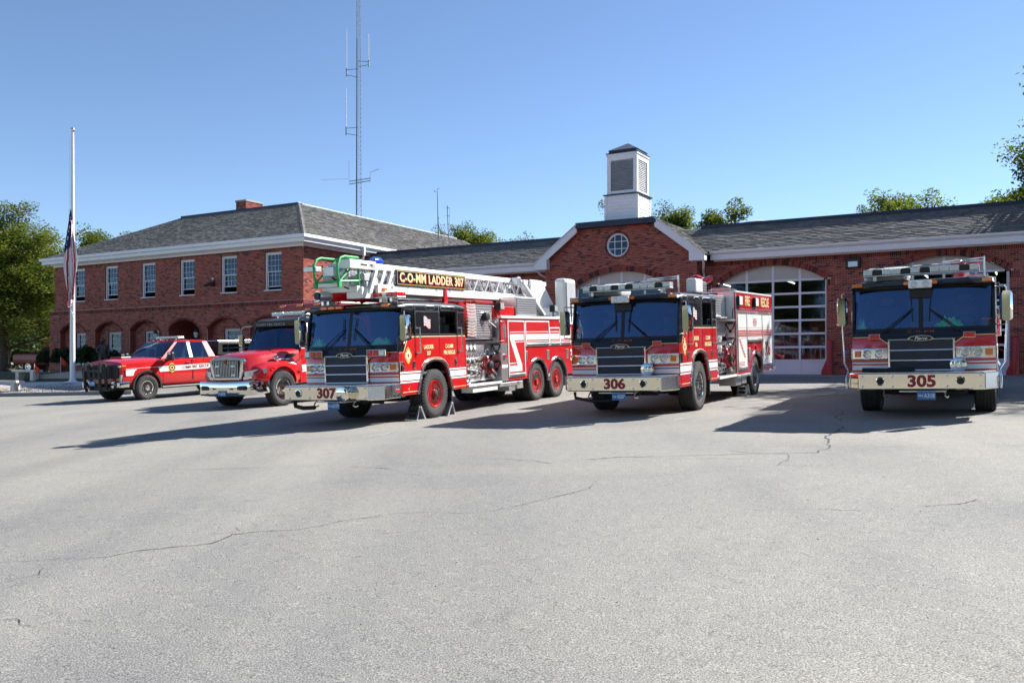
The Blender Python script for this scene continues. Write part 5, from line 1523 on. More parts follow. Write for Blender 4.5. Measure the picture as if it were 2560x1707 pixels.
    for z in (1.84, 1.45, 1.02): folding_step(t, 1.11, Y0, z, 0.115)
    MB().path([(1.20, Y0-0.05, 2.30), (1.23, Y0-0.2, 2.25), (1.23, Y0-0.28, 2.05)], 0.014, 6).build('hand_rail', M['blackp'], t, smooth=True)
    mo_ = MB(); mo_.lathe([(0.10, 0), (0.13, 0.15), (0.10, 0.25), (0.17, 0.34), (0.12, 0.46), (0.02, 0.5)], 'z', (0.55, 3.85, 2.62), 16)
    mo_.tube((0.55, 3.85, 2.90), (0.95, 3.55, 3.02), 0.11, 12, 0.07); mo_.ball((0.50, 3.85, 2.98), 0.17, 12, 8)
    mo_.build('deck_gun', M['redlens'], t, smooth=True)
    MB().box(0.55, 1.12, 4.70, 5.3, 2.78, 2.80).path([(0.62, 4.72, 2.70), (0.62, 4.72, 2.83), (1.10, 4.72, 2.83), (1.10, 4.72, 2.70)], 0.018, 6).build('hose_bed_rail', M['alu'], t)
    MB().tube((X+0.0, 8.80, 1.10), (X+0.20, 9.0, 0.96), 0.02, 6).ball((X+0.22, 9.02, 0.94), 0.05).build('rear_marker', M['redlens'], t, smooth=True)
    # wheels
    for s_ in (1, -1):
        wheel(t, s_*1.03, AX, 0.535, 0.36, M['chrome'], s_)
        wheel(t, s_*1.08, WC, 0.52, 0.27, M['chrome'], s_, dual=True)
    MB().tube((-1, WC, 0.52), (1, WC, 0.52), 0.12, 10).build('rear_axle', M['dark'], t)

def engine_roof(t):
    lightbar(t, -1.02, 0.98, 0.35, 0.62, 2.66, 2.80, ['clear', 'blackp', 'clear', 'clear', 'blackp', 'clear', 'blackp', 'clear', 'clear', 'clear', 'blackp', 'clear'])
    mb = MB()
    for k in range(2): mb.tube((-0.95, 0.72+k*.1, 2.84), (1.05, 0.72+k*.1, 2.88), 0.015, 6)
    mb.tube((1.05, 0.72, 2.95), (1.05, 0.72, 2.58), 0.02, 6); mb.tube((0.35, 0.72, 2.90), (1.05, 0.72, 2.93), 0.014, 6)
    mb.build('roof_rail', M['chrome_r'], t, smooth=True)
    MB().box(-1.05, -0.25, 0.66, 1.35, 2.58, 2.83).build('roof_air_conditioner', M['ladder'], t, bev=0.07)
    s_ = MB().box(-0.20, 0.20, -0.055, 0.02, 2.39, 2.53).build('spotlight', M['white'], t, bev=0.02)
    for x in (-0.10, 0.10): MB().lathe([(0.062, 0.0), (0.05, -0.012), (0.001, -0.016)], 'y', (x, -0.056, 2.46), 16).build('lens', M['clear'], s_, smooth=True)
    MB().box(-0.19, 0.19, 0.12, 0.17, 2.22, 2.37).build('sun_visor_box', M['gasket'], t)
    for x in (-0.80, 0.80): box_light(t, x-0.10, x+0.10, fc(x)-0.075, fc(x)-0.01, 1.455, 1.565, M['redlens'])
    si = MB().lathe([(0.125, 0.0), (0.145, -0.05), (0.14, -0.10), (0.115, -0.115)], 'y', (0.62, -0.11, 0.975), 28).build('siren', M['chrome'], t, smooth=True)
    MB().lathe([(0.114, -0.112), (0.09, -0.105), (0.06, -0.12), (0.03, -0.11), (0.001, -0.12)], 'y', (0.62, -0.11, 0.975), 28).build('siren_face', M['clear'], si, smooth=True)

# ================================================================ engine 306
e306 = thing('pumper_truck', 'red and black fire engine numbered 306 beside the ladder truck', 'fire engine', group='red fire engines on the lot')
fire_cab(e306, '306', ('ENGINE', '306'), 'engine'); engine_body(e306, '306'); engine_roof(e306)
seat_on_ground(e306, 2.38, 19.22, R(28.4), ((-1.03, 1.03), (AX, 6.70)))
MB().box(0.95, 1.18, 1.55, 2.1, 2.6, 2.92).build('roof_unit', M['ladder'], e306, bev=0.04)
MB().box(0.97, 1.16, 2.12, 2.45, 2.6, 2.86).build('roof_unit_louvre', M['rolls'], e306, bev=0.01)
mb = MB().path([(-0.95, -0.38, 0.52), (-0.93, -0.40, 0.40), (-0.55, -0.40, 0.33), (-0.15, -0.38, 0.34), (0.0, -0.3, 0.44)], 0.035, 8); mb.build('front_hose', M['gasket'], e306, smooth=True)

# ================================================================ engine 305
e305 = thing('pumper_truck', 'red and black fire engine numbered 305 nearest the right edge', 'fire engine', group='red fire engines on the lot')
fire_cab(e305, '305', ('ENGINE', '305'), 'engine'); engine_body(e305, '305'); engine_roof(e305)
seat_on_ground(e305, 7.62, 16.75, R(28.0), ((-1.03, 1.03), (AX, 6.70)))
MB().path([(-1.0, -0.25, 0.90), (-0.6, -0.28, 0.89), (-0.1, -0.26, 0.885)], 0.04, 8).build('front_hose', M['gasket'], e305, smooth=True)

# ================================================================ ladder truck 307
l307 = thing('ladder_truck', 'red ladder truck numbered 307 carrying a white aerial ladder over its cab', 'ladder truck')
t = l307
fire_cab(t, '307', ('LADDER', '307'), 'ladder')
Y0, Y1, X, ZT, ZB = 4.76, 10.6, 1.25, 2.25, 0.64
WA, WB = 6.95, 8.32
sh = MB()
notch = arc_notch(WB, 0.62, 0.52, ZB) ; notch2 = arc_notch(WA, 0.62, 0.52, ZB)
# merge the two cut-outs into one lower outline
ntc = [p for p in notch if p[0] > (WA+WB)/2 + 0.02] + [((WA+WB)/2, 0.52 + math.sqrt(0.62**2 - ((WB-WA)/2)**2) if (WB-WA)/2 < 0.62 else ZB)] + [p for p in notch2 if p[0] < (WA+WB)/2 - 0.02]
for s_ in (1, -1):
    sh.prism([(5.12, ZB), (5.12, ZT), (8.55, ZT), (8.55, 2.10), (Y1, 2.10), (Y1, ZB)] + ntc, 'x', s_*(X-0.04), s_*X)
    sh.prism([(Y0, 1.62), (Y0, ZT), (5.119, ZT), (5.119, 1.62)], 'x', s_*(X-0.04), s_*X)
sh.box(-X+.041, X-.041, Y1-0.04, Y1, ZB, 2.10)
sh.build('body', M['red'], t, bev=0.008)
MB().box(-X+.05, X-.05, Y0+.03, Y1-.05, 1.20, 2.05).box(-0.80, 0.80, Y0+.03, Y1-.05, 0.62, 1.19).build('body_core', M['dark'], t)
for s_ in (1, -1):
    a, b = sorted((s_*0.86, s_*(X-.0405))); MB().box(a, b, Y0+0.002, Y0+0.025, ZB, ZT-.01).build('bulkhead', M['plate'], t)
    a, b = sorted((s_*(X-.04), s_*X)); MB().box(a, b, Y0+0.001, 5.118, ZB, 1.619).build('corner_tread', M['plate'], t)
    xa = lambda d0, d1: sorted((s_*(X+d0), s_*(X+d1)))
    a, b = xa(-0.08, 0.03); MB().box(a, b, Y0, 8.55, ZT+.001, ZT+0.07).build('top_rail', M['ladder'], t, bev=0.01)
    MB().box(a, b, 8.56, Y1, 2.101, 2.17).build('top_rail', M['ladder'], t, bev=0.01)
    a, b = xa(0.0005, 0.008); MB().box(a, b, Y0+0.12, 5.05, 1.75, 2.10).build('tread_insert', M['plate'], t)
    MB().tube((s_*(X+0.06), Y0+0.08, 1.66), (s_*(X+0.06), Y0+0.08, 2.18), 0.018, 8).tube((s_*X, Y0+.08, 1.67), (s_*(X+.06), Y0+.08, 1.67), .012).tube((s_*X, Y0+.08, 2.17), (s_*(X+.06), Y0+.08, 2.17), .012).build('grab_rail', M['chrome_r'], t, smooth=True)
    box_light(t, min(s_*(X+.0), s_*(X+.03)), max(s_*(X+.0), s_*(X+.03)), Y0+0.12, Y0+0.27, 1.22, 1.33, M['redlens'], 'side_warning_light', 'right') if s_ > 0 else None
    a, b = xa(0.0006, 0.004); MB().box(a, b, Y0+0.02, 5.1, 0.98, 1.06).build('reflective_stripe', M['white'], t)
    for y0, y1, z0, z1 in ((5.18, 6.12, 0.72, 2.20), (6.24, 7.74, 1.50, 2.20), (7.82, 8.50, 1.50, 2.02), (8.58, 9.3, 1.50, 2.02)):
        fr = MB(); w = 0.035; a, b = xa(0.0005, 0.018)
        fr.box(a, b, y0-w, y0, z0, z1); fr.box(a, b, y1, y1+w, z0, z1); fr.box(a, b, y0, y1, z1-w, z1)
        f_ = fr.build('compartment_door', M['ladder'], t)
        a, b = xa(0.0006, 0.010); MB().box(a, b, y0+.001, y1-.001, z0+0.09, z1-w-.001).build('roller_curtain', M['rollr'], f_)
        a, b = xa(0.0006, 0.035); MB().box(a, b, y0+.001, y1-.001, z0, z0+0.089).build('lift_bar', M['alu'], f_, bev=0.012)
        a, b = xa(0.0352, 0.045); MB().box(a, b, y0+0.06, y1-.06, z0+0.02, z0+0.05).build('lift_handle', M['gasket'], f_)
    a, b = xa(0.0105, 0.0135)
    # white Z stripe: broad upper run, descending leg, foot
    def zpoly(pts, m_=M['white'], nm='reflective_stripe', dx=0.0):
        MB().prism(pts, 'x', s_*(X+0.0105+dx), s_*(X+0.0130+dx)).build(nm, m_, t)
    zpoly([(5.26, 1.84), (6.08, 1.84), (6.08, 1.68), (5.52, 1.68), (5.94, 1.02), (5.94, 0.86), (5.22, 0.86), (5.22, 1.02), (5.68, 1.02), (5.26, 1.72)])
    for y0, y1 in ((6.26, 7.72), (7.84, 8.48), (8.60, 9.28)): zpoly([(y0, 1.68), (y1, 1.68), (y1, 1.84), (y0, 1.84)])
    for (y0, y1) in ((5.26, 6.10), (6.26, 7.72), (7.84, 8.48), (8.60, 9.28)):
        zpoly([(y0, 1.885), (y1, 1.885), (y1, 1.905), (y0, 1.905)]); zpoly([(y0 + (0.3 if y0 < 6 else 0), 1.625), (y1, 1.625), (y1, 1.645), (y0 + (0.3 if y0 < 6 else 0), 1.645)])
    zpoly([(5.20, 0.79), (5.98, 0.79), (5.98, 0.81), (5.20, 0.81)]); zpoly([(5.20, 1.07), (5.60, 1.07), (5.60, 1.09), (5.20, 1.09)])
    for y in (WA-0.80, (WA+WB)/2-0.06, WB+0.66):
        a, b = xa(0.0005, 0.012); MB().box(a, b, y, y+0.16, 1.10, 1.38).build('gravel_guard', M['alu'], t, bev=0.01)
    text('307', 0.46, M['white'], t, (s_*(X+0.006), 9.55, 1.18), 'right' if s_ > 0 else 'left', bold=0.012, sx=0.8)
fender(t, WA, 0.60, X); fender(t, WB, 0.60, X)
MB().box(0.80, 1.2, 5.25, 5.62, 0.36, 0.62).box(0.85, 1.22, 5.68, 6.05, 0.40, 0.60).build('step_well', M['alu'], t, bev=0.01)
MB().box(0.88, 1.20, 3.3, 4.6, 0.44, 0.58).build('outrigger_beam', M['ladder'], t, bev=0.01)
MB().box(0.86, 1.22, 4.7, 5.9, 0.50, 0.60).build('chassis_box', M['alu'], t, bev=0.01)
pump_panel(t, 3.02, Y0, 0.98, 1.72, 'ladder')
MB().box(-1.1, 1.1, 3.02, Y0, 1.73, 1.76).build('pump_deck', M['alu'], t)
# gear on the pump deck
MB().box(0.30, 1.10, 3.75, 4.60, 1.77, 2.62).build('hose_reel_locker', M['rolls'], t, bev=0.02)
MB().box(0.28, 1.14, 3.70, 4.62, 2.62, 2.68).build('locker_lid', M['red'], t, bev=0.01)
MB().box(-1.1, 1.05, 3.05, 3.25, 1.77, 2.62).build('crosslay_wall', M['red'], t)
mb = MB()                                       # cargo net
for k in range(8):
    y = 3.30 + k*0.055; mb.path([(1.10, y, 2.60), (1.13, y+0.03, 2.2), (1.10, y+0.02, 1.78)], 0.008, 4)
for k in range(11):
    z = 1.82 + k*0.075; mb.path([(1.11, 3.27, z+0.02), (1.13, 3.5, z-0.01), (1.11, 3.72, z+0.02)], 0.008, 4)
mb.build('cargo_net', M['white'], t)
mb = MB()
for k in range(5): mb.path([(0.9, 3.30, 1.82+k*0.085), (1.08, 3.36, 1.83+k*0.085), (1.09, 3.62, 1.83+k*0.085), (0.9, 3.68, 1.82+k*0.085)], 0.04, 8)
mb.build('folded_hose', M['brown'], t, smooth=True)
mb = MB().lathe([(0.05, 0), (0.05, 0.14), (0.09, 0.16), (0.09, 0.24), (0.05, 0.26), (0.06, 0.36)], 'z', (1.0, 4.25, 1.77), 14); mb.tube((1.0, 4.25, 1.95), (1.05, 4.42, 1.98), 0.04, 10)
mb.tube((1.05, 4.1, 1.80), (1.12, 4.1, 2.1), 0.03); mb.build('fittings', M['chrome'], t, smooth=True)
MB().tube((1.10, 4.35, 2.20), (1.20, 4.72, 1.98), 0.014, 6).ball((1.10, 4.33, 2.21), 0.045).build('control_lever', M['chrome_r'], t, smooth=True)
MB().lathe([(0.11, 0), (0.11, 0.10), (0.09, 0.11), (0.02, 0.11)], 'x', (1.10, 4.2, 2.30), 18).build('hose_nozzle_ring', M['blackp'], t, smooth=True)
for z in (1.50, 1.06): folding_step(t, 1.12, Y0, z, 0.115)
# hose bed walls and lockers above the body
MB().box(-1.05, 1.05, 4.8, 6.0, ZT+0.0, ZT+0.32).build('hose_bed', M['red'], t, bev=0.01)
MB().box(0.50, 1.08, 6.05, 7.35, ZT+0.071, ZT+0.60).build('roof_locker', M['plate'], t, bev=0.01)
MB().box(1.0805, 1.095, 6.09, 7.31, ZT+0.10, ZT+0.56).build('locker_shutter', M['rolls'], t)
for y in (5.0, 8.45):
    mb = MB().tube((1.1, y, ZT+0.05), (1.1, y, ZT+0.22), 0.02); mb.box(1.04, 1.20, y-0.12, y+0.12, ZT+0.22, ZT+0.42); f_ = mb.build('floodlight', M['blackp'], t, bev=0.01)
    MB().box(1.2005, 1.21, y-0.10, y+0.10, ZT+0.24, ZT+0.40).build('lens', M['clear'], f_)
# roof lights and horn
for x0, x1, sg in ((-1.10, -0.55, ('clear', 'redlens', 'redlens', 'clear')), (0.45, 1.12, ('redlens', 'redlens', 'clear', 'redlens', 'redlens'))):
    lightbar(t, x0, x1, 0.30, 0.62, 2.66, 2.78, list(sg))
for x in (-0.82, 0.82):
    b_ = MB().box(x-0.24, x+0.24, fc(x)-0.16, fc(x)-0.01, 1.42, 1.58).build('warning_light', M['chrome'], t, bev=0.02)
    for k, m_ in ((-0.15, 'redlens'), (-0.0, 'redlens'), (0.15, 'clear')):
        kk = k if x > 0 else -k
        MB().box(x+kk-0.062, x+kk+0.062, fc(x)-0.173, fc(x)-0.161, 1.445, 1.555).build('lens', M[m_], b_, bev=0.01)
MB().box(1.075, 1.10, 0.06, 0.10, 2.0, 2.0+0.0).v if 0 else None
si = MB().lathe([(0.155, 0.0), (0.155, -0.14), (0.165, -0.16), (0.16, -0.20), (0.135, -0.21)], 'y', (0.52, -0.74, 0.69), 30).build('siren', M['chrome'], t, smooth=True)
MB().lathe([(0.134, -0.206), (0.11, -0.195), (0.075, -0.21), (0.04, -0.20), (0.001, -0.21)], 'y', (0.52, -0.74, 0.69), 26).build('siren_face', M['clear'], si, smooth=True)
MB().path([(-0.98, -0.60, 0.54), (-0.95, -0.62, 0.42), (-0.75, -0.62, 0.38), (-0.45, -0.60, 0.39)], 0.045, 8).build('front_hose', M['gasket'], t, smooth=True)
for s_ in (1, -1):
    wheel(t, s_*1.03, AX, 0.54, 0.38, M['red'], s_, hubcol=M['dark'])
    wheel(t, s_*1.08, WA, 0.525, 0.27, M['red'], s_, dual=True, hubcol=M['red'])
    wheel(t, s_*1.08, WB, 0.525, 0.27, M['red'], s_, dual=True, hubcol=M['red'])
MB().tube((-1, WA, 0.52), (1, WA, 0.52), 0.12, 10).tube((-1, WB, 0.52), (1, WB, 0.52), 0.12, 10).build('rear_axle', M['dark'], t)
MB().box(-1.15, 1.15, 8.6, 10.5, 2.10, 2.35).lathe([(0.9, 0), (0.9, 0.25), (0.8, 0.3), (0.01, 0.3)], 'z', (0, 9.3, 2.35), 28).build('turntable', M['ladder'], t, bev=0.02)

# ---- the aerial ladder: base section with nested fly sections
LY0, LY1 = -0.35, 9.0
ZBm, ZTr = 2.78, 3.40
def lz(y): return 0.0
lad = MB()
for s_ in (1, -1):
    a, b = sorted((s_*0.52, s_*0.60))
    lad.box(a, b, 0.35, LY1, ZBm, ZBm+0.19)
lad.box(-0.52, 0.52, 0.5, LY1-.2, ZBm+0.01, ZBm+0.05)
lad = lad.build('ladder_base_rail', M['ladder'], t, bev=0.012)
tr = MB()
for s_ in (1, -1):
    a, b = sorted((s_*0.53, s_*0.60)); tr.box(a, b, 0.10, LY1+0.15, ZTr-0.13, ZTr)
tr.build('ladder_top_rail', M['ladder'], t, bev=0.012)
pit = 0.62
for s_ in (1, -1):
    di = MB(); y = 0.9
    while y < LY1-0.4:
        di.tube((s_*0.57, y, ZBm+0.17), (s_*0.57, y+pit*0.42, ZTr-0.10), 0.022, 6); di.tube((s_*0.57, y+pit*0.46, ZTr-0.10), (s_*0.57, y+pit*0.88, ZBm+0.17), 0.022, 6)
        di.box(min(s_*0.54, s_*0.60), max(s_*0.54, s_*0.60), y-0.06, y+0.04, ZBm+0.10, ZBm+0.20)
        y += pit
    di.build('ladder_diagonals', M['ladder'], t, smooth=True)
inn = MB()
for k, (hx, z0, z1, ya) in enumerate(((0.46, ZBm+0.10, ZTr-0.05, 0.0), (0.38, ZBm+0.16, ZTr-0.10, -0.25))):
    for s_ in (1, -1):
        inn.box(min(s_*hx, s_*(hx-.05)), max(s_*hx, s_*(hx-.05)), ya, 8.3, z0, z0+0.09); inn.box(min(s_*hx, s_*(hx-.05)), max(s_*hx, s_*(hx-.05)), ya, 8.3, z1-0.06, z1)
        y = ya + 0.2
        while y < 8.0:
            inn.tube((s_*(hx-.02), y, z0+0.05), (s_*(hx-.02), y+0.22, z1-0.03), 0.014, 5); inn.tube((s_*(hx-.02), y+0.24, z1-0.03), (s_*(hx-.02), y+0.46, z0+0.05), 0.014, 5); y += 0.48
inn.build('fly_sections', M['alu'], t)
ru = MB(); y = 0.0
while y < 8.6: ru.tube((-0.5, y, ZBm+0.22), (0.5, y, ZBm+0.22), 0.018, 6); y += 0.35
ru.build('rungs', M['alu'], t)
for s_ in (1, -1):                              # slanted end struts near the tip
    for y in (0.02, 0.32, 0.62): MB().prism([(y, ZBm-0.02), (y+0.10, ZBm-0.02), (y+0.42, ZTr-0.02), (y+0.32, ZTr-0.02)], 'x', s_*0.545, s_*0.605).build('end_strut', M['ladder'], t, bev=0.006)
MB().tube((0.35, 0.8, ZBm-0.06), (0.35, 8.6, ZBm-0.06), 0.055, 10).tube((-0.35, 0.8, ZBm-0.06), (-0.35, 8.6, ZBm-0.06), 0.055, 10).build('waterway', M['cream'] if 0 else M['alu'], t, smooth=True)
# name board
sg = MB().box(0.608, 0.632, 1.02, 4.12, 2.97, 3.32).build('name_board', M['black'], t, bev=0.008)
MB().box(0.6325, 0.635, 1.05, 4.09, 3.285, 3.297).box(0.6325, 0.635, 1.05, 4.09, 2.993, 3.005).box(0.6325, 0.635, 1.05, 1.062, 3.0052, 3.2848).box(0.6325, 0.635, 4.078, 4.09, 3.0052, 3.2848).build('gold_border', M['gold'], sg)
text('C-O-MM LADDER 307', 0.285, M['flagred'], sg, (0.634, 2.595, 3.133), 'right', bold=0.013, sx=1.0, sp=1.06)
text('C-O-MM LADDER 307', 0.285, M['cream'], sg, (0.639, 2.57, 3.148), 'right', bold=0.006, sx=1.0, sp=1.06)
# tip: green guard frame, lamps, nozzle
gf = MB()
for x in (0.50, -0.10):
    loop = [(x, -0.85, 2.98), (x, -0.90, 3.10), (x, -0.90, 3.32), (x, -0.80, 3.46), (x, -0.66, 3.50), (x, -0.20, 3.50)]
    gf.path(loop, 0.025, 8); gf.tube((x, -0.20, 3.52), (x, -0.20, 2.92), 0.026, 8); gf.tube((x, -0.85, 2.98), (x, -0.20, 3.46), 0.02, 8); gf.tube((x, -0.85, 2.98), (x, -0.20, 3.02), 0.022, 8)
    gf.box(x-0.03, x+0.03, -0.90, -0.82, 2.86, 2.98)
gf.tube((0.50, -0.85, 2.98), (-0.10, -0.85, 2.98), 0.02); gf.tube((0.5, -0.2, 3.50), (-0.1, -0.2, 3.5), 0.02)
gf.build('green_guard_frame', M['green'], t, smooth=True)
ep = MB().box(0.30, 0.60, -0.62, 0.30, 3.26, 3.44).box(-0.55, 0.30, -0.30, 0.2, 2.92, 3.05)
ep.box(-0.45, 0.45, -0.2, 0.5, 2.80, 2.92); ep.prism([(-0.1, 2.66), (0.35, 2.66), (0.25, 2.9), (-0.1, 2.9)], 'x', 0.1, 0.5)
ep.build('ladder_tip', M['ladder'], t, bev=0.01)
text('105', 0.085, M['blackp'], t, (0.602, 0.12, 3.35), 'right', bold=0.001)
MB().box(0.601, 0.603, -0.25, -0.02, 3.33, 3.37).build('maker_mark', M['gasket'], t)
for (x, y, z, sx_, sz) in ((-0.22, -0.80, 3.26, 0.32, 0.11), (0.42, 0.05, 3.10, 0.24, 0.15), (0.46, 0.12, 2.95, 0.16, 0.11), (0.15, -0.65, 3.2, 0.3, 0.2)):
    l_ = MB().box(x-sx_/2, x+sx_/2, y-0.10, y+0.10, z-sz/2, z+sz/2).build('tip_light', M['greyp'], t, bev=0.015)
    MB().box(x-sx_/2+.02, x+sx_/2-.02, y-0.108, y-0.1005, z-sz/2+.015, z+sz/2-.015).build('lens', M['clear'], l_)
MB().lathe([(0.11, 0), (0.11, 0.10), (0.06, 0.13)], 'x', (0.32, -0.55, 3.16), 18).build('horn', M['alu'], t, smooth=True)
MB().lathe([(0.09, -0.14), (0.10, -0.05), (0.10, 0.10), (0.08, 0.14), (0.01, 0.15)], 'y', (0.50, 0.46, 3.46), 20).build('blue_beacon', M['bluelens'], t, smooth=True)
no = MB().tube((-0.30, -0.15, 2.74), (-0.12, 0.45, 2.76), 0.105, 14); no.ball((-0.10, 0.5, 2.78), 0.17, 12, 8); no.tube((0.0, 0.5, 2.72), (0.25, 0.55, 2.80), 0.15, 12)
no.build('water_monitor', M['redlens'], t, smooth=True)
MB().tube((-0.36, -0.42, 2.73), (-0.29, -0.12, 2.74), 0.10, 16).build('monitor_nozzle', M['alu'], t, smooth=True)
MB().tube((-0.375, -0.47, 2.73), (-0.362, -0.421, 2.73), 0.115, 18).build('nozzle_ring', M['chrome_r'], t, smooth=True)
MB().tube((-0.383, -0.50, 2.73), (-0.376, -0.472, 2.73), 0.085, 16).build('nozzle_bore', M['gasket'], t)
MB().box(0.605, 0.64, 0.50, 0.64, 2.84, 2.90).build('marker_light', M['amber'], t, bev=0.02)
MB().prism([(3.05, 2.55), (3.25, 2.55), (3.20, 2.98), (3.10, 2.98)], 'x', 0.56, 0.63).build('ladder_rest', M['redlens'], t, bev=0.01)
# hoses, cables and boxes crowded at the tip
for k, (p0, p1, p2) in enumerate((((0.45, 0.0, 3.05), (0.52, 0.25, 2.92), (0.40, 0.5, 2.98)), ((0.50, 0.2, 3.30), (0.58, 0.4, 3.1), (0.5, 0.7, 3.0)), ((-0.2, -0.5, 3.35), (0.1, -0.5, 3.05), (0.4, -0.1, 2.95)), ((0.2, -0.3, 2.9), (0.3, 0.0, 2.8), (0.3, 0.4, 2.85)))):
    MB().path([p0, p1, p2], 0.016, 6).build('cable', M['gasket'], t, smooth=True)
for (x, y, z, a, b, c_) in ((0.05, -0.35, 3.22, .12, .14, .16), (0.30, -0.05, 3.02, .10, .12, .10), (0.52, 0.30, 3.02, .06, .10, .09), (-0.25, -0.1, 3.15, .14, .16, .14)):
    MB().box(x-a, x+a, y-b, y+b, z-c_, z+c_).build('junction_box', M['greyp'], t, bev=0.012)
for y in (-0.15, 0.0, 0.15): MB().tube((-0.5, y, 3.08+y*.2), (0.5, y, 3.08+y*.2), 0.02, 6).build('tip_rung', M['alu'], t)
# lift cylinders, base frame and control console at the rear
cy = MB()
for s_ in (1, -1):
    cy.tube((s_*0.72, 7.15, 3.30), (s_*0.72, 8.55, 2.40), 0.095, 14); cy.tube((s_*0.72, 6.95, 3.42), (s_*0.72, 7.2, 3.27), 0.05, 10)
cy.build('lift_cylinder', M['ladder'], t, smooth=True)
mb = MB()
for s_ in (1, -1):
    a, b = sorted((s_*0.605, s_*0.66)); mb.prism([(7.9, ZTr+0.02), (8.7, ZTr+0.02), (9.5, 2.75), (9.4, 2.40), (8.9, 2.40), (8.3, ZBm), (8.0, ZBm+0.1)], 'x', a, b)
mb.build('ladder_cradle', M['ladder'], t, bev=0.015)
MB().box(0.605, 0.80, 6.78, 6.98, 3.22, 3.42).build('cylinder_pivot', M['alu'], t, bev=0.01)
MB().box(0.80, 1.18, 9.25, 10.1, 2.36, 3.50).build('control_console', M['ladder'], t, bev=0.10)
MB().box(1.181, 1.19, 9.33, 10.0, 2.45, 3.38).build('console_panel', M['greyp'], t, bev=0.02)
MB().path([(1.2, 9.6, 2.15), (1.2, 9.6, 2.9), (1.2, 10.1, 2.92), (1.2, 10.1, 2.15)], 0.018, 6).build('turntable_rail', M['blackp'], t, smooth=True)
seat_on_ground(l307, -3.47, 19.37, R(26.5), ((-1.03, 1.03), (AX, 7.6)))
# ---------------------------------------------------------------- ambulance and pickup
M['tinted'] = glassmat('tinted_glass', (0.45, 0.48, 0.50), 2.1, refl=(0.5, 0.7, 1.0))
def boolcut(o, cutters):
    for c in cutters:
        m = o.modifiers.new('cut', 'BOOLEAN'); m.object = c; m.operation = 'DIFFERENCE'; m.solver = 'EXACT'
    dg = bpy.context.evaluated_depsgraph_get()
    me = bpy.data.meshes.new_from_object(o.evaluated_get(dg))
    o.modifiers.clear(); old = o.data; o.data = me; bpy.data.meshes.remove(old)
    for c in cutters: bpy.data.objects.remove(c)
    me.polygons.foreach_set('use_smooth', [True]*len(me.polygons)); me.set_sharp_from_angle(angle=R(32))
    return o
def section(y, w, zb, zs, zt, crown=0.0, tuck=0.05):
    """closed cross-section: half width w, bottom zb, shoulder zs, top zt"""
    h = [(-w+tuck*1.6, zb), (-w+tuck*.2, zb+0.12), (-w, (zb+zs)*0.5), (-w+0.02, zs-0.06), (-w+0.09, zs), (-w+0.30, zs+(zt-zs)*0.7), (0, zt+crown)]
    pts = [(x, y, z) for x, z in h] + [(-x, y, z) for x, z in h[-2::-1]]
    return pts
def cyl_cut(x0, x1, y, z, r):
    return MB().tube((x0, y, z), (x1, y, z), r, 40).build('cut', None)

# ================================================================ pickup
pk = thing('pickup_truck', 'red fire rescue pickup with black push bar and lightbar beside the flagpole', 'pickup truck')
FA, RA, WR = 0.98, 5.02, 0.41
lp = [section(0.04, 0.93, 0.60, 1.20, 1.25, 0.02), section(0.10, 0.99, 0.56, 1.26, 1.325, 0.03), section(0.35, 1.02, 0.50, 1.30, 1.38, 0.03), section(0.98, 1.03, 0.50, 1.33, 1.42, 0.03), section(1.62, 1.03, 0.50, 1.35, 1.43, 0.02),
      section(1.75, 1.02, 0.48, 1.35, 1.38), section(3.95, 1.02, 0.48, 1.38, 1.40), section(4.0, 1.02, 0.52, 1.38, 1.40), section(6.0, 1.01, 0.55, 1.38, 1.40)]
body = MB().loft(lp).build('body', M['red'], pk, smooth=True)
boolcut(body, [cyl_cut(0.70, 1.3, FA, 0.44, 0.515), cyl_cut(-1.3, -0.70, FA, 0.44, 0.515), cyl_cut(0.70, 1.3, RA, 0.44, 0.515), cyl_cut(-1.3, -0.7, RA, 0.44, 0.515)])
MB().box(-0.85, 0.85, 0.25, 5.8, 0.36, 0.60).build('chassis', M['dark'], pk)
for s_ in (1, -1):
    for cy_ in (FA, RA):
        mb = MB(); n = 18
        for k in range(n):
            a0, a1 = -0.1 + (pi+0.2)*k/n, -0.1 + (pi+0.2)*(k+1)/n
            mb.prism([(cy_+cos(a)*r_, 0.44+sin(a)*r_) for a, r_ in ((a0, .505), (a1, .505), (a1, .565), (a0, .565))], 'x', s_*0.98, s_*1.055)
        mb.build('wheel_flare', M['blackp'], pk, smooth=30)
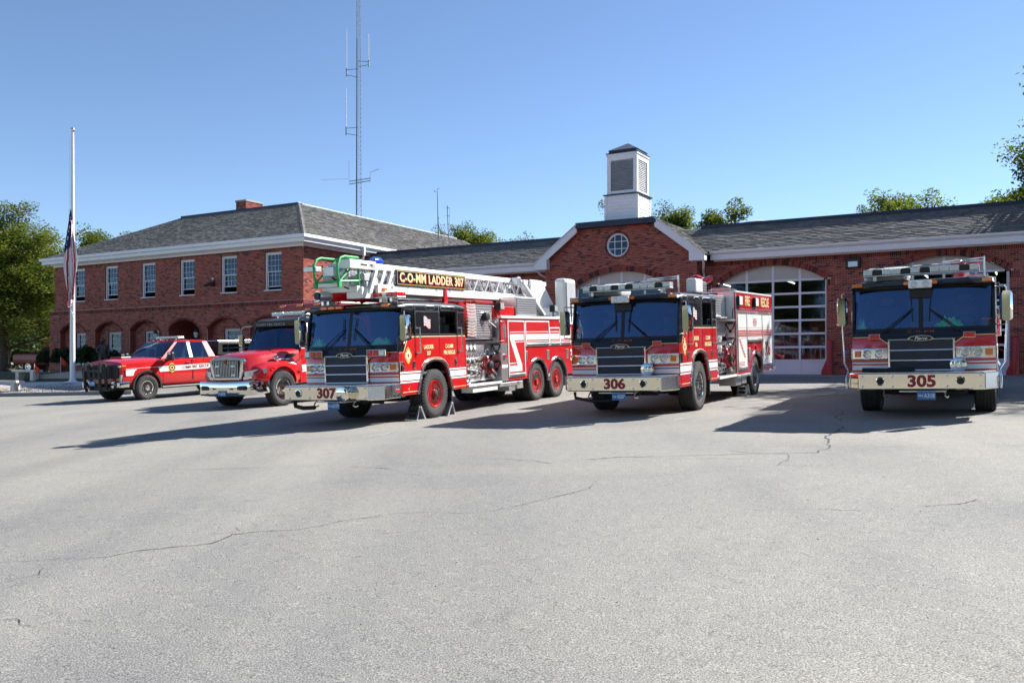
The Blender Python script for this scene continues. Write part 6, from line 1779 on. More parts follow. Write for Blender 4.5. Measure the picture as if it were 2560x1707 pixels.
# greenhouse: roof, pillars, glass
zb, zt = 1.37, 1.97
def gh(y, w, z): return [(-w, y, z), (w, y, z)]
P = lambda k: {'wl': (1.58, 0.90), 'wr': (3.92, 0.92)}
roof = MB().loft([[(-0.70, 2.30, 1.90), (-0.74, 2.40, 1.945), (-0.60, 2.38, 1.975), (0.60, 2.38, 1.975), (0.74, 2.40, 1.945), (0.70, 2.30, 1.90)],
                  [(-0.755, 2.9, 1.92), (-0.75, 2.9, 1.97), (-0.60, 2.9, 2.005), (0.60, 2.9, 2.005), (0.75, 2.9, 1.97), (0.755, 2.9, 1.92)],
                  [(-0.755, 3.70, 1.90), (-0.75, 3.72, 1.95), (-0.60, 3.72, 1.985), (0.60, 3.72, 1.985), (0.75, 3.72, 1.95), (0.755, 3.70, 1.90)]])
roof.build('roof', M['red'], pk, smooth=45)
def pill(name, mat, a0, a1, b0, b1, th=0.03):
    """quad strip pillar between lower pair and upper pair of points on both sides"""
    for s_ in (1, -1):
        q = [(s_*p[0], p[1], p[2]) for p in (a0, a1, b1, b0)]; qi = [(s_*(p[0]-th), p[1], p[2]) for p in (a0, a1, b1, b0)]
        MB().add(q+qi, [(0, 1, 2, 3), (7, 6, 5, 4), (0, 3, 7, 4), (1, 5, 6, 2), (0, 4, 5, 1), (3, 2, 6, 7)]).build(name, mat, pk, bev=0.006)
pill('pillar', M['red'], (0.955, 1.60, zb-.02), (0.965, 1.76, zb-.02), (0.755, 2.34, 1.93), (0.758, 2.46, 1.93))
pill('pillar', M['white'], (0.975, 2.78, zb-.02), (0.975, 2.93, zb-.02), (0.762, 2.82, 1.93), (0.762, 2.95, 1.93))
pill('pillar', M['red'], (0.975, 3.62, zb-.02), (0.975, 3.93, zb-.02), (0.760, 3.50, 1.93), (0.760, 3.72, 1.93))
for s_ in (1, -1):
    for y0, y1, u0, u1 in ((1.74, 2.79, 2.44, 2.83), (2.92, 3.63, 2.94, 3.51)):
        MB().add([(s_*0.958, y0, zb-.01), (s_*0.962, y1, zb-.01), (s_*0.752, u1, 1.925), (s_*0.750, u0, 1.925)], [(0, 1, 2, 3)]).build('side_window', M['tinted'], pk)
    MB().box(min(s_*.965, s_*.985), max(s_*.965, s_*.985), 1.75, 3.92, 1.35, 1.375).build('window_trim', M['chrome_r'], pk)
MB().grid([[(-0.93 + 1.86*i/10, 1.56 - 0.10*(1-((i-5)/5)**2), 1.385) for i in range(11)], [(-0.735 + 1.47*i/10, 2.33 - 0.06*(1-((i-5)/5)**2), 1.93) for i in range(11)]]).build('windshield', M['tinted'], pk, smooth=60)
MB().grid([[(-0.9, 3.9, 1.39), (0.9, 3.9, 1.39)], [(-0.74, 3.70, 1.92), (0.74, 3.70, 1.92)]]).build('rear_window', M['tinted'], pk)
mb = MB().box(-0.9, 0.9, 1.7, 3.85, 1.0, 1.30); mb.box(-0.92, 0.92, 1.62, 1.9, 1.25, 1.42)
for x in (-0.42, 0.42): mb.box(x-.26, x+.26, 2.65, 2.85, 1.2, 1.85); mb.box(x-.26, x+.26, 3.5, 3.65, 1.2, 1.8)
mb.build('interior', M['inter'], pk, bev=0.04)
# bed cap: black sided with silver roof
MB().prism([(4.06, 1.41), (4.10, 1.90), (5.98, 1.86), (6.0, 1.41)], 'x', -0.92, 0.92).build('bed_cap', M['blackp'], pk, bev=0.03)
MB().box(-0.9, 0.9, 4.1, 5.95, 1.905, 1.95).build('cap_roof', M['alu'], pk, bev=0.02)
MB().box(0.9205, 0.93, 4.3, 5.8, 1.52, 1.80).build('cap_window', M['tinted'], pk)
# front: grille, lamps, bumper, push bar
MB().box(-0.88, 0.88, -0.01, 0.10, 0.76, 1.21).build('grille', M['gasket'], pk, bev=0.03)
for k in range(4): MB().box(-0.6, 0.6, -0.022, -0.0105, 0.84+k*0.08, 0.858+k*0.08).build('grille_bar', M['blackp'], pk)
for s_ in (1, -1):
    MB().box(min(s_*0.62, s_*0.97), max(s_*0.62, s_*0.97), 0.005, 0.16, 1.12, 1.18).build('running_light', M['clear'], pk, bev=0.015)
    MB().box(min(s_*0.935, s_*0.99), max(s_*0.935, s_*0.99), 0.07, 0.28, 1.14, 1.19).build('turn_signal', M['amber'], pk, bev=0.015)
    MB().prism([(0.80, 0.68), (0.95, 0.66), (0.985, 0.88), (0.74, 0.90)] if s_ > 0 else [(-0.80, 0.68), (-0.95, 0.66), (-0.985, 0.88), (-0.74, 0.90)], 'y', 0.04, 0.16).build('headlight', M['clear'], pk, bev=0.02)
    MB().prism([(0.52, 0.40), (1.02, 0.46), (1.03, 0.66), (0.50, 0.70)] if s_ > 0 else [(-0.52, 0.40), (-1.02, 0.46), (-1.03, 0.66), (-0.50, 0.70)], 'y', -0.06, 0.34).build('bumper', M['chrome'], pk, bev=0.04)
    MB().path([(s_*0.40, -0.28, 0.36), (s_*0.40, -0.34, 0.5), (s_*0.40, -0.34, 1.10), (s_*0.40, -0.30, 1.25), (s_*0.40, -0.20, 1.29), (s_*0.40, -0.13, 1.22), (s_*0.40, -0.11, 0.4)], 0.05, 8).build('push_bar_upright', M['blackp'], pk, smooth=True)
    MB().path([(s_*0.40, -0.25, 1.20), (s_*0.7, -0.22, 1.19), (s_*0.88, -0.10, 1.12), (s_*0.88, -0.06, 0.75), (s_*0.7, -0.1, 0.55), (s_*0.42, -0.2, 0.5)], 0.035, 8).build('push_bar_wing', M['blackp'], pk, smooth=True) if s_ < 0 else None
mb = MB()
for z in (0.55, 0.78, 1.02): mb.tube((-0.4, -0.30, z), (0.4, -0.30, z), 0.035, 8)
mb.box(-0.55, 0.55, -0.10, 0.1, 0.36, 0.5); mb.build('push_bar', M['blackp'], pk, smooth=True)
text('2021', 0.10, M['greyp'], pk, (0.74, -0.063, 0.57))
plate(pk, '5274', (0.0, -0.36, 0.62), pre='FIRE')
MB().prism([(-0.30, 0.55), (0.30, 0.55), (0.26, 0.95), (-0.26, 0.95)], 'z', 1.40, 1.47).build('hood_scoop', M['red'], pk, bev=0.02)
MB().box(-0.25, 0.25, 0.544, 0.552, 1.425, 1.46).build('scoop_opening', M['gasket'], pk)
# sides
for s_ in (1, -1):
    X = 1.03
    pts = [(0.28, 0.80), (0.62, 0.86), (0.62, 0.98)]
    MB().prism([(1.50, 0.92), (3.90, 0.97), (3.90, 1.12), (1.42, 1.09)], 'x', s_*(X-0.012), s_*(X+0.003)).build('reflective_stripe', M['white'], pk)
    MB().prism([(0.30, 0.93), (0.50, 0.93), (0.62, 1.02), (0.98, 1.07), (1.42, 1.09), (1.42, 1.06), (0.98, 1.055), (0.60, 0.985)], 'x', s_*(X-0.03), s_*(X+0.002)).build('reflective_stripe', M['white'], pk) if 0 else None
    MB().prism([(0.20, 0.84), (0.46, 0.84), (0.52, 0.98), (0.62, 1.05), (0.20, 1.03)], 'x', s_*(X-0.05), s_*(X-0.008)).build('reflective_stripe', M['white'], pk)
    MB().prism([(0.20, 1.06), (3.90, 1.145), (3.90, 1.155), (0.20, 1.072)], 'x', s_*(X-0.01), s_*(X+0.0035)).build('pinstripe', M['white'], pk)
    text('COMM FIRE  RESCUE', 0.135, M['dred'], pk, (s_*(X+0.005), 2.95, 1.035), 'right' if s_ > 0 else 'left', bold=0.003, sx=0.95, shear=0.25, roll=R(1.2) * s_)
    e_ = MB().prism([(1.98 + cos(2*pi*k/32)*(.15+.012*cos(2*pi*k/8)), 1.04 + sin(2*pi*k/32)*(.155+.012*cos(2*pi*k/8))) for k in range(32)], 'x', s_*(X+0.0036), s_*(X+0.006)).build('emblem', M['gold'], pk)
    for rr, mt in ((0.115, 'gasket'), (0.075, 'cream'), (0.045, 'gasket')):
        MB().prism([(1.98+cos(2*pi*k/20)*rr, 1.04+sin(2*pi*k/20)*rr) for k in range(20)], 'x', s_*(X+0.006), s_*(X+0.007+0.0006*(3 if rr < .05 else 2 if rr < .1 else 1))).build('emblem_ring', M[mt], e_)
    for y in (1.62, 2.86, 3.93): MB().box(min(s_*(X-.012), s_*(X+.001)), max(s_*(X-.012), s_*(X+.001)), y-0.005, y+0.005, 0.58, 1.34).build('door_gap', M['gasket'], pk)
    for y in (2.66, 3.68): MB().box(min(s_*(X-.005), s_*(X+.03)), max(s_*(X-.005), s_*(X+.03)), y-0.09, y+0.09, 1.19, 1.225).build('door_handle', M['blackp'], pk, bev=0.01)
    MB().tube((s_*1.03, 1.55, 0.40), (s_*1.03, 3.95, 0.40), 0.045, 8).build('side_step', M['blackp'], pk, smooth=True)
    m_ = MB().box(min(s_*1.10, s_*1.36), max(s_*1.10, s_*1.36), 1.72, 1.86, 1.28, 1.58).build('mirror', M['blackp'], pk, bev=0.04)
    MB().box(min(s_*1.16, s_*1.33), max(s_*1.16, s_*1.33), 1.712, 1.719, 1.50, 1.55).build('mirror_trim', M['clear'], m_)
    MB().tube((s_*0.97, 1.82, 1.30), (s_*1.14, 1.80, 1.32), 0.05, 8).build('mirror_arm', M['blackp'], m_)
    for cy_ in (FA, RA): wheel(pk, s_*0.90, cy_, WR, 0.27, M['chrome_r'], s_, rimr=0.235, holes=8)
lightbar(pk, -0.62, 0.62, 2.62, 2.86, 2.05, 2.13, ['clear']*8)
MB().tube((-0.35, 2.75, 2.0), (-0.35, 2.75, 2.75), 0.006, 5).build('whip_antenna', M['blackp'], pk)
for x in (-.5, -.25, 0, .25, .5): MB().box(x-.04, x+.04, 2.36, 2.42, 1.975, 1.995).build('roof_marker', M['dred'], pk, bev=.008)
seat_on_ground(pk, -14.40, 31.75, R(31.5), ((-0.9, 0.9), (FA, RA))); pk.scale = (1.06,)*3

# ================================================================ rescue truck with chrome hood grille (ambulance chassis)
am = thing('ambulance', 'red bonneted rescue ambulance with chrome grille between pickup and ladder truck', 'ambulance')
FA, RA, WR = 1.02, 5.3, 0.49
lp = [section(0.10, 0.98, 0.68, 0.98, 1.02, 0, 0.12), section(0.22, 1.08, 0.62, 1.12, 1.16, 0, 0.08), section(0.55, 1.14, 0.58, 1.22, 1.27, 0, 0.06), section(1.0, 1.16, 0.58, 1.27, 1.31, 0, 0.05), section(1.45, 1.13, 0.58, 1.24, 1.28, 0, 0.06), section(1.75, 1.06, 0.60, 1.18, 1.22), section(1.9, 1.04, 0.60, 1.30, 1.32), section(3.3, 1.05, 0.60, 1.48, 1.50)]
body = MB().loft(lp).build('fender_body', M['red'], am, smooth=True)
boolcut(body, [cyl_cut(0.72, 1.4, FA, 0.52, 0.60), cyl_cut(-1.4, -0.72, FA, 0.52, 0.60)])
hl = []
for y, w, zs, zt in ((0.04, 0.60, 1.33, 1.37), (0.14, 0.66, 1.42, 1.455), (0.6, 0.74, 1.49, 1.54), (1.2, 0.87, 1.55, 1.61), (1.80, 1.0, 1.60, 1.67)):
    hl.append([(-w-0.14, y, 0.95), (-w-0.05, y, zs-0.14), (-w-.01, y, zs-0.04), (-w+0.07, y, zs+0.01), (-0.30, y, zt), (0, y, zt+0.012), (0.30, y, zt), (w-0.07, y, zs+0.01), (w+.01, y, zs-0.04), (w+0.05, y, zs-0.14), (w+0.14, y, 0.95)])
MB().loft(hl).build('hood', M['red'], am, smooth=40)
MB().box(0.55, 0.93, 1.10, 1.55, 1.50, 1.535).build('hood_vent', M['gasket'], am) if 0 else None
for s_ in (1, -1): MB().prism([(1.25, 1.33), (1.68, 1.40), (1.62, 1.47), (1.35, 1.45)], 'x', s_*0.95, s_*1.03).build('hood_intake', M['gasket'], am, bev=0.01)
# chrome grille surround with vertical bars
sur = [(-0.54, 0.80), (-0.62, 1.05), (-0.66, 1.30), (-0.60, 1.385), (0, 1.43), (0.60, 1.385), (0.66, 1.30), (0.62, 1.05), (0.54, 0.80), (0.46, 0.76), (-0.46, 0.76)]
g = MB().prism(sur, 'y', -0.02, 0.12).build('grille', M['chrome'], am, bev=0.035)
inn_ = [(-0.46, 0.84), (-0.50, 1.05), (-0.54, 1.28), (-0.49, 1.33), (-0.05, 1.33), (0.0, 1.22), (0.05, 1.33), (0.49, 1.33), (0.54, 1.28), (0.50, 1.05), (0.46, 0.84)]
MB().prism(inn_, 'y', -0.028, -0.021).build('grille_opening', M['gasket'], g)
for k in range(16):
    x = -0.45 + k*0.06; top = 1.315 if abs(x) > 0.06 else 1.24
    MB().box(x-0.010, x+0.010, -0.05, -0.0285, 0.85, top).build('grille_bar', M['steel'], g, bev=0.006)
MB().prism([(0.0, 1.20), (-0.05, 1.28), (0.0, 1.35), (0.05, 1.28)], 'y', -0.055, -0.028).build('badge', M['dred'], g)
for x in (-0.30, 0.30):
    for z in (1.17, 0.92): MB().box(x-0.085, x+0.085, -0.075, -0.051, z-0.03, z+0.03).build('warning_light', M['clear'], am, bev=0.01)
for s_ in (1, -1):
    rows = [[(s_*(0.64 + 0.50*i/8), 0.04 + 0.34*(i/8)**2 - 0.02, z0 + (0.20*i/8 if j else 0.12*i/8) + j*(0.16 - 0.10*i/8)) for i in range(9)] for j, z0 in ((0, 0.84), (1, 0.84))]
    h = MB().grid(rows).build('headlight', M['clear'], am, smooth=60)
    rows = [[(s_*(0.58 + 0.54*i/8), 0.03 + 0.33*(i/8)**2, z + 0.10*i/8) for i in range(9)] for z in (0.78, 0.86)]
    MB().grid(rows).build('headlight_trim', M['chrome'], h, smooth=60)
    mb = MB().path([(s_*(1.14), 0.60+0.06*cos(2*pi*k/14), 1.06+0.045*sin(2*pi*k/14)) for k in range(15)], 0.008, 5); mb.build('fender_lamp', M['redlens'], am)
    MB().tube((s_*0.98, 1.62, 1.30), (s_*0.96, 0.95, 1.33), 0.02, 6).ball((s_*0.97, 0.9, 1.34), 0.09, 10, 8).build('hood_mirror', M['chrome'], am, smooth=True)
# bumper
bl = []
for x, y, z0, z1 in ((-1.14, 0.42, 0.42, 0.74), (-1.11, 0.08, 0.38, 0.75), (-0.95, -0.10, 0.36, 0.76), (-0.5, -0.16, 0.34, 0.74), (0, -0.18, 0.34, 0.73), (0.5, -0.16, 0.34, 0.74), (0.95, -0.10, 0.36, 0.76), (1.11, 0.08, 0.38, 0.75), (1.14, 0.42, 0.42, 0.74)):
    bl.append([(x, y, z0), (x, y-0.03, z0+0.06), (x, y-0.01, (z0+z1)/2), (x, y-0.03, z1-0.06), (x, y, z1), (x*0.96, y+0.10, z1), (x*0.96, y+0.10, z0)])
b_ = MB().loft(bl).build('bumper', M['chrome'], am, smooth=40)
for x0, x1 in ((-0.85, -0.52), (-0.40, 0.40), (0.52, 0.85)): MB().box(x0, x1, -0.205 + 0.06*min(abs(x0), abs(x1)), -0.12, 0.51, 0.63).build('bumper_slot', M['gasket'], b_, bev=0.02)
plate(am, '6756', (0.0, -0.215, 0.42))
# cab
for s_ in (1, -1):
    MB().prism([(1.70, 1.28), (1.86, 1.62), (3.35, 1.66), (3.35, 0.62), (1.78, 0.62)], 'x', s_*0.98, s_*1.06).build('door', M['red'], am, bev=0.02)
MB().box(-0.97, 0.97, 3.30, 3.36, 0.62, 2.30).build('cab_back', M['red'], am)
for s_ in (1, -1):
    a, b = sorted((s_*0.96, s_*1.05))
    for nm, pts in (('pillar', [(1.84, 1.62), (1.98, 1.62), (2.34, 2.34), (2.22, 2.34)]), ('pillar', [(2.94, 1.66), (3.35, 1.66), (3.35, 2.34), (2.98, 2.34)])):
        MB().prism(pts, 'x', a, b).build(nm, M['black'], am, bev=0.02)
    MB().prism([(1.97, 1.63), (2.95, 1.66), (2.99, 2.33), (2.33, 2.33)], 'x', s_*0.99, s_*0.996).build('side_window', M['glassd'], am)
    MB().prism([(1.86, 0.92), (3.35, 0.98), (3.35, 1.18), (1.80, 1.12)], 'x', s_*1.061, s_*1.064).build('reflective_stripe', M['white'], am)
    MB().box(min(s_*1.06, s_*1.09), max(s_*1.06, s_*1.09), 2.86, 3.0, 1.30, 1.34).build('door_handle', M['chrome'], am, bev=.01)
    mb = MB().path([(s_*1.0, 2.10, 2.32), (s_*1.25, 1.92, 2.30), (s_*1.30, 1.86, 2.20), (s_*1.30, 1.86, 1.45), (s_*1.08, 1.95, 1.42)], 0.016, 6)
    mr = mb.build('mirror', M['chrome_r'], am, smooth=True)
    MB().box(min(s_*1.21, s_*1.38), max(s_*1.21, s_*1.38), 1.80, 1.92, 1.72, 2.06).box(min(s_*1.22, s_*1.37), max(s_*1.22, s_*1.37), 1.80, 1.92, 1.50, 1.68).build('mirror_housing', M['chrome'], mr, bev=0.03)
lo = [[(-1.02, 2.02, 2.28), (-1.0, 2.0, 2.36), (-0.8, 2.02, 2.45), (0.8, 2.02, 2.45), (1.0, 2.0, 2.36), (1.02, 2.02, 2.28)], [(-1.06, 2.3, 2.30), (-1.05, 2.3, 2.44), (-0.85, 2.3, 2.53), (0.85, 2.3, 2.53), (1.05, 2.3, 2.44), (1.06, 2.3, 2.30)], [(-1.06, 3.36, 2.30), (-1.05, 3.36, 2.46), (-0.85, 3.36, 2.54), (0.85, 3.36, 2.54), (1.05, 3.36, 2.46), (1.06, 3.36, 2.30)]]
MB().loft(lo).build('cab_roof', M['black'], am, smooth=45)
MB().grid([[(-0.97 + 1.94*i/10, 1.80 - 0.10*(1-((i-5)/5)**2), 1.62) for i in range(11)], [(-0.93 + 1.86*i/10, 2.22 - 0.10*(1-((i-5)/5)**2), 2.33) for i in range(11)]]).build('windshield', M['glass'], am, smooth=60)
MB().grid([[(-1.0 + 2.0*i/10, 1.76 - 0.10*(1-((i-5)/5)**2), 1.58) for i in range(11)], [(-1.0 + 2.0*i/10, 1.80 - 0.10*(1-((i-5)/5)**2), 1.635) for i in range(11)]]).build('cowl', M['gasket'], am, smooth=60)
mb = MB().box(-0.95, 0.95, 1.95, 3.3, 1.0, 1.30); mb.box(-0.95, 0.95, 1.9, 2.2, 1.3, 1.60)
for x in (-0.5, 0.5): mb.box(x-.26, x+.26, 2.9, 3.1, 1.3, 2.1)
mb.build('interior', M['inter'], am, bev=0.04)
MB().path([(0.5 + cos(2*pi*k/16)*0.2, 2.3 - sin(2*pi*k/16)*.08, 1.66 + sin(2*pi*k/16)*0.16) for k in range(17)], 0.014, 6).build('steering_wheel', M['blackp'], am)
for x in (-0.92, -0.2, 0.0, 0.2, 0.92): MB().ball((x, 2.06 + 0.04*abs(x), 2.40), 0.05, 8, 6, (1.3, 1, 0.7)).build('marker_light', M['amber'], am, smooth=True)
text('COMM FIRE RESCUE', 0.10, M['greyp'], am, (-0.22, 1.985, 2.335), sx=1.3)
lightbar(am, -0.70, 0.70, 2.55, 2.80, 2.60, 2.72, ['clear']*9)
# patient box, mostly hidden behind the ladder truck
bx = MB().box(-1.22, 1.22, 3.48, 7.9, 0.72, 3.0).build('patient_box', M['red'], am, bev=0.05)
MB().box(-1.20, 1.20, 3.44, 3.49, 2.62, 2.98).build('box_front_cap', M['dred'], am, bev=0.02)
for x in (-1.05, -0.35, 0.35, 1.05): MB().box(x-0.12, x+0.12, 3.40, 3.44, 2.90, 2.97).build('box_marker', M['amber'], am, bev=0.015)
MB().box(1.2205, 1.226, 3.5, 7.85, 1.15, 1.40).build('reflective_stripe', M['white'], am)
MB().box(1.2205, 1.24, 4.1, 5.0, 0.95, 2.75).build('side_door', M['red'], am, bev=0.01)
MB().box(-0.75, 0.75, 0.3, 7.8, 0.45, 0.72).build('chassis', M['dark'], am)
for s_ in (1, -1):
    wheel(am, s_*0.98, FA, WR, 0.27, M['chrome'], s_, rimr=0.29)
    wheel(am, s_*1.0, RA, WR, 0.25, M['chrome'], s_, dual=True, rimr=0.29)
seat_on_ground(am, -8.12, 25.85, R(29.0), ((-0.98, 0.98), (FA, RA))); am.scale = (1.03,)*3

# ---------------------------------------------------------------- red pickup parked in the shade behind the offices
rp = thing('pickup_truck', 'dull red pickup parked in tree shade left of the offices', 'pickup truck', (-28.6, 62, 0), R(82))
body = MB().loft([section(0.1, 0.85, 0.55, 1.0, 1.05), section(0.4, 0.95, 0.5, 1.12, 1.18), section(1.6, 0.98, 0.5, 1.22, 1.28), section(1.75, 0.97, 0.5, 1.24, 1.26), section(5.5, 0.97, 0.52, 1.24, 1.26)]).build('body', M['oldred'], rp, smooth=True)
boolcut(body, [cyl_cut(0.66, 1.3, 1.0, 0.4, 0.47), cyl_cut(-1.3, -0.66, 1.0, 0.4, 0.47), cyl_cut(0.66, 1.3, 4.4, 0.4, 0.47), cyl_cut(-1.3, -0.66, 4.4, 0.4, 0.47)])
MB().loft([[(-0.9, 1.7, 1.24), (0.9, 1.7, 1.24), (0.9, 3.6, 1.24), (-0.9, 3.6, 1.24)], [(-0.74, 2.2, 1.78), (0.74, 2.2, 1.78), (0.74, 3.45, 1.78), (-0.74, 3.45, 1.78)]]).build('cab', M['oldred'], rp, bev=0.05)
for s_ in (1, -1):
    MB().add([(s_*0.885, 2.0, 1.31), (s_*0.885, 3.4, 1.31), (s_*0.772, 3.3, 1.70), (s_*0.772, 2.3, 1.70)], [(0, 1, 2, 3)]).build('side_window', M['tinted'], rp)
    for y in (1.0, 4.4): wheel(rp, s_*0.82, y, 0.38, 0.25, M['chrome_r'], s_, rimr=0.21)
MB().add([(-0.8, 3.573, 1.31), (0.8, 3.573, 1.31), (0.70, 3.475, 1.70), (-0.70, 3.475, 1.70)], [(0, 1, 2, 3)]).build('rear_window', M['tinted'], rp)
MB().box(-0.85, 0.85, 3.75, 5.35, 1.15, 1.27).build('bed_cover', M['gasket'], rp)
MB().box(-0.9, 0.9, 5.45, 5.7, 0.5, 0.68).build('bumper', M['chrome_r'], rp, bev=0.03)
rp.location.z = ground(-31, 62)
# ---------------------------------------------------------------- trees
def tree_meshes(seed, H, spread, trunk_r, nleaf, leaf=0.2, low=0.25, flat=1.0, dark=0.0, limbs=9, shell=170):
    """tapered trunk with limbs, and a crown of leaf-sized faces gathered round the twigs"""
    r = random.Random(seed)
    tk, tips = MB(), []
    pts = [Vector((0, 0, 0))]
    nseg = 8
    for k in range(1, nseg+1):
        pts.append(Vector((r.uniform(-.05, .05)*H*0.25*k/nseg, r.uniform(-.05, .05)*H*0.25*k/nseg, H*0.80*k/nseg)))
    tk.path([pts[0]-Vector((0, 0, .3))] + pts, [trunk_r*1.35] + [trunk_r*(1-0.88*k/nseg) + 0.02 for k in range(nseg+1)], 9)
    def trunk_at(z):
        f = min(nseg-0.001, z/(H*0.80)*nseg); i = int(f); return pts[i].lerp(pts[i+1], f-i)
    def branch(p, d, L, rad, depth):
        q = [p]; dd = d.copy(); n = 4
        for k in range(n):
            dd = (dd + Vector((r.uniform(-.25, .25), r.uniform(-.25, .25), r.uniform(-.05, .28)))).normalized()
            q.append(q[-1] + dd*L/n)
        tk.path(q, [rad*(1-0.7*k/n) for k in range(n+1)], 6 if depth else 7)
        if depth == 0:
            tips.append(q[-1]); tips.append(q[2].lerp(q[3], .5)); return
        m = r.choice((3, 4))
        for k in range(m):
            a = r.uniform(0, 6.28); e = r.uniform(0.45, 0.95)
            o = dd.orthogonal().normalized(); o = Matrix.Rotation(a, 3, dd) @ o
            branch(q[r.choice((2, 3, 4))], (dd*cos(e) + o*sin(e)).normalized(), L*r.uniform(.5, .72), rad*0.5, depth-1)
        tips.append(q[-1])
    for k in range(limbs):
        f = low + (0.78-low)*(k+r.random()*.7)/limbs
        a = k*2.4 + r.uniform(-.5, .5); up = 0.15 + 0.75*f + r.uniform(-.15, .2)
        L = spread*(1.05 - 0.55*abs(f-0.45))*r.uniform(.6, .85)
        branch(trunk_at(f*H), Vector((cos(a), sin(a), up)).normalized(), L, trunk_r*(0.5-0.3*f), 2)
    for k in range(shell):                       # outer foliage masses fill the crown out to a lumpy outline
        d = Vector((r.gauss(0, 1), r.gauss(0, 1), r.gauss(0.25, .9))).normalized()
        lump = 0.86 + 0.30*mnoise.noise(d*2.1 + Vector((seed, 0, 0)))
        q = r.uniform(.30, 1.0)**0.5*lump
        tips.append(Vector((d.x*spread*.80*q, d.y*spread*.80*q, H*(0.5+low*.38) + d.z*H*(0.47-low*.38)*q)))
    vs, fs, ts = [], [], []
    per = max(3, int(nleaf/len(tips)))
    for tp in tips:
        base = r.gauss(0.48, 0.13) - dark; cs = spread*r.uniform(0.12, 0.20)
        for k in range(per):
            g_ = Vector((r.gauss(0, 1), r.gauss(0, 1), r.gauss(0, 1))).normalized()*r.random()**0.42*cs*1.12
            g_.z *= 0.72*flat; c = tp + g_; nrm = Vector((r.gauss(0, .7), r.gauss(0, .7), 1.0)).normalized()
            t1 = nrm.orthogonal().normalized(); t1 = Matrix.Rotation(r.uniform(0, 6.28), 3, nrm) @ t1; t2 = nrm.cross(t1)
            l_ = leaf*r.uniform(.6, 1.25); w_ = l_*r.uniform(.42, .62); b = len(vs)
            vs += [tuple(c - t1*l_*.5), tuple(c + t2*w_*.5 + nrm*l_*.10), tuple(c + t1*l_*.5 - nrm*l_*.06), tuple(c - t2*w_*.5 + nrm*l_*.10)]
            fs.append((b, b+1, b+2)); fs.append((b, b+2, b+3)); t_ = min(1, max(0, base + r.gauss(0, .12))); ts += [t_, t_]
    me = bpy.data.meshes.new('crown'); me.from_pydata(vs, [], fs)
    at = me.attributes.new('tint', 'FLOAT', 'FACE'); at.data.foreach_set('value', ts)
    me.materials.append(M['leaf'])
    return tk.mesh('trunk', M['bark'], smooth=60, fix=False), me
PROTO = {'oak': tree_meshes(3, 13.5, 6.0, 0.36, 84000, 0.23, low=0.14, limbs=12, shell=330),
         'oak2': tree_meshes(8, 14.0, 5.2, 0.30, 50000, 0.25, low=0.3, shell=230),
         'round': tree_meshes(15, 13.0, 4.6, 0.28, 48000, 0.25, low=0.32, shell=240),
         'broad': tree_meshes(22, 12.0, 6.2, 0.34, 54000, 0.27, low=0.25, shell=260)}
TOPZ = {}
for k, m_ in PROTO.items():
    zz = sorted(v.co.z for v in m_[1].vertices); TOPZ[k] = zz[int(len(zz)*0.9998)]
def tree(kind, x, y, label, s=1.0, rz=0.0, group=None, sz=None, sink=0.0, top=None):
    if top is not None:                        # crown top height from its height in the photograph
        sz = (1.64 + (917-top)/2256*y - ground(x, y) + 0.14 + sink)/TOPZ[kind]
    t = thing('oak_tree', label, 'tree', (x, y, ground(x, y) - 0.14 - sink), rz, group)
    for nm, me in zip(('trunk', 'crown'), PROTO[kind]): link(nm, me, t)
    t.scale = (s, s, sz or s); return t
def sxy(sx, Y): return ((sx-1280)/2256*Y, Y)
G1 = 'trees standing behind the fire station'
tree('oak', *sxy(10, 63), 'big spreading oak at the left edge behind the flagpole', 0.92, 0.4, top=492)
tree('oak2', *sxy(-60, 74), 'oak behind the big spreading tree at the far left edge', 0.9, 2.0, G1, top=505)
tree('oak2', *sxy(105, 84), 'oak between the big left tree and the office roof', 0.8, 4.0, G1, top=560)
tree('broad', *sxy(255, 98), 'oak top showing above the left slope of the office roof', 1.1, 1.1, G1, top=568)
tree('round', *sxy(335, 104), 'small oak top where the office roof starts to climb', 1.0, 3.0, G1, top=586)
tree('round', *sxy(1158, 92), 'oak top behind the two thin roof antennas', 1.1, 0.3, G1, top=562)
tree('broad', *sxy(1238, 98), 'low oak top just left of the brick gable', 0.9, 2.2, G1, top=580)
tree('oak2', *sxy(1078, 100), 'faint oak top at the foot of the taller roof antenna', 0.8, 5.2, G1, top=574)
tree('round', *sxy(1648, 74), 'rounded oak rising directly beside the white cupola', 0.95, 2.5, G1, top=500)
tree('round', *sxy(1752, 76), 'oak right of the cupola showing above the bay roof', 1.0, 4.4, G1, top=516)
tree('broad', *sxy(2200, 82), 'sparse oak top just over the middle of the bay roof', 1.1, 0.8, G1, top=505)
tree('oak2', *sxy(2345, 76), 'yellowing oak top above the bay roof left of the tall edge tree', 1.25, 3.3, G1, top=476)
tree('broad', *sxy(2450, 70), 'oak top under the tall tree at the right edge', 1.15, 1.9, G1, top=452)
tree('round', *sxy(2262, 84), 'small oak top left of the yellowing oak above the bay roof', 0.8, 2.2, G1, top=506)
tree('round', *sxy(2535, 64), 'oak top filling the gap below the tall right edge tree', 1.0, 0.5, G1, top=462)
tree('broad', *sxy(-20, 80), 'low bushy oak under the big spreading tree', 0.9, 2.9, G1, top=690, sink=2.5)
tree('broad', *sxy(95, 78), 'low bushy oak behind the parked dull red pickup', 0.8, 5.9, G1, top=700, sink=2.5)
tree('oak', *sxy(2785, 52), 'tall oak leaning into the picture at the right edge', 1.16, 2.6)
tree('oak2', *XY(5.4, 44.0), 'oak right of the bays throwing its shadow on the roof', 0.80, 1.0, 'trees beside the bays that shade the lot')
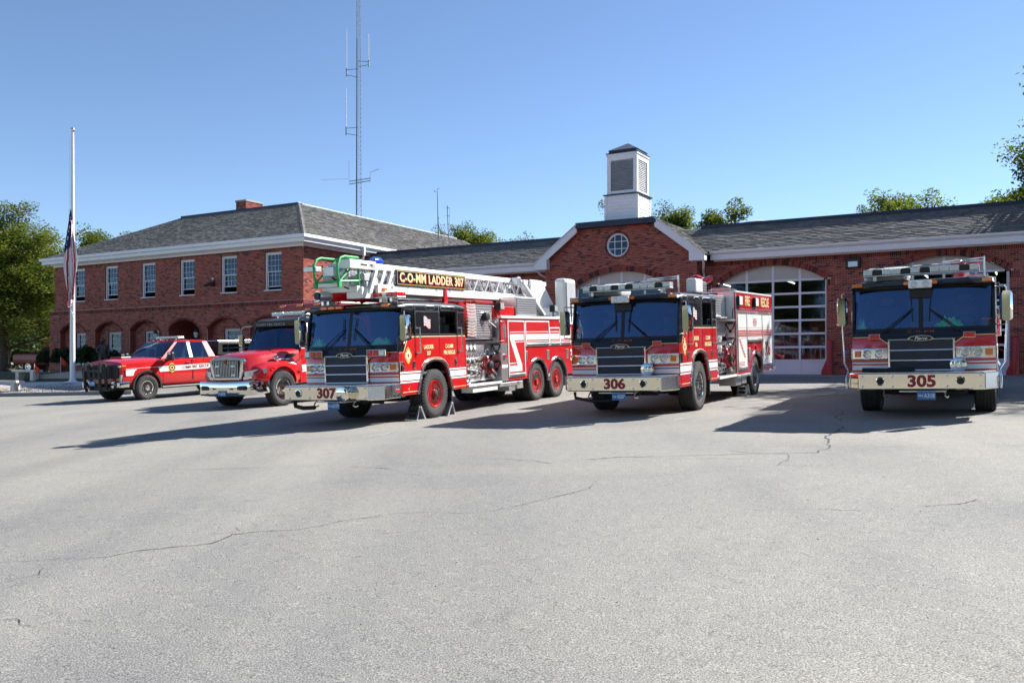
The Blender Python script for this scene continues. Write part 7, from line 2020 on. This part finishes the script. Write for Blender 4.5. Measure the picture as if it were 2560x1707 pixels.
tree('broad', 24.5, 30.5, 'oak right of the lot whose shade falls behind engine 305', 0.95, 3.7, 'trees beside the bays that shade the lot')
for k, (x, y, kd, s_, rz) in enumerate(((-26, -26, 'broad', 1.1, 0.3), (-15, -22, 'oak2', 1.0, 1.9), (-5, -27, 'oak', 1.05, 3.6), (6, -23, 'broad', 1.15, 5.0), (17, -27, 'oak2', 1.1, 0.9), (28, -20, 'oak', 1.0, 2.7), (-37, -14, 'oak', 1.1, 4.1), (38, -8, 'broad', 1.2, 4.7))):
    tree(kd, x, y, 'oak across the lot mirrored in the garage door glass', s_, rz, 'oaks across the lot seen only in reflections')

def shrub_mesh(seed, w, h, n, leaf):
    r = random.Random(seed); vs, fs, ts = [], [], []
    for k in range(n):
        a = r.uniform(0, 6.28); e = math.acos(r.uniform(-0.2, 1)); q = r.uniform(.55, 1.0)**.5
        lump = 0.8 + 0.3*mnoise.noise(Vector((cos(a)*2, sin(a)*2, e*2+seed)))
        c = Vector((cos(a)*sin(e)*w*q*lump, sin(a)*sin(e)*w*q*lump, h*0.48 + cos(e)*h*0.5*q*lump))
        n_ = Vector((r.gauss(0, 1), r.gauss(0, 1), r.gauss(0.4, 1))).normalized(); t1 = n_.orthogonal().normalized(); t2 = n_.cross(t1)
        l_ = leaf*r.uniform(.6, 1.3); b = len(vs)
        vs += [tuple(c - t1*l_*.5), tuple(c + t2*l_*.3), tuple(c + t1*l_*.5), tuple(c - t2*l_*.3)]; fs.append((b, b+1, b+2, b+3)); ts.append(r.random())
    me = bpy.data.meshes.new('foliage'); me.from_pydata(vs, [], fs)
    at = me.attributes.new('tint', 'FLOAT', 'FACE'); at.data.foreach_set('value', ts); me.materials.append(M['leafd']); return me
SH = [shrub_mesh(k, 1.0, 1.7, 5200, 0.11) for k in (1, 2)]
stem = MB().tube((0, 0, -0.2), (0.05, 0, 0.7), 0.05, 6).tube((0, 0, 0.1), (-0.3, 0.2, 0.9), 0.03, 6).tube((0, 0, .1), (.3, -.2, .9), .03, 6).mesh('stem', M['bark'])
def shrub(x, y, s, sz, label, k=0, rz=0, group='evergreen shrubs by the offices'):
    t = thing('shrub', label, 'shrub', (x, y, ground(x, y)-0.05), rz, group)
    link('foliage', SH[k], t); link('stem', stem, t); t.scale = (s, s, sz); return t
shrub(*sxy(170, 50.5), 1.15, 0.95, 'dark clipped shrub between the flagpole and the office wall')
shrub(*sxy(214, 49.8), 1.05, 0.98, 'dark shrub right of the flagpole under the office windows', 1, 1.0)
shrub(*sxy(268, 48.6), 0.9, 0.85, 'dark shrub half hidden behind the red pickup hood', 0, 2.0)
shrub(*sxy(118, 55.0), 0.75, 0.95, 'upright dark shrub at the left corner of the offices', 1, 3.0)
for k, (sx, Y, s_) in enumerate(((15, 69, 2.8), (80, 74, 2.6), (-50, 67, 2.9))):
    shrub(*sxy(sx, Y), s_, s_*0.9, ('thicket under the big oak at the left edge', 'thicket behind the parked dull red pickup', 'thicket just off the left edge of the lawn')[k], k % 2, k*1.3, 'undergrowth below the left trees')

# ---------------------------------------------------------------- flagpole and flag
fx, fy = -19.72, 40.5; fz = ground(fx, fy) + 0.14
fp_ = thing('flagpole', 'tall white flagpole with silver ball on the gravel island', 'flagpole', (fx, fy, fz))
MB().path([(0, 0, 0.0), (0, 0, 6), (0, 0, 12.55)], [0.13, 0.11, 0.07], 16).build('pole', M['polew'], fp_, smooth=True)
MB().lathe([(0.42, 0), (0.40, 0.04), (0.18, 0.10), (0.13, 0.22)], 'z', (0, 0, -0.02), 20).build('base_collar', M['polew'], fp_, smooth=True)
MB().ball((0, 0, 12.72), 0.11, 14, 10).build('finial', M['chrome_r'], fp_, smooth=True)
MB().lathe([(0.07, 0), (0.07, 0.08), (0.03, 0.12)], 'z', (0, 0, 12.5), 12).build('truck_cap', M['alu'], fp_, smooth=True)
MB().path([(-0.09, -0.10, 12.4), (-0.12, -0.12, 8.6), (-0.15, -0.13, 4.0), (0.12, -0.14, 3.3), (0.1, -0.13, 2.0)], 0.008, 4).build('halyard', M['white'], fp_)
MB().lathe([(0.13, 0), (0.15, 0.02), (0.13, 0.04)], 'z', (0, 0, 3.45), 14).build('rope_collar', M['white'], fp_)
fp_.scale = (0.89,)*3
fl_ = thing('flag', 'stars and stripes flag hanging limp at half mast on the white pole', 'flag', (fx + 0.07, fy, fz + 3.35)); fl_.scale = (0.80, 0.89, 0.89)
NH, NS = 60, 39
def flagpt(i, j):
    t_ = i/NH; s_ = j/NS                              # t down the cloth, s across the folds
    wid = 0.16 + 0.56*math.sin(min(1, t_*1.5)*pi/2)*(1 - 0.65*max(0, t_-0.62)/0.38)
    top = 4.95 - 1.05*s_ ; bot = 0.25*abs(s_-0.3) + 0.9*max(0, s_-0.45)
    z = top + (bot-top)*t_
    x = (-0.42*wid/0.72*1.1 - 0.03) + s_*wid*1.12
    y = -0.17 + 0.10*math.sin(s_*17 + t_*1.5) * (0.4+0.6*t_) + 0.05*math.sin(s_*7 - t_*3)
    return (x + 0.03*math.sin(t_*9+s_*4), y, z)
cl = {'navy': MB(), 'flagred': MB(), 'flagw': MB()}
for i in range(NH):
    for j in range(NS):
        st = int((j + i*0.10)/3) % 2
        k = 'navy' if (i < 27 - j*0.5 and j < 17) else ('flagred' if st == 0 else 'flagw')
        cl[k].add([flagpt(i, j), flagpt(i+1, j), flagpt(i+1, j+1), flagpt(i, j+1)], [(0, 1, 2, 3)])
for k, nm in (('navy', 'canton'), ('flagred', 'red_stripes'), ('flagw', 'white_stripes')): cl[k].build(nm, M[k], fl_, smooth=80, fix=False)
mb = MB(); r = random.Random(2)
for k in range(16):
    i, j = r.randrange(4, 22), r.randrange(2, 9); p = flagpt(i, j)
    mb.add([(p[0]+cos(a)*0.035, p[1]-0.02, p[2]+sin(a)*0.035) for a in (0.3, 1.57, 2.8, 4.0, 5.4)], [(0, 1, 2, 3, 4)])
tag(mb.build('stars', M['flagw'], fl_, fix=False), kind='stuff')

# ---------------------------------------------------------------- radio mast
mx_, my_ = sxy(895.5, 70)
ma = thing('radio_mast', 'tall steel lattice radio mast rising behind the office roof', 'mast', (mx_, my_, ground(mx_, my_)-.14))
HM = 29.2
def leg_pt(k, z):
    w = 0.33 - 0.15*z/HM; a = R(20) + k*2.094; return Vector((cos(a)*w*0.9, sin(a)*w*0.9, z))
for k in range(3): MB().tube(leg_pt(k, 0), leg_pt(k, HM), 0.026, 6, 0.018).build('mast_leg', M['galv'], ma, smooth=True)
mb = MB(); z = 0.0; k = 0
while z < HM-0.4:
    for j in range(3):
        a, b = (j, (j+1) % 3) if k % 2 else ((j+1) % 3, j)
        mb.tube(leg_pt(a, z), leg_pt(b, z+0.36), 0.009, 4); mb.tube(leg_pt(a, z+.36), leg_pt(b, z+0.36), 0.007, 4)
    z += 0.36; k += 1
tag(mb.build('lattice_bracing', M['galv'], ma), kind='stuff')
MB().path([leg_pt(1, 0)+Vector((.05, 0, 0)), leg_pt(1, 12)+Vector((.06, 0, 0)), leg_pt(1, 16)+Vector((.03, 0, 0)), leg_pt(1, 26)+Vector((.04, 0, 0))], 0.03, 6).build('coax_cable', M['gasket'], ma)
def zpx(sy): return 1.64 + (917-sy)/2256*70 - ma.location.z
def arm(name, pts, rad=0.022): MB().path(pts, rad, 6).build(name, M['galv'], ma, smooth=True)
pxm = 70/2256
for (xo, y_top, y_bot, ya, yb) in ((-29, 73, 172, 175, 188), (26, 85, 152, 155, 163), (-30, 220, 318, 321, 334)):
    X_ = xo*pxm
    MB().tube((X_, 0, zpx(y_bot+14)), (X_, 0, zpx(y_top)), 0.035, 8, 0.026).build('whip_antenna', M['polew'], ma, smooth=True)
    MB().tube((X_, 0, zpx(yb+4)), (X_, 0, zpx(ya-4)), 0.05, 8).build('antenna_clamp', M['galv'], ma)
    arm('antenna_arm', [(X_, 0, zpx(ya)), (0, 0, zpx(ya-2))]); arm('antenna_arm', [(X_, 0, zpx(yb)), (0, 0, zpx(yb+6 if xo < 0 else yb+4))])
for y0, y1 in ((454, 446), (461, 452)): arm('cross_arm', [(-23*pxm, 0, zpx(y0)), (31*pxm, 0, zpx(y1))], 0.03)
MB().tube((-23*pxm, 0, zpx(450)), (-23*pxm, 0, zpx(400)), 0.014, 6).build('whip_antenna', M['galv'], ma)
arm('yagi_boom', [(30*pxm, 0, zpx(455)), (30*pxm, 0, zpx(431)), (52*pxm, 0, zpx(423))], 0.02)
arm('yagi_boom', [(-23*pxm, 0, zpx(447)), (-92*pxm, 0, zpx(450))], 0.008)
MB().tube((0, 0, HM-.3), (0, 0, HM+0.6), 0.04).tube((0, 0, HM+.6), (0, 0, HM+3), 0.02).build('top_whip', M['polew'], ma)
# roof antennas on the office block
def roofant(sx, sy0, sy1, Y, label, rad):
    x, y = sxy(sx, Y); zz = 1.64 + (917-sy1)/2256*Y
    t = thing('roof_antenna', label, 'antenna', (x, y, zz)); return t, (lambda q: (sy1-q)*Y/2256), Y/2256
t, zf, p_ = roofant(1096, 473, 596, 54, 'taller thin antenna pole with wind vane on the office roof', .03)
MB().path([(-0.06, 0, zf(480)), (0, 0, -0.15)], [0.018, 0.04], 8).build('pole', M['galv'], t, smooth=True)
MB().tube((-0.1, 0, zf(473)), (0.06, 0, zf(472)), 0.012).tube((-0.06, 0, zf(480)), (-0.06, 0, zf(473)), .01).ball((-0.22, 0, zf(478)), 0.04).tube((-0.22, 0, zf(478)), (-.06, 0, zf(481)), .008).build('wind_vane', M['galv'], t)
for a, b, c_ in ((542, 0.36, 588), (545, 0.5, 592), (562, 0.3, 590), (560, 0.22, 592)): MB().tube((0, 0, zf(a)), (b, 0.2, zf(c_+8)), 0.014, 5).build('guy_strut', M['galv'], t)
t, zf, p_ = roofant(1119.5, 514, 600, 54, 'shorter antenna pole with side loops on the office roof', .03)
MB().path([(-0.03, 0, zf(514)), (0.02, 0, zf(575)), (0.09, 0, -0.15)], 0.025, 8).build('pole', M['galv'], t, smooth=True)
for q in (520, 540, 561): MB().tube((-0.22, 0, zf(q)), (0.13, 0, zf(q)), 0.007, 4).ball((0.03, 0, zf(q)), .03).build('dipole', M['galv'], t)
MB().path([(0.13, 0, zf(519)), (0.10, 0, zf(545)), (0.08, 0, zf(575))], 0.01, 5).build('coax_cable', M['galv'], t)

# ---------------------------------------------------------------- things on the island
def onisl(sx, Y): x, y = sxy(sx, Y); return x, y, ground(x, y) + 0.145
x, y, z = onisl(150, 41.6)
rw = thing('ramp_wall', 'low concrete ramp wall rising to the right behind the flagpole', 'wall', (x, y, z - 0.1), math.atan2(KD.y, KD.x))
MB().prism([(-1.5, -0.3), (-1.5, 0.18), (3.6, 0.62), (5.0, 0.64), (5.0, -0.3)], 'y', 0, 0.22).build('wall_face', M['concrete'], rw, bev=0.012)
MB().prism([(-1.5, 0.182), (-1.5, 0.222), (3.6, 0.662), (5.0, 0.682), (5.0, 0.642), (3.6, 0.622)], 'y', -0.02, 0.24).build('coping', M['concrete'], rw, bev=0.01)
def bench(sx, Y, label, rz, L=1.5):
    x, y, z = onisl(sx, Y); t = thing('bench', label, 'bench', (x, y, z), rz, 'concrete benches on the island')
    MB().box(-L/2, L/2, -0.24, 0.24, 0.36, 0.46).build('seat_slab', M['conc_w'], t, bev=0.012)
    for s_ in (-1, 1): MB().box(s_*(L/2-0.25)-0.09, s_*(L/2-0.25)+0.09, -0.18, 0.18, -0.05, 0.36).build('leg', M['conc_w'], t, bev=0.01)
bench(10, 39.6, 'sunlit concrete bench cut by the left edge of the picture', R(-14), 1.7)
bench(68, 41.8, 'shaded concrete bench next to the low ramp wall', R(-14), 1.3)
def marker(sx, Y, label, s=1.0):
    x, y, z = onisl(sx, Y); t = thing('marker_flag', label, 'marker flag', (x, y, z), 0.3, 'little red flags on sticks')
    MB().tube((0, 0, -0.08), (0, 0, 0.78*s), 0.014, 6).build('stick', M['conc_w'], t)
    rows = [[(0.0 + 0.22*s*i/6, 0.05*sin(i*1.1), 0.76*s - (0.32*s*j/5)*(1-0.25*i/6) - 0.20*s*i/6) for i in range(7)] for j in range(6)]
    MB().grid(rows).build('cloth', M['vflag'], t, smooth=80, fix=False)
marker(86, 41.4, 'little red flag on a stick beside the shaded bench')
marker(152, 43.0, 'little red flag on a stick left of the flagpole by the shrubs')
# bronze figure by the ground floor windows
x, y, z = onisl(258, 46.5)
st = thing('statue', 'dark bronze statue of a standing firefighter by the office wall', 'statue', (x, y, z-0.1), R(15)); st.scale = (0.88,)*3
sk = bpy.data.meshes.new('figure')
J = {'pel': (0, 0, 1.0, .19), 'waist': (0, 0.0, 1.2, .18), 'chest': (0, 0.02, 1.45, .22), 'neck': (0, 0.0, 1.62, .08), 'head': (0, -.03, 1.76, .11), 'crown': (0, -.03, 1.84, .10),
     'shL': (-.22, 0, 1.53, .10), 'elL': (-.34, -.05, 1.25, .075), 'waL': (-.22, -.28, 1.15, .055), 'haL': (-.15, -.36, 1.16, .05),
     'shR': (.22, 0, 1.53, .10), 'elR': (.33, .02, 1.24, .075), 'waR': (.30, -.10, 1.0, .055), 'haR': (.29, -.14, .92, .05),
     'hpL': (-.11, 0, .92, .14), 'knL': (-.14, -.04, .52, .10), 'anL': (-.15, .02, .10, .075), 'toL': (-.17, -.18, .05, .06),
     'hpR': (.11, 0, .92, .14), 'knR': (.14, -.02, .52, .10), 'anR': (.15, .02, .10, .075), 'toR': (.18, -.18, .05, .06)}
nm = list(J); ed = [('pel', 'waist'), ('waist', 'chest'), ('chest', 'neck'), ('neck', 'head'), ('head', 'crown'), ('chest', 'shL'), ('shL', 'elL'), ('elL', 'waL'), ('waL', 'haL'), ('chest', 'shR'), ('shR', 'elR'), ('elR', 'waR'), ('waR', 'haR'),
      ('pel', 'hpL'), ('hpL', 'knL'), ('knL', 'anL'), ('anL', 'toL'), ('pel', 'hpR'), ('hpR', 'knR'), ('knR', 'anR'), ('anR', 'toR')]
sk.from_pydata([J[n][:3] for n in nm], [(nm.index(a), nm.index(b)) for a, b in ed], [])
so_ = link('figure', sk, st); sk.materials.append(M['bronze'])
so_.modifiers.new('skin', 'SKIN')
for i, n in enumerate(nm): sk.skin_vertices[0].data[i].radius = (J[n][3],)*2; sk.skin_vertices[0].data[i].use_root = (i == 0)
so_.modifiers.new('sub', 'SUBSURF').levels = 1; so_.modifiers['sub'].render_levels = 1
so_.location.z = 0.04
MB().lathe([(0.2, 1.79), (0.19, 1.81), (0.13, 1.83), (0.12, 1.93), (0.02, 1.99)], 'z', (0, -.03, 0.06), 16).build('helmet', M['bronze'], st, smooth=True)
MB().lathe([(0.30, 0.9), (0.34, 0.62), (0.25, 1.25), (0.24, 1.5)], 'z', (0, 0, 0.35), 16).build('coat', M['bronze'], st, smooth=True) if 0 else None
MB().box(-0.45, 0.45, -0.45, 0.45, -0.08, 0.05).build('plinth', M['granite'], st, bev=0.02)

# wire fence in the distance at far left
x, y = sxy(-10, 68); fe = thing('fence', 'low wire fence below the trees at the far left', 'fence', (x, y, ground(x, y)-0.14), R(-4))
for k in range(5): MB().tube((-4+k*2.2, 0, -.1), (-4+k*2.2, 0, 1.35), 0.03, 6).build('post', M['galv'], fe)
for z in (0.4, 0.85, 1.3): MB().tube((-4.2, 0, z), (5, 0, z), 0.012, 5).build('wire', M['galv'], fe)

# ---------------------------------------------------------------- bollards by the bay doors
def bollard(u, label):
    x, y = XY(u, 36.18); t = thing('bollard', label, 'bollard', (x, y, ground(x, y)), R(-30), 'red steel bollards guarding the bay doors')
    MB().lathe([(0.115, -0.1), (0.115, 1.30), (0.10, 1.36), (0.05, 1.40), (0.002, 1.41)], 'z', (0, 0, 0), 20).build('post', M['bollard'], t, smooth=True)
    MB().prism([(-0.30, -0.1), (-0.30, 0.16), (-0.10, 0.62), (0.0, 0.62), (0.0, -0.1)], 'y', -0.07, 0.07).build('wheel_guide', M['bollard'], t, bev=0.02)
bollard(-6.78, 'red bollard on the brick pier left of engine 305')
bollard(-0.52, 'red bollard at the right jamb behind the right mirror of engine 305')

# ---------------------------------------------------------------- wheel chocks
def chock(truck, lx, ly, flip, label):
    bpy.context.view_layer.update()
    p = truck.matrix_world @ Vector((lx, ly, 0)); rz = math.atan2(truck.matrix_world[1][0], truck.matrix_world[0][0])
    t = thing('wheel_chock', label, 'wheel chock', (p.x, p.y, ground(p.x, p.y)), rz + (pi if flip else 0), 'folding metal wheel chocks')
    MB().prism([(-0.22, 0.0), (-0.02, 0.30), (0.03, 0.30), (-0.16, 0.0)], 'x', -0.15, 0.15).build('ramp_plate', M['alu'], t, bev=0.006)
    MB().prism([(0.03, 0.295), (0.06, 0.295), (0.17, 0.0), (0.13, 0.0)], 'x', -0.14, 0.14).build('back_plate', M['steel'], t, bev=0.006)
    for zz in (0.07, 0.17): MB().prism([(0.163-zz*0.35, zz), (0.170-zz*0.35, zz), (0.170-(zz+.07)*0.35, zz+0.07), (0.163-(zz+.07)*0.35, zz+0.07)], 'x', -0.09, 0.09).build('plate_slot', M['gasket'], t)
    MB().box(-0.15, 0.15, -0.17, 0.20, 0.0, 0.02).build('foot_plate', M['alu'], t)
    for s_ in (-0.09, 0.09): MB().box(s_-0.03, s_+0.03, -0.04, 0.07, 0.296, 0.325).build('hinge', M['blackp'], t)
chock(l307, 1.06, AX-0.62, True, 'metal chock in front of the ladder truck front wheel')
chock(l307, 1.12, AX+0.62, False, 'metal chock behind the ladder truck front wheel')
chock(e306, 1.02, 6.70-0.62, True, 'dark chock in front of the rear wheel of engine 306')

# ---------------------------------------------------------------- green vests on the dashboards
def vest(truck, lx, ly, lz, w, label, seed):
    bpy.context.view_layer.update()
    p = truck.matrix_world @ Vector((lx, ly, lz)); rz = math.atan2(truck.matrix_world[1][0], truck.matrix_world[0][0])
    t = thing('safety_vest', label, 'safety vest', p, rz, 'crumpled green vests on dashboards')
    rows = []
    for j in range(9):
        row = []
        for i in range(15):
            x = (i/14-0.5)*w; y = (j/8-0.5)*0.22
            h = 0.19*max(0, 1-(2*abs(i/14-.5))**2.2)*max(0, 1-(2*abs(j/8-.5))**2) * (0.8 + 0.9*mnoise.noise(Vector((i*.6, j*.6, seed))))
            row.append((x, y, max(0.0, h)))
        rows.append(row)
    MB().grid(rows).build('cloth', M['vest'], t, smooth=50, fix=False)
    MB().grid([[(q[0]*1.0, q[1], q[2]+0.004) for q in rows[j][6:9]] for j in range(9)]).build('reflective_band', M['greyp'], t, fix=False)
vest(l307, 0.66, 0.34, 1.655, 0.50, 'bright green vest behind the right of the ladder truck windshield', 1)
vest(l307, -1.02, 0.34, 1.655, 0.34, 'bright green vest in the left corner of the ladder truck windshield', 5)
vest(e305, 0.46, 0.34, 1.655, 0.52, 'bright green vest behind the windshield of engine 305', 9)
vest(e305, -1.06, 0.34, 1.655, 0.18, 'scrap of green vest in the left corner of engine 305 windshield', 12)

# ---------------------------------------------------------------- vehicles inside the bays
def bay_truck(u, v, label, w=1.22, panel=True):
    x, y = XY(u, v); t = thing('parked_rescue_truck', label, 'rescue truck', (x, y, FL), R(-30), 'red trucks inside the bays')
    MB().box(-w, w, 0, 7.0, 0.55, 2.15).build('body', M['red'], t, bev=0.05)
    MB().box(-w+0.05, w-.05, -0.06, -0.001, 0.42, 0.60).build('bumper', M['white'], t, bev=0.02)
    text('FIRE RESCUE', 0.13, M['dred'], t, (0, -0.064, 0.51))
    MB().box(-0.5, 0.62, -0.012, -0.0005, 0.75, 1.95).build('roller_shutter', M['rolls'], t)
    for s_ in (-1, 1):
        MB().box(s_*1.0-0.09, s_*1.0+0.09, -0.03, 0.0, 0.85, 1.15).build('tail_light', M['redlens'], t, bev=0.01)
        MB().box(s_*0.95-0.12, s_*0.95+0.12, -0.02, 0.0, 1.80, 1.95).build('warning_light', M['clear'], t)
        for yy in (1.4, 5.6): wheel(t, s_*1.05, yy, 0.5, 0.27, M['chrome_r'], s_)
bay_truck(-10.20, 38.3, 'red truck rear seen low through the bay door panes beside 306')
bay_truck(-6.85, 38.6, 'second red truck rear through the right panes of the same bay door')
x, y = XY(-8.48, 41.0); t = thing('white_vehicle_front', 'white lettered vehicle front between the two trucks inside the bay', 'vehicle', (x, y, FL), R(-30))
MB().prism([(-0.42, 0.0), (-0.36, 1.5), (0.36, 1.5), (0.42, 0.0)], 'y', 0, 0.5).build('front_block', M['white'], t, bev=0.05)  # plain block standing for the front of a white vehicle
text('M', 0.32, M['dred'], t, (-0.15, -0.004, 1.15), bold=.008); text('M', 0.32, M['dred'], t, (0.15, -0.004, 1.15), bold=.008); text('6', 0.5, M['dred'], t, (0.05, -0.004, 0.55), bold=.012)
